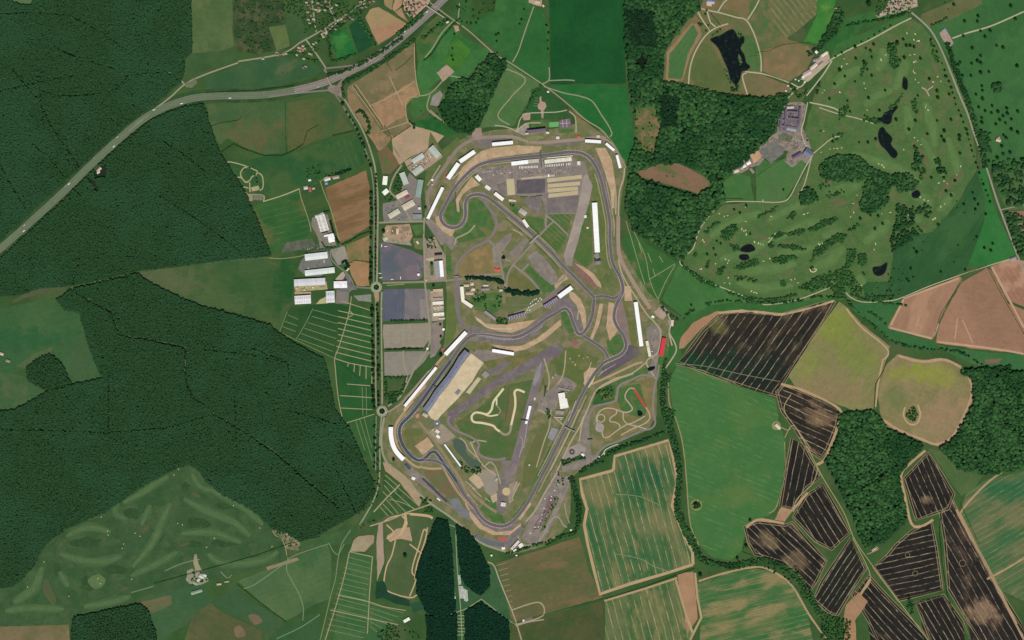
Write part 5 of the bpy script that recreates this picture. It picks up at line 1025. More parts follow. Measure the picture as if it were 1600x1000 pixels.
building("812,328 822,335", 7, 5, (186, 180, 168), 'grey mottled marquee beside the diagonal straight', 'marquee', kind='gable', vents=5, var=.2)
building("795,313 806,314", 3, 5, (220, 206, 188), 'pale entertainment deck by the trees above the grey marquee', 'pavilion', kind='flat', vents=4)
building("914.5,338.5 914,338.8", 4, 4, (216, 220, 204), 'small white cabin on the runway edge, larger of two', 'cabin', kind='flat') if False else building("912.5,338.5 916.5,338.5", 4.5, 4, (220, 222, 206), 'small white cabin on the runway edge, larger of two', 'cabin', kind='flat')
building("916.5,356 919.5,356", 2.5, 3, (232, 224, 206), 'small white cabin on the runway edge, smaller of two', 'cabin', kind='flat')
building("928.8,317 933.2,394.5", 8, 12, wht, 'very long white roofed hall standing alone beside the old runway', 'hall', kind='flat')
building("931,396 934,404", 7, 6, (132, 138, 124), 'grey green annex at the south end of the very long white hall', 'annex', kind='flat', vents=2)
building("930,411 938,410.5", 5, 6, (142, 126, 148), 'purple grey block below the dark footbridge south of the long hall', 'annex', kind='flat', vents=3)
# the long pit building beside the southern straight
wing = thing('pit_building', 'very long blue grey winged pit building beside the southern straight', 'pit building', 0, 0)
wing.location = Wp(698, 600)
def along(poly, w0, w1, z0, z1, ref, zend=None, m=0, mb=None):
    """slab following a plan line between offsets w0..w1 (grid units), heights z0 (under) to z1 at the w0 edge and zend at the w1 edge"""
    mb = mb or MB(); a = offset_line(poly, w0); b = offset_line(poly, w1); rx, ry = ref; ze = z1 if zend is None else zend; th = z1-z0
    f = lambda p, z: ((p[0]-rx)*S, (ry-p[1])*S, z)
    for i in range(len(poly)-1):
        q = [f(a[i], z1), f(a[i+1], z1), f(b[i+1], ze), f(b[i], ze)]; u = [f(a[i], z0), f(a[i+1], z0), f(b[i+1], ze-th), f(b[i], ze-th)]
        mb.quad(*q, m); mb.quad(*u[::-1], m); mb.quad(u[0], u[1], q[1], q[0], m); mb.quad(u[2], u[3], q[3], q[2], m)
        if i == 0: mb.quad(u[3], u[0], q[0], q[3], m)
        if i == len(poly)-2: mb.quad(u[1], u[2], q[2], q[1], m)
    return mb
wl = P("731,550 722,561 714,575 704,590 692,605 684,615 676,628 666,642"); ref = (698, 600)
along(wl, -3.2, 5.2, 0, 17, ref).part('wall', surf((150, 152, 160), .08, 5, .3, .5, name='glazed_wall'), wing)
along(wl, -4.2, .6, 17.2, 19.2, ref, 21).part('roof', surf((112, 116, 134), .12, 8, .4, .4, name='wing_roof'), wing)
along(wl, .7, 6.2, 19.6, 20.6, ref, 17.6).part('roof', surf((122, 126, 142), .12, 8, .4, .4, name='wing_roof'), wing)
for k in range(1, 7):
    c = wl[k]; b = MB(); fx, fy = (c[0]-ref[0])*S, (ref[1]-c[1])*S; b.box(fx-3, fx+3, fy-3, fy+3, 20.5, 23); b.part('roof_vent', steel, wing)
fld("736,552 756,567 748,578 738,596 716,622 690,648 682,658 674,654 668,646 684,622 702,600 722,570", (206, 188, 152), (198, 180, 146), (212, 196, 162), L=5, name='paved_ground', sc_=30, j=.1, grain=.08)
fld("747,589 752,592 734,616 728,613", (200, 186, 154), (190, 176, 146), L=6, name='paved_ground', j=.1)
building("755,582 762,588", 9, 4, (146, 140, 128), 'grey brown square event pavilion below the pale paddock terrace', 'pavilion', kind='flat', vents=3)
building("713,616 718,610", 5, 4, (124, 128, 138), 'small dark grey cabin block on the slope edge of the pale terrace', 'cabin', kind='flat', vents=3)
building("661,646 668,651", 5, 8, (196, 188, 168), 'pale end block of the long pit building next to a pink ramp', 'annex', kind='flat', vents=6)
building("681,672 686,676", 5, 5, (222, 214, 194), 'pale square hut on the pavilion terrace, northern of two', 'hut', kind='flat'); building("682,680 687,684", 4, 5, (246, 240, 226), 'white square hut on the pavilion terrace, southern of two', 'hut', kind='flat')
# buildings at the southern bend and rally stage
building("782.5,787.5 790,788.5", 6, 7, (226, 214, 200), 'white and tan square building at the southern bend of the circuit', 'clubhouse', kind='flat', vents=4)
building("774,751 777,747", 3, 5, (160, 172, 176), 'little grey blue hut by the paved fan near the pond', 'hut'); building("826,726 828,727", 2.5, 4, (200, 196, 184), 'small pale hut at the end of the pinkish runway strip', 'hut')
building("877,614 880.5,638", 10, 9, (244, 240, 228), 'large cream white assembly hall beside the old runway', 'hall', vents=4, seam=3); building("882,623 885,637", 7, 8, (240, 236, 224), 'stepped eastern bay of the large cream white assembly hall', 'hall_wing', vents=2)
building("868,644 881,645", 6, 5, (152, 144, 134), 'grey yard store south of the cream white assembly hall', 'store', kind='flat', vents=4); building("872,606 890,610", 3, 4, (148, 138, 132), 'grey workshop row north of the cream white assembly hall', 'workshop', kind='flat', vents=8); building("868,652 880,653", 1.5, 3, (196, 180, 156), 'thin sandy fence of huts south of the yard store', 'shed', kind='flat')
building("828.5,634 823.5,655", 4.2, 7, wht, 'narrow white roofed garage row along the pinkish runway', 'garage_block', kind='flat'); building("823,657.5 821.5,662", 3.4, 6, wht, 'short white garage just south of the narrow white garage row', 'garage_block', kind='flat'); building("835,625 836,621", 2.5, 4, (200, 200, 194), 'small grey hut north of the narrow white garage row', 'hut')
building("799,858 811,845", 4, 7, (218, 206, 206), 'pinkish white pavilion south of the southern grandstand', 'pavilion', kind='flat', vents=4); building("811,854 817,850", 6, 6, (236, 230, 214), 'square cream pavilion next to the pinkish white one', 'pavilion', kind='flat', vents=2); building("802,861 807,858", 2.5, 5, (226, 224, 204), 'small cream kiosk below the pinkish white pavilion', 'kiosk', kind='flat'); building("784,857 789,856", 4, 5, (240, 234, 216), 'cream ticket office at the corner where the stands meet', 'kiosk', kind='flat')
building("643.5,746 648.5,748.5", 4.5, 5, (246, 244, 236), 'white catering unit beside the lane west of the open stand', 'kiosk', kind='flat', vents=2); building("683,778 688,782", 2.2, 4, (240, 236, 222), 'narrow white cabin at the south end of the open stand', 'cabin', kind='flat')
building("631,971 640,966", 4.5, 6, (238, 238, 228), 'long white shed by the lane at the edge of the dark southern wood', 'barn', 'barn', vents=1); building("817,969 819,970", 3, 3, (236, 232, 226), 'tiny white hut beside a grey hardstanding in the brown field', 'hut')
sheet("816,968 831,964 833,967 818,972", surf((120, 112, 112), .12, 6, name='worn_asphalt'), 5, 'paved_ground', False, .1)
# east side
building("1010.5,532.5 1015.5,557", 4.2, 6, (226, 220, 190), 'narrow cream roofed block parallel to the eastern white stand', 'hospitality_building', kind='flat', vents=5); building("1018,494 1022,496", 3.6, 4, (244, 238, 230), 'small white cabin beside the square earth yard', 'cabin', kind='flat'); building("1050.5,500 1049.8,509.5", 4, 5, (224, 204, 190), 'pale double shed under the trees east of the circuit', 'barn', 'barn', pitch=.4)
building("1008,520 1016,524", 6, 3, (190, 172, 150), 'sandy flat store above the narrow cream block', 'store', kind='flat', vents=2) if False else None
building("1212,663 1219,670", 4.5, 5, (216, 204, 182), 'pale farm shed alone at the edge of the big green meadow', 'barn', 'barn', pitch=.3)
building("909,708.5 913,711.5", 4, 5, (250, 248, 242), 'white pointed marquee beside the roundel garden', 'marquee', pitch=.9)
# golf clubhouse and stables in the east
dkr = (108, 98, 112)
for a, w, h, c, l in (("1229,168.5 1240,167.5", 4, 8, (190, 180, 172), 'pale roofed north range of the mansion stables'), ("1222,178 1218,200", 4, 9, dkr, 'dark slate west range of the mansion stables'), ("1250,168 1248,194", 3, 9, dkr, 'dark slate east range of the mansion stables'), ("1228,170 1226,204", 3, 9, (112, 102, 118), 'dark slate spine range of the mansion stables'), ("1231,174 1246,175", 3, 8, (90, 82, 92), 'dark cross range in the upper court of the stables'), ("1232,184 1247,186", 2.5, 8, (84, 80, 92), 'dark cross range in the lower court of the stables'),
                      ("1236,176 1235,184", 2, 7, (104, 96, 104), 'short dark link between the two cross ranges'), ("1229,200 1244,203", 7, 6, (140, 140, 146), 'wide grey flat roof at the south end of the stables'), ("1216,186 1226,188", 3, 8, (100, 92, 104), 'dark wing poking west from the stables'), ("1220,196 1229,199", 4, 8, (104, 96, 106), 'dark south west block of the stables')):
    building(a, w, h, c, l, 'stable_block', 'building', kind='gable', wall=brick, pitch=.5, seam=1.2, vents=2)
building("1257,236 1268,243", 12, 8, (106, 110, 130), 'slate blue golf clubhouse with white roof lantern', 'clubhouse', wall=brick, pitch=.35, vents=2); building("1238,247 1252,239", 5.5, 7, (92, 84, 104), 'dark slate long wing west of the golf clubhouse', 'clubhouse_wing', wall=brick, pitch=.4)
building("1257.5,239.5 1261,241.5", 2.5, 14, (232, 230, 226), 'white lantern block rising through the slate clubhouse roof', 'roof_lantern', kind='flat') if False else None
for a, w, c, l in (("1166,256 1172,253", 6, (246, 240, 226), 'big white farmhouse roof by the wood, middle of the farm'), ("1160,261 1165,258", 5, (232, 220, 204), 'white barn by the wood, south west of the big farmhouse'), ("1147,268 1154,266", 5, (214, 194, 168), 'tan barn at the lower end of the wood side farm'), ("1158,262 1161,264", 3, (190, 180, 170), 'grey shed beside the white barn at the wood'), ("1172,263 1178,270", 4, (150, 130, 126), 'brown roofed cottage at the start of the paddock path')):
    building(a, w, 5, c, l, 'barn', 'barn', pitch=.5)
for a, w, c, l in (("1274,80 1277,83", 4, (240, 236, 230), 'white cottage alone north of the estate yard'), ("1266,108 1276,100", 5, (214, 200, 184), 'long cream barn in the estate yard'), ("1255,118 1266,112", 7, (198, 182, 168), 'broad cream barn at the south of the estate yard'), ("1270,95 1280,92", 5, (142, 130, 140), 'dark slate house in the estate yard'), ("1283,88 1292,82", 4, (230, 216, 196), 'pale cottage row at the north east of the estate yard'), ("1276,106 1286,98", 4, (176, 156, 144), 'brown barn on the east side of the estate yard'), ("1253,122 1257,118", 4, (236, 230, 218), 'small white store at the lower corner of the estate yard')):
    building(a, w, 6, c, l, 'farm_building', 'building', wall=brick, pitch=.5)
sheet("1250,124 1262,112 1276,94 1284,84 1294,80 1297,92 1280,112 1262,128", surf((178, 158, 138), .2, 6, name='yard_gravel'), 4, 'yard_ground', False, .4)
fld("1217,204 1221,172 1236,163 1252,166 1250,206 1232,207", (112, 104, 108), (100, 94, 102), (134, 124, 118), L=5, name="yard_ground", sc_=10)
sheet("1214,206 1216,190 1222,164 1234,160 1254,160 1260,164 1254,200 1262,215 1270,240 1262,256 1252,250 1238,262 1226,252 1232,236 1214,232 1200,240 1186,258 1172,262 1160,270 1146,272 1142,266 1160,252 1176,240 1192,224 1206,212", field_mat((150, 134, 120), (136, 124, 112), (112, 108, 96), sc_=14, grain=.26, name='yard_gravel'), 3, 'yard_ground', False, .4)
fld("1186,236 1206,222 1226,230 1224,240 1204,256", (116, 112, 106), (104, 104, 98), (120, 124, 104), L=4, name='car_park_ground', sc_=15)
fld("1172,242 1184,234 1191,244 1178,256", (196, 160, 124), (186, 150, 116), L=4, name='yard_ground'); fld("1216,210 1228,208 1240,214 1234,222 1218,218", (112, 112, 92), (80, 96, 66), L=4, name='car_park_ground', sc_=10)
building("1104,3 1116,4", 5, 6, (160, 166, 186), 'blue grey lodge at the head of the lake drive', 'lodge', pitch=.5); sheet("1102,0 1118,0 1112,10 1104,9", surf((200, 174, 140), .15, 5, name='yard_gravel'), 4, 'yard_ground', False, .2)
building("1474,46 1477,50", 6, 4, (150, 140, 156), 'grey shed at the north tip of the drive forecourt', 'shed'); building("1578,406 1587,403", 5, 5, (150, 140, 142), 'grey barn at the corner of the brown fields by the lane', 'barn', 'barn', pitch=.4)
building("1556,218 1563,220", 5, 6, (206, 180, 158), 'pale house in parkland trees east of the lane', 'house', 'house', pitch=.6); building("1560,214 1561,217", 3, 5, (190, 150, 130), 'small tan outhouse beside the pale parkland house', 'outhouse', pitch=.6)
building("1362,860 1369,856", 3.5, 5, (190, 170, 158), 'grey pink cottage at the wood corner between black fields', 'house', 'house', pitch=.6)
for a, w, c, l in (("699,34 700,36", 4, (236, 226, 200), 'cream barn beside the bridge lane near the motorway'), ("836,2 844,4", 5, (196, 172, 150), 'tan farm building at the top by the dark green field'), ("848,8 850,11", 2.5, (216, 206, 180), 'cream shed just below the tan farm building'), ("855,143 858,144", 2.5, (232, 226, 210), 'tiny white gatehouse on the northern entrance lane'),
                   ("106,212 110,215", 3, (190, 184, 150), 'pale hut in the western forest north of the motorway'), ("101,222 104,226", 3, (150, 136, 110), 'brownish hut in the western forest north of the motorway'), ("152,268 158,262", 4, (196, 172, 144), 'tan lodge in a clearing just south of the motorway'), ("152,271 156,268", 3, (200, 200, 176), 'white cottage beside the tan forest lodge'), ("146,359 148,362", 3, (192, 196, 164), 'lone pale hut deep in the western forest'), ("143,289 147,293", 2.5, (160, 176, 128), 'greenish hut on the forest spur south of the motorway'),
                   ("0,552 6,554", 4, (206, 184, 158), 'tan farmhouse at the left edge beside the pale field'), ("10,563 16,565", 4, (150, 140, 122), 'grey barn near the left edge below the tan farmhouse'), ("443,831 451,834", 3, (240, 240, 226), 'white golf shed at the top of the dirt yard by the forest'), ("308,908 312,904", 4, (196, 200, 180), 'small pale greenkeeper shed at the links road'), ("312,899 319,902", 6, (206, 206, 190), 'pale hall of the farm beside the links road'), ("302,909 309,913", 4, (160, 160, 144), 'grey yard barn of the farm beside the links road'), ("299,927 316,922", 5, (140, 160, 134), 'pale green roofed greenhouse south of the links farm'), ("339,913 346,912", 3, (196, 170, 146), 'tan cottage south of the links road'), ("351,909 358,908", 2.5, (150, 156, 130), 'grey cottage beside the tan one south of the links road'), ("318,898 323,900", 3.5, (220, 220, 208), 'white barn at the east end of the links farm')):
    building(a, w, 5, c, l, 'cottage', 'house', pitch=.5)
sheet("292,892 300,888 306,894 322,896 326,908 312,914 296,912 290,906", surf((140, 142, 118), .25, 4, name='yard_gravel'), 4, 'yard_ground', False, .5); sheet("304,866 307,866 310,880 316,892 306,896 302,880", surf((150, 142, 112), .2, 4, name='yard_gravel'), 4, 'yard_ground', False, .3)
fld("424,826 440,830 452,836 462,842 470,850 466,860 448,858 444,846 436,836 426,832", (124, 118, 92), (104, 104, 76), (146, 136, 106), L=4, name='yard_ground', sc_=12)
# village in the north: small houses, yards between them
vil = []
def houses(spec, label, group, cols):
    for x, y, a in spec:
        dx, dy = math.cos(a)*2.0, math.sin(a)*2.0; c = random.choice(cols)
        building("%g,%g %g,%g" % (x-dx, y-dy, x+dx, y+dy), random.uniform(2.4, 3.3), 5, c, label, 'house', 'house', wall=brick, group=group, pitch=.7, seam=.8)
tones = [(160, 144, 124), (140, 126, 112), (118, 106, 98), (176, 168, 150), (136, 104, 90)]
houses([(482, 8, .2), (486, 13, 1.4), (481, 19, .1), (486, 25, 1.5), (482, 31, .2), (479, 4, .1), (488, 3, 1.4), (484, 36, .2), (490, 30, .1)], 'small house in the row of gardens along the northern side lane', 'houses along the northern side lane', tones)
houses([(497, 5, .3), (503, 8, .2), (509, 3, 1.2), (512, 10, .3), (498, 12, .2), (508, 16, .2), (518, 12, .2), (520, 18, .4), (526, 8, .3)], 'small house beside the sandy cul-de-sac in the northern village', 'houses of the sandy cul-de-sac', tones)
houses([(533, 30, -.6), (528, 32, -.6), (537, 26, 1), (542, 22, -.5), (547, 27, .3), (551, 30, .2), (539, 33, 1.2), (524, 37, -.6), (519, 41, -.5)], 'small house in the cluster where the village road bends', 'houses at the village road bend', tones)
houses([(505, 49, .6), (508, 57, .2), (503, 54, 1), (516, 45, .3), (524, 46, .3), (511, 43, -.5)], 'small house in the leafy gardens south of the village road', 'houses south of the village road', tones)
houses([(470, 75, .5), (474, 72, .5), (466, 79, .4), (471, 79, 1.2), (464, 86, .5), (484, 84, .3), (488, 86, .8), (490, 69, .4), (494, 67, 1), (447, 84, .3), (443, 85, .2), (434, 86, .2), (438, 85, .3), (411, 92, -.3), (475, 92, .3), (478, 104, .4), (474, 106, 1)], 'small house among trees beside the western village green', 'houses by the western village green', tones)
houses([(563, 3, -.5), (569, 6, -.5), (566, 12, .3), (572, 11, .5), (560, 9, .3), (578, 3, .4), (584, 2, .2)], 'small house at the top of the village beside the tan field', 'houses beside the tan field', tones)
houses([(634, 6, .5), (640, 9, .6), (646, 12, .4), (638, 15, 1.5), (644, 19, .5), (651, 8, .7), (656, 5, .6), (650, 17, .4), (655, 13, -.6), (646, 3, .5), (660, 9, .5), (664, 2, .6), (641, 23, .3), (648, 23, .6)], 'small pinkish house in the dense estate by the motorway bridge', 'houses by the motorway bridge', [(170, 138, 120), (150, 122, 106), (140, 112, 98), (188, 164, 142)])
houses([(1392, 6, .2), (1398, 9, .3), (1404, 4, .5), (1410, 10, .8), (1416, 3, .7), (1421, 8, .5), (1424, 2, .5), (1428, 7, .2), (1376, 22, -.2), (1382, 19, -.2), (1388, 19, -.1), (1402, 17, .2), (1410, 15, .4), (1372, 25, .1), (1306, 13, .2)], 'small pale house in the hamlet at the top of the eastern lane', 'houses of the eastern hamlet', tones)
sheet("630,4 660,0 672,2 668,8 652,24 645,30 634,20", surf((182, 150, 130), .22, 4, name='garden_ground'), 3, 'yard_ground', False, .4)
sheet("1388,4 1405,0 1432,0 1434,10 1420,14 1404,20 1388,22 1372,28 1368,24 1384,14", surf((170, 152, 130), .22, 4, name='garden_ground'), 3, 'yard_ground', False, .4)
sheet("502,50 508,44 512,50 510,58 504,60", surf((176, 166, 130), .2, 4, name='garden_ground'), 4, 'yard_ground', False, .3); sheet("464,74 476,70 478,78 468,82", surf((186, 158, 122), .2, 4, name='garden_ground'), 4, 'yard_ground', False, .3); sheet("490,14 502,15 498,21 494,18", surf((188, 176, 138), .2, 4, name='garden_ground'), 4, 'yard_ground', False, .3)

# ------------------------------------------------------------------ grandstands
seatm = surf((86, 86, 104), .12, 4, name='seat_plastic'); roofw = surf((250, 250, 247), .05, 9, .6, .2, name='stand_roof_membrane'); conc = surf((150, 146, 138), .1, 6, name='concrete')
def grandstand(poly, w, label, front=1, h=13, roof=roofw, seats=None, curve=False, cat='grandstand', seat_from=None):
    p = P(poly); p = smooth(p, False, 5) if curve else [(p[i][0]+(p[i+1][0]-p[i][0])*k/4, p[i][1]+(p[i+1][1]-p[i][1])*k/4) for i in range(len(p)-1) for k in range(4)]+[p[-1]]
    if front < 0: p = p[::-1]
    m = p[len(p)//2]; o = thing('grandstand', label, cat, m[0], m[1])
    if roof:
        along(p, -w/2, w/2, h-.9, h-.4, m, h+.6).part('roof', roof, o)
        tr = MB()
        a, b = offset_line(p, -w/2+.1), offset_line(p, w/2-.1)
        for i in range(0, len(p), 1): tr.tube(((a[i][0]-m[0])*S, (m[1]-a[i][1])*S, h-1.2), ((b[i][0]-m[0])*S, (m[1]-b[i][1])*S, h-.2), .25, .25, 4)
        tr.part('roof_truss', steel, o)
    st = MB(); n = 8; sw0, sw1 = (-w*.42, w*.46)
    for k in range(n):
        f0 = sw1-(sw1-sw0)*k/n; f1 = sw1-(sw1-sw0)*(k+1)/n; z = 1.2+(h-5)*k/(n-1) if roof else 1+6*k/(n-1)
        along(p, f1, f0, 0.05+.01*k, z, m, None, 0, st)
    st.part('seating', seats or seatm, o)
    hb = h-1 if roof else 8
    along(p, -w*.47, -w*.43, 0, hb, m).part('back_wall', conc, o)
    if roof:
        c = offset_line(p, -w*.36)
        for i in range(0, len(p), 2 if len(p) > 5 else 1):
            x, y = (c[i][0]-m[0])*S, (m[1]-c[i][1])*S; b = MB(); b.box(x-.3, x+.3, y-.3, y+.3, 0, h-.7); b.part('column', steel, o)
    return o
grandstand("668.5,342 692,293", 5, 'long straight white roofed grandstand on the west of the hairpin', 1)
grandstand("700,279.5 716.5,255.5", 7, 'white roofed grandstand north of the red patch, lower of an angled pair', 1)
grandstand("718.5,253 742,237", 6.5, 'white roofed grandstand, upper of the angled pair by the north west bend', 1)
grandstand("769,226 801.5,223", 5.5, 'short white roofed grandstand above the gravel of the northern straight', 1, h=15)
grandstand("914,220.5 939,222", 5, 'short white roofed grandstand left of the north east corner', 1)
grandstand("946.5,224.5 959.5,235.5", 4.2, 'short slanted white roofed grandstand at the north east corner', 1)
grandstand("963.5,242.5 968.8,263", 4, 'small white roofed grandstand upright at the eastern perimeter', 1)
grandstand("993,472 1002,541", 6.2, 'very long straight white roofed grandstand at the eastern chicane', 1, h=13)
grandstand("1037.5,528 1032.5,556.5", 6.5, 'red roofed grandstand on the far east of the circuit', 1, h=11, roof=surf((206, 44, 60), .06, 10, .5, .3, name='red_stand_roof'))
grandstand("873,464 893.5,449", 7, 'white roofed grandstand in the middle of the circuit at the old hairpin', 1, h=14)
grandstand("696,554 728.5,519", 6.5, 'white roofed grandstand beside the old pit straight, next to the car parks', 1, h=13)
grandstand("632.5,634.5 682,574", 4.4, 'long thin white roofed grandstand facing the long pit building', 1, h=13)
grandstand("611,667 611.2,680 614,694 620,706 631,718", 7, 'curved white roofed grandstand wrapping the south western bend', -1, h=13, curve=True)
grandstand("769,547.5 803,553", 5, 'white roofed grandstand south of the double bend gravel', -1, h=12)
grandstand("721.5,448 723.5,470 738,479.5", 5.5, 'cream roofed angled grandstand beside the old farm', 1, h=11, roof=surf((240, 234, 216), .05, 12, name='cream_stand_roof'))
grandstand("694.5,694 720,728.5", 2.4, 'very thin white roofed grandstand beside the pond', 1, h=8)
grandstand("773,302 786.5,312.5", 5.6, 'white roofed grandstand beside the start of the diagonal straight', 1, h=12, roof=surf((246, 242, 232), .05, 12, name='cream_stand_roof'))
grandstand("817.5,343.5 825,355", 4.6, 'small white roofed grandstand halfway along the diagonal straight', 1, h=10, roof=surf((240, 238, 216), .05, 12, name='cream_stand_roof'))
grandstand("757,486.5 775,499.5", 5, 'open grey terrace with white front wall above the double bend gravel', 1, roof=None, seats=surf((150, 140, 140), .2, 3, name='seat_plastic'))
grandstand("661,748 698,784", 4, 'open dark seated grandstand with ribbed back along the south western lawn', -1, roof=None, seats=surf((92, 86, 100), .2, 3, name='seat_plastic'))
grandstand("793,851 817,823", 6, 'open grey seated grandstand at the southern bend, eastern half', -1, roof=None, seats=surf((132, 124, 126), .14, 4, name='seat_plastic'))
grandstand("744,837 752,843 766,848 788,852", 7, 'open grey seated grandstand at the southern bend, western half', -1, roof=None, seats=surf((116, 122, 124), .14, 4, name='seat_plastic'), curve=True)
grandstand("634,725 641,733", 5, 'open blue grey seated grandstand next to the curved white one', -1, roof=None, seats=surf((84, 90, 116), .14, 4, name='seat_plastic'))
# pit buildings with ribbed roofs in the old paddock
def ribbed(axis, w, label, n):
    o = building(axis, w, 10, (110, 100, 124), label, 'pit_building', kind='flat'); (x0, y0), (x1, y1) = P(axis); L = math.dist((x0, y0), (x1, y1))*S/2
    for k in range(n):
        x = -L+(k+.5)*2*L/n; b = MB(); b.box(x-.9, x+.9, -w*S*.48, w*S*.3, 10.56, 11.4); b.part('roof_rib', surf((206, 198, 206), .08, 6, name='rib_paint'), o)
ribbed("794,497.5 821,490", 5.6, 'purple roofed pit building with pale ribs, western of two', 7); ribbed("850,479.5 871,466", 5.6, 'purple roofed pit building with pale ribs, eastern of two', 7)
# bridges over track and roads
def bridge(axis, w, label, z=7, col=(150, 144, 132), name='footbridge'):
    (x0, y0), (x1, y1) = P(axis); L = math.dist((x0, y0), (x1, y1))*S/2; rot = math.atan2(-(y1-y0), x1-x0); o = thing(name, label, 'bridge', (x0+x1)/2, (y0+y1)/2, 0, rot); W2 = w*S/2
    b = MB(); b.box(-L, L, -W2, W2, z-.9, z); b.part('deck', surf(col, .1, 8, name='bridge_deck'), o)
    for sg in (-1, 1): b = MB(); b.box(-L, L, sg*W2-.15, sg*W2+.15, z+.01, z+1.2); b.part('parapet', steel, o)
    for u in (-.9, -.3, .3, .9): b = MB(); b.box(u*L-.5, u*L+.5, -W2*.8, W2*.8, 0, z-.9); b.part('pier', conc, o)
    return o
bridge("882,667 898,674.5", 2.2, 'footbridge over the southern straight by the assembly hall', 8); bridge("828,381 842,367", 3.4, 'road bridge carrying the inner road over the diagonal straight', 7, (156, 148, 134), 'road_bridge'); bridge("929,406.5 938.5,407", 2.0, 'dark footbridge at the south end of the very long white hall', 11, (70, 66, 70)); bridge("844.5,236 846,262", 1.8, 'gantry footbridge across the northern straight at the garages', 8, (96, 88, 100))
bridge("664,8 694,28", 2.2, 'lane bridge over the dual carriageway near the pinkish houses', 7, (168, 160, 138), 'road_bridge'); bridge("511,121 519,137", 2.6, 'junction bridge over the dual carriageway', 7, (150, 146, 124), 'road_bridge'); bridge("710,432.5 717,432.5", 2.4, 'short bridge over the old track beside the farm', 6, (150, 138, 122), 'road_bridge'); bridge("918,687 926,686", 1.2, 'thin footbridge over the kart service road', 6, (96, 96, 90)); bridge("814,656.5 824,657", 1.2, 'gantry over the pinkish runway at the white garage row', 7, (96, 88, 100)); bridge("676,602 684,607", 1.5, 'gantry over the southern straight in front of the long pit building', 7, (110, 110, 112))
# red tent, roundel garden, silos
t = thing('marquee', 'bright red marquee on the brown lawn inside the circuit', 'marquee', 777, 421)
for dx, dy in ((-2.6, .4), (.4, -.8), (3, -.2)):
    b = MB(); x, y = dx*S, dy*S; r = 4.6; b.box(x-r, x+r, y-r, y+r, 0, 3, top=False); q = [(x-r-.2, y-r-.2, 3), (x+r+.2, y-r-.2, 3), (x+r+.2, y+r+.2, 3), (x-r-.2, y+r+.2, 3)]
    for i in range(4): b.tri(q[i], q[(i+1) % 4], (x, y, 7))
    b.part('canvas', surf((238, 84, 78), .1, 5, name='red_canvas'), t)
t = thing('marquee', 'small red canopy between the white northern stands', 'marquee', 904, 213.5); b = MB(); b.box(-5, 5, -4, 4, 0, 3, top=False)
q = [(-5.2, -4.2, 3), (5.2, -4.2, 3), (5.2, 4.2, 3), (-5.2, 4.2, 3)]
for i in range(4): b.tri(q[i], q[(i+1) % 4], (0, 0, 6))
b.part('canvas', surf((224, 92, 70), .1, 5, name='red_canvas'), t)
t = thing('canopy_tent', 'small orange red tent beside the eastern perimeter road', 'tent', 1009.5, 481.5); b = MB(); b.box(-4, 4, -4, 4, 0, 3, top=False); q = [(-4.2, -4.2, 3), (4.2, -4.2, 3), (4.2, 4.2, 3), (-4.2, 4.2, 3)]
for i in range(4): b.tri(q[i], q[(i+1) % 4], (0, 0, 5.5))
b.part('canvas', surf((206, 92, 70), .1, 5, name='red_canvas'), t)
building("634.5,307.5 638,305.5", 5.5, 4, (150, 62, 80), 'dark red awning in front of the cream roofed unit', 'awning', kind='flat')
t = thing('sculpture_ring', 'dark round ring monument on the pale plaza near the kart track', 'monument', 893.8, 706)
b = MB(); R0, R1, n = 5.5, 11, 28
for i in range(n):
    a0, a1 = 6.2832*i/n, 6.2832*(i+1)/n; c0, s0, c1, s1 = math.cos(a0), math.sin(a0), math.cos(a1), math.sin(a1)
    b.quad((R0*c0, R0*s0, 3), (R1*c0, R1*s0, 2.4), (R1*c1, R1*s1, 2.4), (R0*c1, R0*s1, 3)); b.quad((R1*c0, R1*s0, 0), (R1*c1, R1*s1, 0), (R1*c1, R1*s1, 2.4), (R1*c0, R1*s0, 2.4)); b.quad((R0*c1, R0*s1, 0), (R0*c0, R0*s0, 0), (R0*c0, R0*s0, 3), (R0*c1, R0*s1, 3))
b.part('ring_wall', surf((70, 66, 66), .1, 5, name='dark_stone'), t)
for k in range(10): a = k*.628; b = MB(); b.box(13.5*math.cos(a)-1.2, 13.5*math.cos(a)+1.2, 13.5*math.sin(a)-1.2, 13.5*math.sin(a)+1.2, 0, 1.4); b.part('stone_block', surf((70, 66, 66), .1, 5, name='dark_stone'), t)
def silo(x, y, r, c, label, h=8):
    t = thing('silo', label, 'tank', x, y); b = MB(); b.tube((0, 0, 0), (0, 0, h), r, r, 16); b.part('tank_wall', surf(c, .06, 5, .5, .4, name='tank_paint'), t); b = MB(); n = 16
    for i in range(n): a0, a1 = 6.2832*i/n, 6.2832*(i+1)/n; b.tri((r*1.04*math.cos(a0), r*1.04*math.sin(a0), h+.02), (r*1.04*math.cos(a1), r*1.04*math.sin(a1), h+.02), (0, 0, h+1.6))
    b.part('tank_roof', surf(c, .06, 5, .5, .4, name='tank_paint'), t)
silo(655.5, 325.5, 6, (226, 216, 222), 'round pinkish white tank beside the perimeter road'); silo(807, 787+80.5, 3.6, (244, 242, 230), 'white round tank on grass south of the southern stands'); silo(768, 867.5, 4, (246, 244, 232), 'white round water tank in the grass near the dark wood')
silo(683, 661.5, 4, (232, 232, 226), 'white round feature at the centre of the dark circular pad', 4); silo(666, 437.5, 3, (226, 216, 180), 'small cream round kiosk on the mini roundabout', 4); silo(892, 828, 4.5, (226, 224, 190), 'cream round tank at the tip of the southern loop road', 5); silo(675.5, 281, 5, (246, 244, 236), 'white round tent on the grass west of the hairpin stand', 6); silo(675.5, 288.5, 2.6, (226, 224, 206), 'small white round tent below the larger one west of the hairpin', 5)
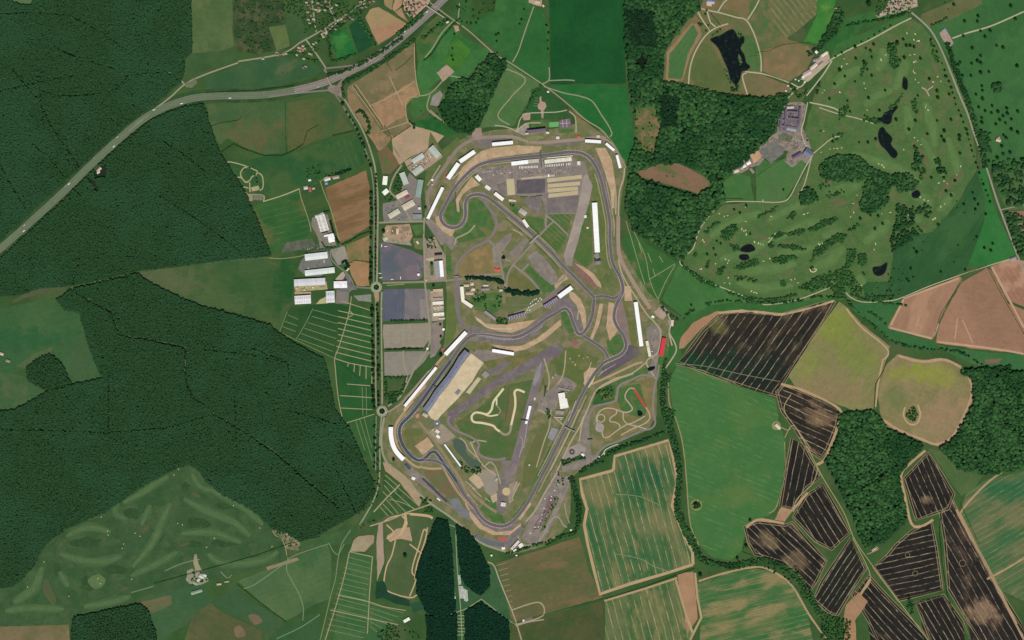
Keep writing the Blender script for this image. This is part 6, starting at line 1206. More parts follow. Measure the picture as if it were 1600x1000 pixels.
silo(668, 544.5, 5, (236, 236, 232), 'white domed structure at the end of the planted car park row', 6); silo(693, 514.5, 5.5, (250, 248, 240), 'white domed tent on the strip beside the car park', 6); silo(654, 429, 5.5, (250, 250, 248), 'white hospitality dome on the car park edge', 6)
# bell tents on the glade in the south wood
def cone_tent(name, r, h, m):
    b = MB(); n = 10
    for i in range(n):
        a0, a1 = 6.2832*i/n, 6.2832*(i+1)/n; p0, p1 = (r*math.cos(a0), r*math.sin(a0)), (r*math.cos(a1), r*math.sin(a1))
        b.quad((*p0, 0), (*p1, 0), (*p1, .8), (*p0, .8)); b.tri((*p0, .8), (*p1, .8), (0, 0, h))
    return b.mesh(name, [m])
tentme = cone_tent('bell_tent', 2.6, 3.6, surf((240, 238, 226), .04, 3, name='tent_canvas'))
def lone(name, me, x, y, label, cat, group=None, rot=0, sc3=(1, 1, 1), z=.3):
    o = bpy.data.objects.new(name, me); COL.objects.link(o); o.location = Wp(x, y, z); o.rotation_euler = (0, 0, rot); o.scale = sc3; o['label'] = label; o['category'] = cat
    if group: o['group'] = group
    return o
for c in range(2):
    for r in range(7): lone('bell_tent', tentme, 716.3+2.0*c+.25*r, 899.5+2.1*r, 'white bell tent in the short northern double row on the glade', 'tent', 'bell tents, northern rows')
for c in range(6):
    for r in range(10 if c < 5 else 9): lone('bell_tent', tentme, 718.3+2.2*c+.15*r, 916.5+(1.2*c if c > 2 else 0)+1.95*r, 'white bell tent in the large block of rows on the glade', 'tent', 'bell tents, southern block')
for r in range(5): lone('bell_tent', tentme, 710.5+.15*r, 927+2*r, 'white bell tent in the single row at the wood edge', 'tent', 'bell tents at the wood edge')
# lamps and marquees along the southern loop
for x, y in ((851.5, 779), (850, 794), (847, 804), (844, 814), (841, 823), (835.5, 823.5), (829, 832.5), (871.5, 757), (866.5, 766), (861.5, 775.5), (861, 781)): lone('pagoda_tent', tentme, x, y, 'small cream pagoda tent in the line along the southern loop road', 'tent', 'pagoda tents by the southern loop', sc3=(1.2, 1.2, 1.1))
for x, y in ((1257, 128), (1243, 124), (1231, 134), (1236, 138), (1228, 142), (1248, 126)): lone('garden_pavilion', tentme, x, y, 'small white pavilion in the gardens below the estate yard', 'tent', 'white pavilions below the estate yard', sc3=(1.4, 1.4, 1))

# containers, skips and awnings in the working yards
def box_mesh(name, L, W_, H, c):
    b = MB(); b.box(-L/2, L/2, -W_/2, W_/2, .15, H, 0)
    for k in range(int(L)): b.box(-L/2+k+.3, -L/2+k+.6, -W_/2-.06, W_/2+.06, .3, H-.15, 0)
    b.box(-L/2-.05, L/2+.05, -W_/2-.05, W_/2+.05, H, H+.12, 0)
    return b.mesh(name, [surf(c, .1, 3, .6, .3, name='container_paint')])
CB = {'white': box_mesh('storage_container', 7, 2.6, 2.6, (226, 224, 216)), 'grey': box_mesh('storage_container', 7, 2.6, 2.6, (120, 122, 120)), 'brown': box_mesh('storage_container', 6, 2.6, 2.6, (134, 96, 80))}
def yard(poly, n, where, group):
    q = P(poly); xs = [p[0] for p in q]; ys = [p[1] for p in q]; k = 0; t_ = 0
    while k < n and t_ < 3000:
        t_ += 1; x, y = random.uniform(min(xs), max(xs)), random.uniform(min(ys), max(ys))
        if inside(np.array([x]), np.array([y]), q)[0]:
            c = random.choice(('white', 'grey', 'grey', 'brown')); k += 1
            lone('storage_container', CB[c], x, y, c+' storage container '+where, 'container', group+', '+c, random.choice((0, 1.57))+random.gauss(0, .12), (1, 1, 1), .6)
yard("640,262 655,253 668,243 674,238 680,248 664,258 648,268", 22, 'in the sandy yard between the grey green sheds', 'sandy yard containers')
yard("463,447.5 508,446 510,451 462,455", 16, 'in the sandy row of yards below the long ridged shed', 'sandy row containers')
yard("677,476 692,475 692,489 678,490", 9, 'in the garage row beside the car park', 'garage row containers')
yard("726,448 752,446 764,458 742,466 728,462", 12, 'in the old farm yard', 'farm yard containers')
yard("872,600 892,598 898,612 888,620 884,610 874,608", 12, 'in the yard behind the assembly hall', 'assembly hall containers')
yard("868,646 882,647 880,656 866,655", 6, 'south of the grey yard store', 'yard store containers')
yard("668,650 682,656 690,668 676,672 666,660", 9, 'around the dark circular pad', 'circular pad containers')
yard("604,354 640,352 643,368 630,374 604,370", 9, 'on the building site by the avenue', 'building site containers')
yard("760,262 800,260 800,276 770,284 752,276", 16, 'on the western paddock tarmac', 'western paddock containers')
yard("496,338 500,365 506,388 512,386 506,370", 4, 'beside the pale factory', 'pale factory containers')
yard("480,404 516,401 518,416 480,420", 8, 'in the grey yard between the long sheds', 'long shed containers')
yard("1014,510 1024,508 1020,556 1016,548", 6, 'on the eastern tarmac', 'eastern tarmac containers')
# ================================================================== woods, hedges, trees
lw = leaf_mat((35, 66, 38), (46, 79, 45), 'forest_leaves', (44, 80, 50)); rwm = leaf_mat((26, 58, 30), (64, 106, 56), 'woodland_leaves', (28, 66, 34)); con = leaf_mat((14, 40, 24), (34, 66, 38), 'conifer_needles'); dkm = leaf_mat((11, 44, 30), (18, 56, 36), 'dark_leaves')  # patch tone of lw paints mottled pale haze into the western canopy
hm = leaf_mat((22, 56, 26), (44, 88, 40), 'hedge_leaves'); bm_ = leaf_mat((30, 76, 34), (66, 118, 52), 'bush_leaves')
mway = [p for p in mot]
rides = [(s, 1.35 if i == 0 or i == 1 else .8) for i, s in enumerate(("125,400 117,425 114,455 150,475 173,487 187,522 200,525 240,532 290,543 290,590 300,620 320,632", "332,645 390,680 432,708 485,755 530,793", "50,222 80,250 128,308", "78,195 100,225 126,262", "60,120 70,200", "250,216 300,250 322,268", "250,305 320,350 380,395",
         "0,142 60,128 120,118", "20,108 60,155 80,195 100,220", "0,22 50,19 110,24 160,50 205,85", "85,72 110,85 180,108", "60,140 90,150 140,148 180,140 200,118 226,114 272,115", "0,255 18,290 40,325", "170,580 170,675", "365,600 368,640 370,700", "390,542 450,565 452,600", "320,545 400,555 450,566", "520,720 555,800", "450,640 505,655 530,665", "0,670 80,672 170,675 260,668 320,650", "115,447 170,437 200,432"))]
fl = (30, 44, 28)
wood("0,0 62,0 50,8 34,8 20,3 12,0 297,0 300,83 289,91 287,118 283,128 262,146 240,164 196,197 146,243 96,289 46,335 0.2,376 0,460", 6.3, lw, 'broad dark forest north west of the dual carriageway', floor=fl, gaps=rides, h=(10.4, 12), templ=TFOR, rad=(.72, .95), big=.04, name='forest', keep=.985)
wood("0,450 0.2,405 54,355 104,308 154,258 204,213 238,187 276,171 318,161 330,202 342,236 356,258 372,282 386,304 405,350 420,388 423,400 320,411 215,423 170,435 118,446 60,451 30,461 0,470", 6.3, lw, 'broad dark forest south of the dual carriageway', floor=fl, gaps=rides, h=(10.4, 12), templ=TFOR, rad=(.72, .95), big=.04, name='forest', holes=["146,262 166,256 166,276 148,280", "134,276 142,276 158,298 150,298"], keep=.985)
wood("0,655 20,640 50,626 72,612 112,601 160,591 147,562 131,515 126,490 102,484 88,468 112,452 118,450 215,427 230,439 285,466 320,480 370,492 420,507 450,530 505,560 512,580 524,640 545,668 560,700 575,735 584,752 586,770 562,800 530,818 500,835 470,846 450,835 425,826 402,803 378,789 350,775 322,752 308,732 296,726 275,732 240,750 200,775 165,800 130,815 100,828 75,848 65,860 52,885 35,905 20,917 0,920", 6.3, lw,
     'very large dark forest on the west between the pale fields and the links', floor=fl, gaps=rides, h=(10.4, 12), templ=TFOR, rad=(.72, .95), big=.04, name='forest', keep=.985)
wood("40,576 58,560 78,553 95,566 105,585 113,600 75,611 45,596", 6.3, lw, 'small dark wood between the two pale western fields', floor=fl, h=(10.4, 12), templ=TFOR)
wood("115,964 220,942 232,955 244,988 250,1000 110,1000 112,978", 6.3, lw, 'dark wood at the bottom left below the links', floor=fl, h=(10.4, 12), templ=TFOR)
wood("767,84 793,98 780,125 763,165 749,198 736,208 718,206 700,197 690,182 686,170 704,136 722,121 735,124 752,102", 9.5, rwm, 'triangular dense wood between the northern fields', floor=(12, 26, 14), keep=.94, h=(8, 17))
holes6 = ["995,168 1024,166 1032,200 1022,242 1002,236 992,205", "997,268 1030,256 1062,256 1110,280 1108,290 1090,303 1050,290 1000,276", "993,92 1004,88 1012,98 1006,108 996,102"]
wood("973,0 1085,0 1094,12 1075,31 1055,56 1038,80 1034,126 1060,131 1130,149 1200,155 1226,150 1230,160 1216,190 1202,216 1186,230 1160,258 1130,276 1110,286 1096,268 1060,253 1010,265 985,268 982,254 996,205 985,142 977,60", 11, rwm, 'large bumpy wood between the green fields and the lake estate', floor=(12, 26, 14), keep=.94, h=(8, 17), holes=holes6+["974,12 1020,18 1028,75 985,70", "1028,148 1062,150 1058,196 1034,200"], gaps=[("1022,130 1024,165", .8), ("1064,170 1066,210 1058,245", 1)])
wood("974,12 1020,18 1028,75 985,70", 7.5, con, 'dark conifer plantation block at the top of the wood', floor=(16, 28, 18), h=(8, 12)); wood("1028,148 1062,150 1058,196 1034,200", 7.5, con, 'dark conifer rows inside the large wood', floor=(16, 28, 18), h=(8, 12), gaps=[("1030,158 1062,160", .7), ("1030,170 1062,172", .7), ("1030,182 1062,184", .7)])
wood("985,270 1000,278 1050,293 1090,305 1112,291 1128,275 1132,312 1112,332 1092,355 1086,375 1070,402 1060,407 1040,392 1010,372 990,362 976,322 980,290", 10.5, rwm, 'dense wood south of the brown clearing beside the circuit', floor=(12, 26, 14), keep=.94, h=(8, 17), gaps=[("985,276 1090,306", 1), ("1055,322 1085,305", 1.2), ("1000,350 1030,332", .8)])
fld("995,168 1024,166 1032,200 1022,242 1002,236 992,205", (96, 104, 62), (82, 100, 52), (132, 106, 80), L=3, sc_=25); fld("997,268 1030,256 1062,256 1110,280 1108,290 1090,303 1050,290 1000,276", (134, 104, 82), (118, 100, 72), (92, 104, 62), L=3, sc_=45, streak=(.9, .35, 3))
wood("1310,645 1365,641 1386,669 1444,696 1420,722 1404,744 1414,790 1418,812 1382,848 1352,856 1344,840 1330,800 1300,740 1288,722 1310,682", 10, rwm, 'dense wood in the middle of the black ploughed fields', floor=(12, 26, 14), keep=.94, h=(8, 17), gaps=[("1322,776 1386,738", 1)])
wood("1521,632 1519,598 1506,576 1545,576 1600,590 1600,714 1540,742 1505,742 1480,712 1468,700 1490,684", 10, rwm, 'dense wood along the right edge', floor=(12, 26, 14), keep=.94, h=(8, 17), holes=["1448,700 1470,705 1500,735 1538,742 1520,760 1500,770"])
fld("1450,700 1468,704 1500,728 1538,742 1520,765 1502,775 1490,760", (84, 104, 62), (72, 98, 54), L=2)
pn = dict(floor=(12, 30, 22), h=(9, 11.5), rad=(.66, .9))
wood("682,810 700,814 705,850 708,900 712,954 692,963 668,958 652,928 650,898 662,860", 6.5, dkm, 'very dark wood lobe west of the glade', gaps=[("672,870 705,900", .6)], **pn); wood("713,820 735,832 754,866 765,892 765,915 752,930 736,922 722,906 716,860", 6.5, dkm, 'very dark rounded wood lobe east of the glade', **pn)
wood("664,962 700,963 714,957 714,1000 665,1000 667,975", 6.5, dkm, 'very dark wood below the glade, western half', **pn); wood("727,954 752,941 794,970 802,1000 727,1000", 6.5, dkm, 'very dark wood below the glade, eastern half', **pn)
fld("700,812 714,818 716,870 722,905 735,922 752,932 744,948 726,956 725,1000 714,1000 712,950 708,880", (50, 88, 54), (58, 94, 58), L=3)
strip(None, 1.2, surf((150, 154, 116), .14, 8, name='mown_path'), 4, 'path', many=["712,830 714,880 717,920 720,955 722,1000", "666,962 690,964 712,957 730,950 752,936", "752,936 770,950 790,966 806,976", "702,820 712,824 718,832"]+["714,%g 726,%g" % (962+5*k, 962+5*k) for k in range(7)])
strip(None, 2, surf((164, 152, 122), .14, 8, name='gravel_lane'), 5, 'road', many=["762,878 772,884 780,905 790,930 804,965 815,1000", "806,978 825,972 850,968", "800,953 842,941 848,962 806,976"]); strip(None, .8, surf((150, 144, 108), .14, 8, name='mown_path'), 4, 'path', many=["%g,%g %g,%g" % (775+3*k, 884+8*k, 792+1.3*k, 879+8.6*k) for k in range(9)])
# smaller stands
def copse(poly, label, m=rwm, sp=8.5, h=(7, 13), keep=.95, name='copse', **k): return wood(poly, sp, m, label, name=name, h=h, keep=keep, **k)
copse("1280,262 1290,250 1310,243 1335,242 1350,250 1358,262 1376,268 1390,274 1380,280 1356,278 1340,284 1300,284 1282,276", 'dark oval copse in the middle of the golf links', sp=8)
copse("1355,282 1376,276 1390,280 1392,292 1386,305 1390,312 1378,325 1360,334 1345,330 1342,318 1350,310 1348,294", 'tall dark copse south of the oval copse on the links', sp=8)
copse("1394,272 1420,270 1435,285 1428,298 1404,300 1394,290", 'thin mixed copse beside the tall dark copse on the links', keep=.6); copse("1250,300 1262,292 1272,298 1278,312 1262,322 1250,318", 'round copse by the drive on the links')
copse("1386,70 1400,66 1402,84 1408,100 1398,108 1388,100 1390,86", 'narrow copse in the northern part of the links', keep=.7); copse("1400,318 1420,320 1432,326 1445,318 1456,326 1452,340 1430,338 1408,345 1400,352", 'copse along the reed bed of the links', keep=.45)
copse("1400,345 1428,346 1440,362 1420,380 1398,392 1390,400 1392,372", 'scrubby copse near the dark striped field', keep=.45); copse("1430,230 1438,232 1442,260 1448,275 1438,280 1426,262", 'slim copse by the little pond on the links', keep=.5); copse("1460,244 1470,250 1480,275 1472,280 1462,262", 'slim copse in the eastern fairways', keep=.4)
copse("1300,30 1310,10 1318,22 1314,40 1305,55 1292,66 1285,60", 'copse by the bright green field at the top', keep=.8)
copse("1550,252 1590,248 1600,262 1600,318 1575,322 1562,300 1552,275", 'open grove of round trees east of the lane', keep=.5, sp=11); copse("1570,330 1580,332 1600,375 1600,420 1590,400 1578,365", 'grove below the lane junction', keep=.6)
copse("1528,205 1545,200 1550,225 1548,240 1534,235", 'grove around the pale parkland house', keep=.5, sp=10); copse("1550,130 1562,128 1566,142 1556,146 1549,140", 'ring shaped clump of trees in the parkland', keep=.75)
belts = [("1127,363 1140,352 1150,350 1154,358 1144,370 1136,378 1126,372", .95), ("1136,378 1150,382 1160,392 1148,394", .7), ("1180,340 1200,330 1216,322 1214,328 1198,336 1184,342", .9), ("1230,338 1240,330 1246,332 1240,342 1230,344", .9), ("1100,362 1112,352 1124,345 1126,348 1112,358 1104,366", .8), ("1206,370 1218,362 1226,366 1212,376", .95), ("1226,366 1248,358 1262,358 1256,366 1236,370", .95), ("1262,358 1284,344 1310,340 1308,346 1288,354 1270,362", .9),
         ("1200,382 1206,378 1210,386 1204,388", .95), ("1212,384 1240,382 1262,390 1250,392 1222,388", .9), ("1300,370 1312,364 1322,368 1318,380 1306,376", .95), ("1272,388 1290,378 1302,370 1306,378 1292,392 1276,402 1264,412 1270,398", .95), ("1324,360 1340,350 1344,354 1330,362", .85), ("1324,390 1338,388 1338,402 1328,418 1322,420 1322,405", .9), ("1340,398 1352,396 1356,410 1346,418 1340,410", .9), ("1206,404 1220,400 1240,398 1246,404 1226,412 1208,412", .9), ("1150,415 1170,408 1184,404 1188,412 1164,420 1146,420", .8), ("1122,420 1134,416 1128,432 1120,430", .9), ("1146,432 1170,432 1190,438 1180,440 1150,438", .5), ("1216,440 1226,438 1230,446 1222,448", .9),
         ("1082,402 1088,392 1088,400 1084,404", .9), ("1102,416 1110,404 1110,412 1104,420", .9), ("1248,450 1264,438 1290,428 1310,420 1326,416 1326,430 1330,450 1310,455 1290,450 1270,456", .7), ("1325,418 1340,440 1350,458 1370,462 1400,462 1408,458 1395,468 1350,470 1330,462", .6), ("1065,410 1080,422 1100,436 1130,450 1120,452 1090,438 1068,418", .7), ("1130,452 1160,462 1190,468 1230,462 1250,456 1240,466 1210,472 1180,474 1140,460", .85), ("1300,452 1320,450 1322,462 1304,464", .8), ("1260,416 1268,412 1276,418 1262,424", .3), ("1276,290 1290,284 1300,288 1284,298", .3), ("1294,300 1320,296 1330,296 1310,306 1290,312", .6), ("1280,346 1304,340 1308,344 1282,356", .7), ("1300,212 1312,208 1322,212 1306,220", .5), ("1280,206 1300,196 1318,184 1326,172 1326,162 1312,172 1310,190 1290,202", .6), ("1350,180 1370,186 1384,194 1366,194 1348,188", .7), ("1408,148 1414,138 1406,158 1396,168 1384,178 1376,184", .6), ("1424,160 1430,152 1434,175 1428,180", .6), ("1458,70 1452,60 1458,80 1468,98 1464,100 1454,84", .6), ("1350,96 1356,98 1352,112 1344,122 1346,108", .7)]
VV, FF, base = [], [], 0
for b_, kp in belts:
    X, Y = scatter(b_, 7.5, .42, keep=kp)
    if len(X) < 2: continue
    R = 7.5*RNG.uniform(.5, .85, len(X)); mm_ = canopy_mesh('x', X, Y, R, np.full(len(X), .8), RNG.uniform(4, 8, len(X)))
    n = len(mm_.vertices); v = np.empty(n*3); mm_.vertices.foreach_get('co', v); f = np.empty(len(mm_.polygons)*3, np.int32); mm_.loops.foreach_get('vertex_index', f); bpy.data.meshes.remove(mm_)
    VV.append(v.reshape(-1, 3)); FF.append(f.reshape(-1, 3)+base); base += n
put('woodland_belts', tri_mesh('woodland_belts', np.concatenate(VV), np.concatenate(FF)), leaf_mat((30, 66, 32), (62, 104, 52), 'belt_leaves'), 'stuff', 'dark belts of trees between the fairways of the golf links')
# stream-side belts and other continuous tree lines
strm = [("1033,480 1060,500 1080,486 1110,474 1140,470 1180,473 1230,472 1280,464 1320,466 1330,478 1360,506 1400,535 1445,545 1500,550 1535,572 1545,580", 3.2, .55), ("1042,585 1036,620 1040,650 1048,670 1055,700 1062,740 1058,790 1062,812 1080,840 1092,868 1110,880 1150,884 1200,876 1240,898 1265,930 1280,960", 9, .82), ("1050,640 1046,660", 10, .9), ("1062,800 1070,830 1085,855", 9, .9), ("1040,560 1035,600", 5, .8), ("1160,500 1162,500", 2, .1),
        ("906,738 925,725 945,714 968,700 1000,690 1040,676", 5, .85), ("878,722 900,716 914,714", 5, .9), ("922,728 944,720", 3, .8), ("852,850 880,838 900,828 905,800", 6, .8), ("790,866 820,856 850,848", 4, .7), ("892,745 900,770 905,800", 8, .75),
        ("512,118 540,110 570,96 600,78 630,58", 4, .9), ("540,128 570,114 600,96 630,76 648,62", 5, .9), ("660,22 640,40 620,55", 6, .9), ("700,30 680,45 660,60", 4, .7), ("538,155 535,135 542,128", 3, .9), ("556,178 562,172 570,180 578,200 574,210", 4, .8), ("648,40 640,20 628,10", 3, .9), ("556,22 574,50 586,72", 4, .9), ("512,62 516,80 522,96 556,84", 3, .9), ("640,190 650,200", 4, .5), ("545,30 528,44 515,52", 6, .7), ("1262,85 1280,75 1288,60 1296,50 1302,30", 8, .8), ("1320,42 1340,36 1370,32 1400,26 1420,18", 3, .9), ("1455,40 1470,34 1480,27", 2, .9), ("1275,150 1282,125", 3, .6), ("500,30 540,20 555,8", 6, .4),
        ("1480,66 1494,112 1509,150 1522,190 1534,232 1540,262", 7.5, .85), ("1416,478 1360,470 1340,466", 2, .9), ("1385,506 1372,496 1352,484", 3, .6), ("1235,130 1248,150 1260,140", 5, .7), ("1180,160 1220,148 1235,150", 4, .9), ("1036,128 1070,133 1135,148 1205,155", 3, .9), ("1090,35 1105,50", 3, .6), ("1500,580 1520,588 1545,578 1580,572", 5, .9), ("1142,138 1150,142 1152,134", 4, .9)]
VV, FF, base = [], [], 0
for s, w, kp in strm:
    q = smooth(P(s), False, 5) if len(P(s)) > 2 else P(s); l = offset_line(q, w/2); r = offset_line(q, -w/2)
    X, Y = scatter(l+r[::-1], 7, .45, keep=kp)
    if len(X) < 2: continue
    R = 7*RNG.uniform(.5, .9, len(X)); mm_ = canopy_mesh('x', X, Y, R, np.full(len(X), .5), RNG.uniform(4, 10, len(X)))
    n = len(mm_.vertices); v = np.empty(n*3); mm_.vertices.foreach_get('co', v); f = np.empty(len(mm_.polygons)*3, np.int32); mm_.loops.foreach_get('vertex_index', f); bpy.data.meshes.remove(mm_)
    VV.append(v.reshape(-1, 3)); FF.append(f.reshape(-1, 3)+base); base += n
put('streamside_woods', tri_mesh('streamside_woods', np.concatenate(VV), np.concatenate(FF)), rwm, 'stuff', 'continuous lines of trees along the streams, lanes and the dual carriageway')
# gardens, yards and rough ground
gp = [("368,0 440,0 446,32 420,42 420,80 400,84 372,78 366,40", 14, .55), ("447,18 446,0 478,0 478,60 470,28", 9, .7), ("478,0 556,0 545,22 500,46 480,50", 10, .6), ("500,44 530,36 520,52 512,66 498,60", 8.5, .7), ("440,84 500,64 496,100 470,92", 11, .5), ("545,24 560,8 600,0 575,14 562,26", 8.5, .7), ("630,0 672,0 650,26 634,30", 10, .45), ("720,0 748,0 740,30 722,42 708,34", 13, .35), ("755,0 775,4 770,20 748,26", 12, .5), ("1368,24 1388,0 1434,0 1425,20 1385,24", 9, .5), ("1440,0 1460,0 1490,6 1500,20 1480,24", 22, .3),
      ("654,166 690,180 700,200 660,190 648,175", 18, .25), ("1500,300 1530,330 1520,400 1480,420 1420,400 1440,370", 40, .35), ("1340,425 1400,405 1440,440 1380,465", 26, .4), ("986,165 1030,170 1030,240 1000,240", 18, .3), ("1000,265 1100,285 1090,300", 30, .2), ("1046,560 1050,600 1042,640", 12, .5), ("1250,150 1262,145 1258,165", 10, .5), ("1262,165 1268,200 1262,230 1256,200", 22, .4), ("1100,12 1118,28 1120,40 1104,48", 16, .3), ("1150,45 1165,62 1160,75", 9, .5), ("1110,60 1106,56 1130,44", 8, .6), ("1128,95 1140,120 1146,140 1136,130", 8, .5), ("1152,80 1160,95 1156,102 1152,90", 7, .6),
      ("372,258 410,262 412,300 385,300", 22, .3), ("480,262 500,255 500,280 478,282", 10, .5), ("505,276 545,262 545,270 510,280", 8, .6), ("620,272 632,290 625,300 614,300", 8, .7), ("601,305 614,306 612,316 602,314", 7, .8), ("731,445 790,446 792,462 740,470 728,455", 14, .4), ("742,462 760,458 756,472 744,472", 9, .6), ("776,462 784,464 780,480 774,474", 9, .6), ("740,466 758,464 757,470 742,472", 6, .7), ("757,472 760,472 760,486 757,486", 6, .6), ("770,476 780,475 780,480 770,480", 6, .7), ("828,150 846,130 850,133 832,160 822,178 818,182", 9, .5), ("872,735 884,745 880,765 870,760", 9, .3), ("866,778 874,780 862,802 850,826 846,824", 9, .35), ("740,728 752,732 750,738 730,738", 6, .5), ("775,496 795,498 792,507 776,507", 6, .8), ("795,318 806,320 812,330 800,332", 9, .5), ("667,372 680,372 684,388 668,388", 8, .8), ("720,728 750,735 752,740 735,742 728,738", 8, .5), ("716,715 728,728 735,740 722,735", 8, .5), ("850,640 858,636 864,652 856,656", 7, .8), ("930,612 956,602 958,618 940,625", 7, .6), ("656,778 672,776 676,786 662,788", 8, .7), ("664,792 678,790 676,800 662,802", 7, .8), ("560,806 590,780 596,735 590,660 584,652 588,740 580,775", 9, .5), ("600,589 604,590 606,632 600,622", 6, .9), ("604,588 636,588 632,592 606,592", 6, .9), ("606,612 626,612 618,630 608,632", 6.5, .9), ("625,612 634,592 634,600 628,618", 6, .9),
      ("1360,760 1364,764", 5, 0), ("1410,872 1416,870", 6, .8), ("1240,880 1255,905 1265,945 1250,930", 9, .6), ("1100,884 1180,872 1230,890 1250,925 1230,905 1180,884", 14, .5), ("1420,930 1430,945 1425,965 1416,950", 7, .6), ("1280,955 1330,970 1320,1000 1290,1000", 8, .8), ("548,836 560,820 586,806 588,812 560,838", 12, .3), ("590,985 605,985 618,1000 590,1000", 8, .4), ("604,970 625,985 618,1000 600,1000", 8, .7), ("630,985 660,975 662,1000 625,1000", 16, .2), ("424,828 440,832 452,840 440,846", 9, .3), ("440,840 470,846 468,860 448,858", 9, .35), ("296,895 322,890 326,915 296,915", 9, .3), ("1420,640 1428,634 1434,648 1428,660 1418,656 1414,648", 7, .95), ("1080,789 1084,783 1092,783 1096,790 1090,796 1083,795", 7, .95)]
VV, FF, base = [], [], 0
for b_, sp, kp in gp:
    if kp <= 0: continue
    X, Y = scatter(b_, sp, .48, keep=kp)
    if len(X) < 2: continue
    R = RNG.uniform(2.2, 4.8, len(X)); mm_ = canopy_mesh('x', X, Y, R, np.full(len(X), .6), R*RNG.uniform(1.5, 2.1, len(X)))
    n = len(mm_.vertices); v = np.empty(n*3); mm_.vertices.foreach_get('co', v); f = np.empty(len(mm_.polygons)*3, np.int32); mm_.loops.foreach_get('vertex_index', f); bpy.data.meshes.remove(mm_)
    VV.append(v.reshape(-1, 3)); FF.append(f.reshape(-1, 3)+base); base += n
put('scattered_woods', tri_mesh('scattered_woods', np.concatenate(VV), np.concatenate(FF)), leaf_mat((24, 60, 30), (60, 108, 50), 'garden_leaves'), 'stuff', 'loose trees and shrubs of gardens, yards and rough ground')
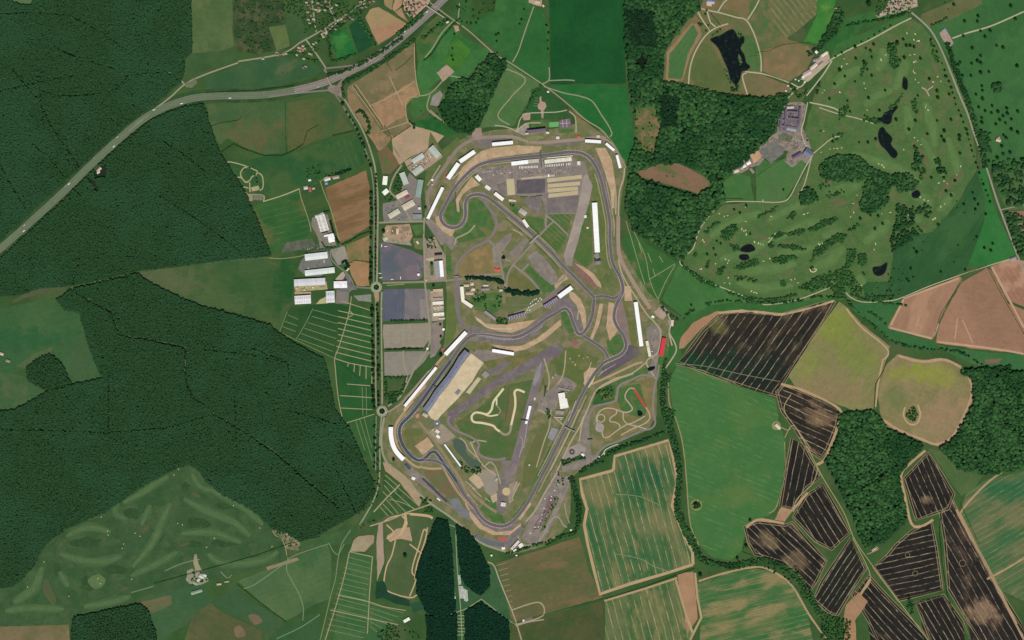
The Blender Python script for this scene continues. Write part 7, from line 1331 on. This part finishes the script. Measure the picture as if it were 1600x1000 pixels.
# hedges
for s, w, h, l in (("552,134 582,176 608,214", 1.5, 3, 'long straight dark hedge down the tan fields beside the avenue'), ("604,98 613,112", 1.2, 3, 'short dark hedge stub at the top of the tan fields'), ("618,110 632,100 645,87", 1.2, 3, 'dark hedge slanting across the top tan field'), ("612,217 642,197", 1.4, 3, 'dark hedge along the upper edge of the sandy showground'), ("611,212 600,196", 1.6, 3.5, 'dark hedge meeting the showground corner from the north'),
                ("648,62 650,90 650,110", 1.6, 4, 'dark hedge between the tan fields and the green scrub'), ("718,28 705,42 690,60 674,85 662,95", 2, 5, 'line of bushy hedge along the bridge lane'), ("860,131 977,131", .7, 1.5, 'thin straight hedge between two dark green fields'), ("884,167 915,190 940,208 955,222", 1.3, 3, 'dark hedge beside the diagonal northern lane'),
                ("632,264 646,254", 1.4, 3, 'hedge behind the caravan yard sheds, western piece'), ("662,240 676,224", 1.4, 3, 'hedge behind the caravan yard sheds, eastern piece'), ("614,229 625,246", 1.0, 2.5, 'dark hedge on the edge of the brown bare plot'), ("516,345 522,368 530,380", 3.5, 6, 'thick dark hedge between the pale factory and the brown striped field'), ("506,331 514,330", 2.5, 6, 'dark hedge at the north corner of the pale factory'), ("503,378 508,386 525,386", 2.5, 6, 'dark hedge round the square white warehouse'), ("502,364 512,362", 2.2, 5, 'dark hedge between the two white factories'),
                ("532,382 545,378 562,367 577,362", 2.2, 5, 'bushy hedge under the brown striped field'), ("548,411 556,406 577,411", .9, 2.5, 'bent dark hedge splitting the two pinkish fields'), ("534,410 541,408 545,416 539,421", 5, 6, 'dark square clump of trees beside the pinkish field'), ("578,405 578,445", 2, 6, 'dark tree hedge on the east of the pinkish field'),
                ("728,435 740,434 760,435 775,438 787,442", 6.5, 10, 'long dark conifer hedge north of the old farm'), ("791,453 800,457 820,458 843,457", 9, 10, 'broad dark conifer hedge east of the old farm'), ("813,308 825,307", 1.2, 3, 'dark clipped hedge in the paddock, western piece'), ("829,308 847,305", 1.6, 3, 'dark clipped hedge in the paddock, eastern piece'), ("880,726 895,719 914,715", 3.5, 6, 'dark hedge under the roundel plaza'),
                ("1033,472 1048,482 1065,494", 1.2, 3, 'dark straight hedge beside the green triangular field'), ("1181,276 1225,246", .9, 2.5, 'thin straight hedge between the two eastern paddocks'), ("1132,310 1162,311", 1.2, 3, 'dark hedge along the bottom of the striped paddock'), ("1186,242 1204,254", .8, 2, 'thin hedge on the side of the estate car park'),
                ("1060,570 1100,578 1150,602 1200,616", 1.4, 3, 'dark hedge under the black ploughland'), ("1311,470 1300,486 1285,505", 1.2, 4, 'hedge between the black ploughland and the yellow green field'), ("1386,562 1380,580 1368,600 1366,640", 1.6, 4, 'dotted hedge between the two yellow green fields'), ("1503,435 1488,462 1470,490 1462,515 1459,530", 1.2, 2.5, 'curving green hedge between brown fields'), ("1543,418 1562,455 1600,522", 1.2, 2.5, 'straight green hedge between the brown fields at the right edge'),
                ("1412,465 1450,450 1500,431 1542,415", 1.0, 2.5, 'hedge along the top of the brown fields'), ("946,936 1010,916 1085,888", 1.6, 2.5, 'green hedge strip between the two striped crops'), ("800,974 850,960 942,935", .9, 2, 'thin dark hedge between the two brown fields in the south'), ("562,586 530,566 545,578", .9, 2.5, 'short dark hedge slanting through the camping strips') if False else ("533,568 548,580 562,592", 1, 2.5, 'short dark hedge slanting through the camping strips'),
                ("240,912 320,890 400,868 450,850 500,838", 1.4, 4, 'long hedge along the southern links road'), ("370,912 398,935 420,952 448,972", 1.4, 4, 'dark hedge between two dull fields in the south west'), ("322,145 400,141 460,134", 1.6, 4, 'hedge along the south of the western dual carriageway'), ("446,160 446,200 447,240", 1, 3, 'thin hedge between the two olive fields'), ("345,238 365,225 380,232 412,243 442,243 462,233 475,225", 2, 4, 'winding hedge at the foot of the olive fields'), ("475,222 480,205 498,195", 1.4, 3, 'bent hedge in the brownish olive field'), ("322,200 345,192 372,188 378,182", 1.4, 3, 'faint bent hedge in the left olive field'), ("692,746 700,742", .5, 1, 'tiny hedge by the lawn') if False else ("519,212 545,206 552,204", 1.6, 4, 'hedge at the top of the camping meadow'),
                ("524,273 538,268 548,264", 4, 8, 'dark tree hedge above the brown striped field'), ("1180,82 1200,80 1222,70 1240,68 1268,66", 1, 3, 'thin hedge wandering east of the lake'), ("1170,88 1188,86", .6, 2, 'thin ditch hedge by the lake shore'), ("1188,112 1210,120 1240,130", 1, 3, 'hedge by the drive under the brown paddock'), ("1080,15 1108,48", 1, 3, 'dark hedge at the lake avenue, western line'), ("1110,20 1126,40", 1.4, 3, 'dark hedge at the lake avenue, eastern line'),
                ("853,602 850,620", 2, 4, 'dark hedge between the grey yard and the runway'), ("1470,800 1468,830 1472,880 1480,930 1500,985", 1.6, 3, 'green hedge strip between the black fields'), ("1500,785 1512,812 1530,850", 1.2, 3, 'dark hedge west of the striped right hand crop'), ("1228,690 1226,740 1216,790", 1, 3, 'hedge between the big meadow and the black strip'), ("1166,840 1160,862 1176,868", 1, 4, 'hedge at the southern tip of the big meadow'), ("1416,950 1440,938 1470,930", 1.2, 3, 'hedge between the two southern black fields')):
    hedge(s, w, h, hm if w < 3 else dkm, l, lumps=1 if w < 1.6 else 2 if w < 3 else 4)
# ------------------------------------------------------------------ single trees
bark = surf((92, 76, 60), .2, 2, name='bark')
def tree_mesh(seed):
    random.seed(seed); b = MB(); b.tube((0, 0, 0), (0, 0, .42), .045, .028, 7)
    for k in range(5):
        a = k*1.26+random.random(); b.tube((0, 0, .3+.03*k), (.26*math.cos(a), .26*math.sin(a), .58+.05*random.random()), .022, .008, 5)
    V = list(b.v); F = list(b.f); M = [0]*len(F)
    for k in range(26):                                    # leaf clumps through the crown's volume, uneven outline
        a, e = random.random()*6.283, math.acos(1-1.25*random.random()); rr = random.uniform(.22, .4) if k else .1
        c = Vector((rr*math.sin(e)*math.cos(a), rr*math.sin(e)*math.sin(a), .56+.36*rr/.4*math.cos(e))); r = random.uniform(.1, .19)
        tv, tf = random.choice(TSMALL); o = len(V); V += [tuple(c+Vector(v)*r*random.uniform(.8, 1.2)) for v in tv]; F += [tuple(int(i)+o for i in f) for f in tf]; M += [1]*len(tf)
    for k in range(160):                                   # loose leaf sprays
        a, e = random.random()*6.283, math.acos(1-1.4*random.random()); rr = random.uniform(.3, .52); c = Vector((rr*math.sin(e)*math.cos(a), rr*math.sin(e)*math.sin(a), .55+.42*math.cos(e)))
        u = Vector((random.gauss(0, 1), random.gauss(0, 1), random.gauss(0, 1))).normalized()*.05; w_ = u.orthogonal().normalized()*.04; o = len(V); V += [tuple(c-u-w_), tuple(c+u-w_), tuple(c+u+w_), tuple(c-u+w_)]; F.append((o, o+1, o+2, o+3)); M.append(1)
    me = bpy.data.meshes.new('tree'); me.from_pydata(V, [], F); me.materials.append(bark); me.materials.append(treem)
    for f, i in zip(me.polygons, M): f.material_index = i
    return me
treem = leaf_mat((16, 50, 24), (46, 92, 38), 'tree_leaves'); TM = [tree_mesh(s) for s in range(5)]; random.seed(11)
def tree(x, y, d, label, group, h=None):
    o = bpy.data.objects.new('tree', random.choice(TM)); COL.objects.link(o); o.location = Wp(x, y, 0); d *= S*random.uniform(.85, 1.15); hh = (h or d*1.05)*random.uniform(.9, 1.1)
    o.scale = (d, d, hh); o.rotation_euler = (0, 0, random.random()*6.28); o['label'] = label; o['category'] = 'tree'; o['group'] = group
park = "1357,7 1579,10 1490,8 1528,26 1527,34 1507,34 1586,30 1532,49 1547,49 1539,58 1505,57 1519,76 1557,72 1567,75 1532,88 1527,96 1532,99 1518,100 1500,98 1497,102 1589,104 1545,113 1532,114 1517,119 1504,119 1534,135 1535,142 1525,148 1535,155 1550,166 1529,168 1539,174 1549,177 1559,175 1573,170 1567,182 1562,188 1556,195 1571,193 1580,187 1534,185 1534,192 1484,81 1574,178 1590,175 1568,212 1580,203 1590,208 1596,250 1567,241 1578,239 1565,229 1572,216 1545,252 1558,247"
for x, y in P(park)[1:]: tree(x, y, 4.8, 'round dark tree scattered over the bright green parkland east of the lane', 'parkland trees')
tree(1357, 7, 9, 'very broad dark tree alone in the field below the eastern hamlet', 'field trees')
for x, y in P("1336,74 1312,110 1362,119 1383,142 1357,154 1296,155 1374,173 1400,188 1430,189 1464,189 1486,188 1483,148 1465,153 1464,143 1477,120 1452,124 1434,150 1413,91 1411,62 1416,72 1402,68 1390,70 1438,92 1465,96 1337,92 1350,98 1355,109 1365,70 1422,72 1428,74 1353,76 1360,80 1362,90 1320,120 1304,132 1336,128 1324,158 1328,175 1420,203 1449,210 1475,205 1471,214 1475,221 1499,213 1499,219 1510,203 1500,240 1442,245 1429,230 1368,218 1356,223 1342,223 1301,222 1455,278 1478,299 1486,306 1492,283 1478,271 1401,344 1372,338 1360,337 1344,342 1379,350 1367,358 1466,352 1440,362"):
    tree(x, y, random.uniform(3.6, 5.4), 'dark tree standing singly beside the northern and eastern fairways', 'fairway trees')
for x, y in P("1520,302 1523,312 1506,320 1524,328 1528,320 1540,335 1526,371 1551,381 1548,392 1538,388 1428,389 1432,395 1423,420 1470,425 1417,437 1420,440 1508,422"): tree(x, y, 4.2, 'dark tree standing in the dark striped field by the lane', 'trees in the dark striped field')
for x, y in P("1147,328 1156,333 1166,322 1224,297 1172,366 1120,377 1126,381 1115,389 1118,399 1105,398 1159,436 1080,477"): tree(x, y, 3.6, 'small dark tree in the western part of the links near the curved drive', 'trees by the curved drive')
def row(s, step, d, label, group, jit=.5, skip=0):
    p = P(s)
    for (x0, y0), (x1, y1) in zip(p[:-1], p[1:]):
        n = max(1, int(math.dist((x0, y0), (x1, y1))/step))
        for k in range(n):
            if random.random() < skip: continue
            t = (k+.5)/n; tree(x0+(x1-x0)*t+random.gauss(0, jit), y0+(y1-y0)*t+random.gauss(0, jit), d*random.uniform(.7, 1.3), label, group)
row("1452,58 1466,86 1482,124 1492,158 1504,188 1518,232 1532,275 1548,320", 8.5, 3.2, 'dark tree in the line on the west side of the eastern lane', 'trees lining the eastern lane')
row("1300,92 1330,74 1362,58 1395,38", 9, 3, 'small tree in the row along the straight estate drive', 'trees along the estate drive')
row("532,160 545,180 556,200 566,222 574,248 579,262", 6.5, 4.2, 'dark tree on the west edge of the avenue where it curves', 'trees of the curving avenue', .8, .15); row("580,300 580,360 579,440", 7.5, 5, 'dark tree on the west verge of the straight avenue north of the roundabout', 'west verge trees, northern avenue', .8, .15); row("587.5,270 587.3,330 587,390 586.8,436", 5.5, 3.2, 'small tree in the median of the avenue north of the roundabout', 'median trees, northern avenue', .3, .1)
row("581.5,474 582,530 583,600 585,640", 8, 5.4, 'dark tree on the west verge of the avenue south of the roundabout', 'west verge trees, southern avenue', .6, .1); row("589,474 591,520 591,570 591.5,636", 6.5, 4.4, 'dark tree in the median of the avenue south of the roundabout', 'median trees, southern avenue', .5, .1); row("585,662 585,735", 9, 4, 'dark tree on the avenue south of the second roundabout', 'trees of the southernmost avenue', 1, .1)
row("610,501 668,500", 3.2, 2.9, 'small tree in the upper planted row between the car parks', 'upper car park row', .2); row("601,546 661,545", 3.0, 3.1, 'small tree in the lower planted row between the car parks', 'lower car park row', .2)
for a in range(5): tree(588+2.6*math.cos(a*1.26), 449+2.6*math.sin(a*1.26), 3, 'tree in the ring on the northern roundabout island', 'northern roundabout trees'); tree(597+2.6*math.cos(a*1.26), 642.5+2.6*math.sin(a*1.26), 3, 'tree in the ring on the southern roundabout island', 'southern roundabout trees')
for x, y in P("710,54 707,76 708,94 706,88 775,55 779,53 776,65 819,15 812,38 815,31 854,40 857,52 856,64 856,77 740,26 744,36 747,30 736,37 777,83 790,92"): tree(x, y, 3.4, 'dark tree standing in the green fields north of the triangular wood', 'trees in the northern green fields')
for x, y, d, l in ((675, 373, 3.5, 'dark tree at the top of the grass wedge by the hall'), (674.5, 412, 4, 'round tree on the strip west of the grey exhibition hall'), (677.5, 446.5, 4, 'round tree beside the mini roundabout plot'), (688, 507, 4, 'dark tree beside the white domed tent strip'), (689, 526, 3.6, 'dark tree below the white domed tent strip'), (689, 555, 5, 'round dark tree at the end of the pit straight grandstand'), (615, 718, 4.5, 'dark tree beside the curved grandstand'), (1088, 789, 8, 'big round tree in the circular island of the meadow'), (665, 324.5, 3.6, 'dark tree left of the hairpin grandstand'), (599.5, 362, 6, 'round dark tree beside the building site'), (633, 868, 6, 'dark tree alone in the dirt course lawn'), (1094, 898, 6, 'dark round tree beside the mottled crop corner'), (1152, 872, 5, 'dark round tree on the southern tip of the meadow'), (1166, 853, 5, 'dark tree at the meadow corner by the black field'), (1172, 813, 5, 'dark tree pair at the head of the black field')): tree(x, y, d, l, None) if False else (tree(x, y, d, l, 'lone trees'))
# ================================================================== vehicles
tyre = surf((44, 44, 46), .1, 1, name='tyre_rubber'); win = surf((40, 48, 56), .05, 1, .15, .5, name='window_glass')
def car_mesh(c):
    b = MB(); pm = surf(c, .04, 4, .35, .5, name='car_paint')
    prof = [(-2.2, .35), (-2.2, .85), (-1.4, .95), (1.0, .95), (2.0, .8), (2.2, .6), (2.2, .35)]; w = .88
    for i in range(len(prof)-1): (x0, z0), (x1, z1) = prof[i], prof[i+1]; b.quad((x0, -w, z0), (x0, w, z0), (x1, w, z1), (x1, -w, z1), 0)
    for sg in (-1, 1): k = len(b.v); b.v += [(x, sg*w, z) for x, z in prof]; b.f.append(tuple(range(k, k+len(prof)))); b.m.append(0)
    lo = [(-1.6, -.82), (.75, -.82), (.75, .82), (-1.6, .82)]; hi = [(-1.1, -.66), (.1, -.66), (.1, .66), (-1.1, .66)]
    for i in range(4): j = (i+1) % 4; b.quad((*lo[i], .94), (*lo[j], .94), (*hi[j], 1.45), (*hi[i], 1.45), 1)
    b.quad(*[(x, y, 1.45) for x, y in hi], 0)
    for x in (-1.35, 1.35):
        for sg in (-1, 1): b.tube((x, sg*.72, .32), (x, sg*.92, .32), .32, .32, 8, 2)
    return b.mesh('car', [pm, win, tyre])
cols = {'white': (236, 236, 232), 'silver': (176, 180, 184), 'black': (40, 42, 46), 'red': (170, 44, 46), 'blue': (54, 76, 126)}
CM = {k: car_mesh(v) for k, v in cols.items()}
def truck_mesh(c, L=11.5):
    b = MB(); pm = surf(c, .04, 6, .5, .4, name='trailer_paint'); cm = surf((210, 208, 204), .06, 4, .4, .5, name='cab_paint')
    b.box(-L/2, L/2-2.6, -1.25, 1.25, 1.0, 3.9, 0); b.box(L/2-2.3, L/2, -1.2, 1.2, .6, 3.1, 1); b.box(L/2-.02, L/2+.03, -1.05, 1.05, 1.8, 2.8, 2)
    for x in (-L/2+1, -L/2+2.3, L/2-1.2):
        for sg in (-1, 1): b.tube((x, sg*.9, .5), (x, sg*1.25, .5), .5, .5, 8, 3)
    return b.mesh('lorry', [pm, cm, win, tyre])
TKM = truck_mesh((250, 250, 246)); TKR = truck_mesh((190, 60, 60)); TKG = truck_mesh((190, 190, 188), 9)
def car(x, y, a, c, where, group, z=.75): lone('parked_car', CM[c], x, y, '%s car %s' % (c, where), 'car', '%s, %s' % (group, c), a, (1.05, 1.05, 1), z)
def cars(poly, n, where, group, ang=None, w=(3, 3, 4, 1, 1), minsep=1.15):
    q = P(poly); xs = [p[0] for p in q]; ys = [p[1] for p in q]; got = []; t = 0
    while len(got) < n and t < 6000:
        t += 1; x, y = random.uniform(min(xs), max(xs)), random.uniform(min(ys), max(ys))
        if not inside(np.array([x]), np.array([y]), q)[0] or any((x-u)**2+(y-v)**2 < minsep**2*2.2 for u, v in got): continue
        got.append((x, y)); car(x, y, (ang if ang is not None else random.choice((0, 1.57)))+random.gauss(0, .06), random.choices(list(cols), w)[0], where, group)
cars("806,264 840,262 892,259 896,263 895,272 850,275 808,277", 84, 'parked among the transporters in the northern paddock', 'paddock cars', 1.48)
cars("758,264 790,262 792,272 768,276 758,272", 18, 'parked loosely on the western paddock tarmac', 'western paddock cars')
cars("864,774 872,778 858,800 846,824 834,830 838,818 850,800", 44, 'in the crowded strip along the southern straight', 'southern strip cars', 1.0, (3, 3, 3, 3, 1))
cars("872,728 882,724 884,738 872,744 866,742", 10, 'by the loop road near the roundel plaza', 'loop road cars')
cars("1216,206 1238,212 1258,214 1264,232 1252,236 1236,222 1214,214", 44, 'in the busy golf club car park', 'golf club cars', .4, (4, 3, 2, 2, 1))
cars("648,404 661,404 661,424 652,430 646,420", 18, 'at the east end of the mottled car park', 'mottled car park cars')
cars("600,320 618,318 626,326 612,338 602,336", 14, 'beside the beige units of the industrial estate', 'industrial estate cars', .5)
cars("616,340 626,338 632,340 628,344 614,344", 6, 'south of the beige roofed units', 'southern estate cars', .3)
cars("604,350 606,351", 0, '', '')
cars("645,252 640,250 652,262 640,268 634,262", 10, 'in the caravan yard between the grey green sheds', 'caravan yard cars')
cars("480,384 500,383 500,388 470,394 466,390", 12, 'on the rough yard north of the business park', 'rough yard cars')
cars("538,430 548,438 549,448 546,446", 8, 'by the white hall with the lilac panel', 'white hall cars')
cars("842,625 853,620 850,642 842,640", 8, 'on the grey yard beside the narrow white garage row', 'grey yard cars'); cars("872,603 890,603 900,612 888,618 884,612", 9, 'behind the cream white assembly hall', 'assembly hall cars')
cars("640,622 655,606 660,603 648,620 642,630", 10, 'in the row behind the long thin grandstand', 'row behind the grandstand', .9); cars("735,472 745,454 752,458 748,468", 4, 'in the old farm court', 'farm court cars')
cars("1010,515 1024,510 1022,560 1016,560", 7, 'on the tarmac beside the narrow cream block', 'eastern tarmac cars')
for k in range(13): lone('race_transporter', TKM, 812+2.3*k+random.uniform(-.2, .2), 261.5-.1*k, 'white race transporter in the western row behind the pit garages', 'lorry', 'transporters, western row', 1.5, (1, 1, 1), .75)
for k in range(15):
    x = 853+2.7*k+random.uniform(-.3, .3); lone('race_transporter', TKR if k == 11 else TKM, x, 259-.27*k*.8, 'red race transporter in the eastern row behind the pit garages' if k == 11 else 'white race transporter in the eastern row behind the pit garages', 'lorry', None if k == 11 else 'transporters, eastern row', 1.5, (1, 1, 1), .75)
for x, y, a in ((594, 427, 0), (595.5, 434, .1), (613, 436.5, .1), (596.5, 383.5, 1.5), (603, 385, .1), (626, 434, 1.57)): lone('parked_coach', TKM, x, y, 'white coach at the edge of the dark car park by the avenue', 'coach', 'coaches in the dark car park', a, (1.2, 1, 1), .75)
for x, y in ((829, 474), (832, 471), (835, 468), (838, 467), (841, 470), (826, 480), (830, 478), (833, 476), (837, 474), (824, 484), (828, 484), (821, 488), (846, 468), (844, 466)): lone('motorhome', TKM, x, y, 'white motorhome in the cluster between the two purple pit buildings', 'motorhome', 'motorhomes in the old paddock', .9, (.75, 1, .9), .75)
# traffic on the dual carriageway
mw = [p for p in smooth(mot, False, 2) if 5 < p[0] < 690 and 5 < p[1] < 995]
for x, y0, off, me_, lab in ((36, 0, 4, TKM, 'white lorry on the western end of the dual carriageway'), (42, 0, -3, TKG, 'grey lorry just east of the western end of the dual carriageway'), (112, 0, -3, TKM, 'white lorry on the dual carriageway beside the forest hut'), (176, 0, 4, TKM, 'white lorry on the dual carriageway between the forest clearings'), (188, 0, -4, TKG, 'grey lorry on the dual carriageway in the forest'), (242, 0, -4, TKM, 'white lorry on the dual carriageway by the side road fork'), (284, 0, 4, TKM, 'white lorry approaching the forest curve of the dual carriageway'), (363, 0, 4, TKM, 'white lorry on the straight of the dual carriageway by the green field'), (496, 0, 4, TKG, 'grey lorry west of the junction bridge'), (560, 0, -3, TKG, 'grey lorry east of the junction bridge'), (634, 0, -4, TKM, 'white lorry on the dual carriageway beside the tan field'), (670, 0, -4, TKM, 'white lorry on the dual carriageway just before the lane bridge')):
    i = min(range(1, len(mw)-1), key=lambda j: abs(mw[j][0]-x)); dx, dy = mw[i+1][0]-mw[i-1][0], mw[i+1][1]-mw[i-1][1]; L = math.hypot(dx, dy)
    lone('lorry', me_, mw[i][0]-dy/L*off*.9, mw[i][1]+dx/L*off*.9, lab, 'lorry', None, math.atan2(-dy, dx), (1.1, 1.1, 1), .95)
for k in range(22):
    i = random.randrange(10, len(mw)-2); dx, dy = mw[i+1][0]-mw[i-1][0], mw[i+1][1]-mw[i-1][1]; L = math.hypot(dx, dy); off = random.choice((-4.2, -2.2, 2.2, 4.2)); c = random.choice(('white', 'silver', 'black', 'red'))
    lone('car', CM[c], mw[i][0]-dy/L*off, mw[i][1]+dx/L*off, '%s car driving on the dual carriageway' % c, 'car', 'traffic on the dual carriageway, %s' % c, math.atan2(-dy, dx), (1.05, 1.05, 1), .95)
for q, lab in ((av, 'avenue north of the roundabout'), ("597,470 596.5,520 597,632", 'avenue south of the roundabout')):
    q = smooth(P(q), False, 8)
    for k in range(9):
        i = random.randrange(1, len(q)-2); dx, dy = q[i+1][0]-q[i-1][0], q[i+1][1]-q[i-1][1]; L = math.hypot(dx, dy); c = random.choice(('white', 'silver', 'black', 'blue')); o = random.choice((-.55, .55))
        lone('car', CM[c], q[i][0]-dy/L*o, q[i][1]+dx/L*o, '%s car driving on the %s' % (c, lab), 'car', 'traffic on the %s, %s' % (lab, c), math.atan2(-dy, dx), (1.05, 1.05, 1), .95)
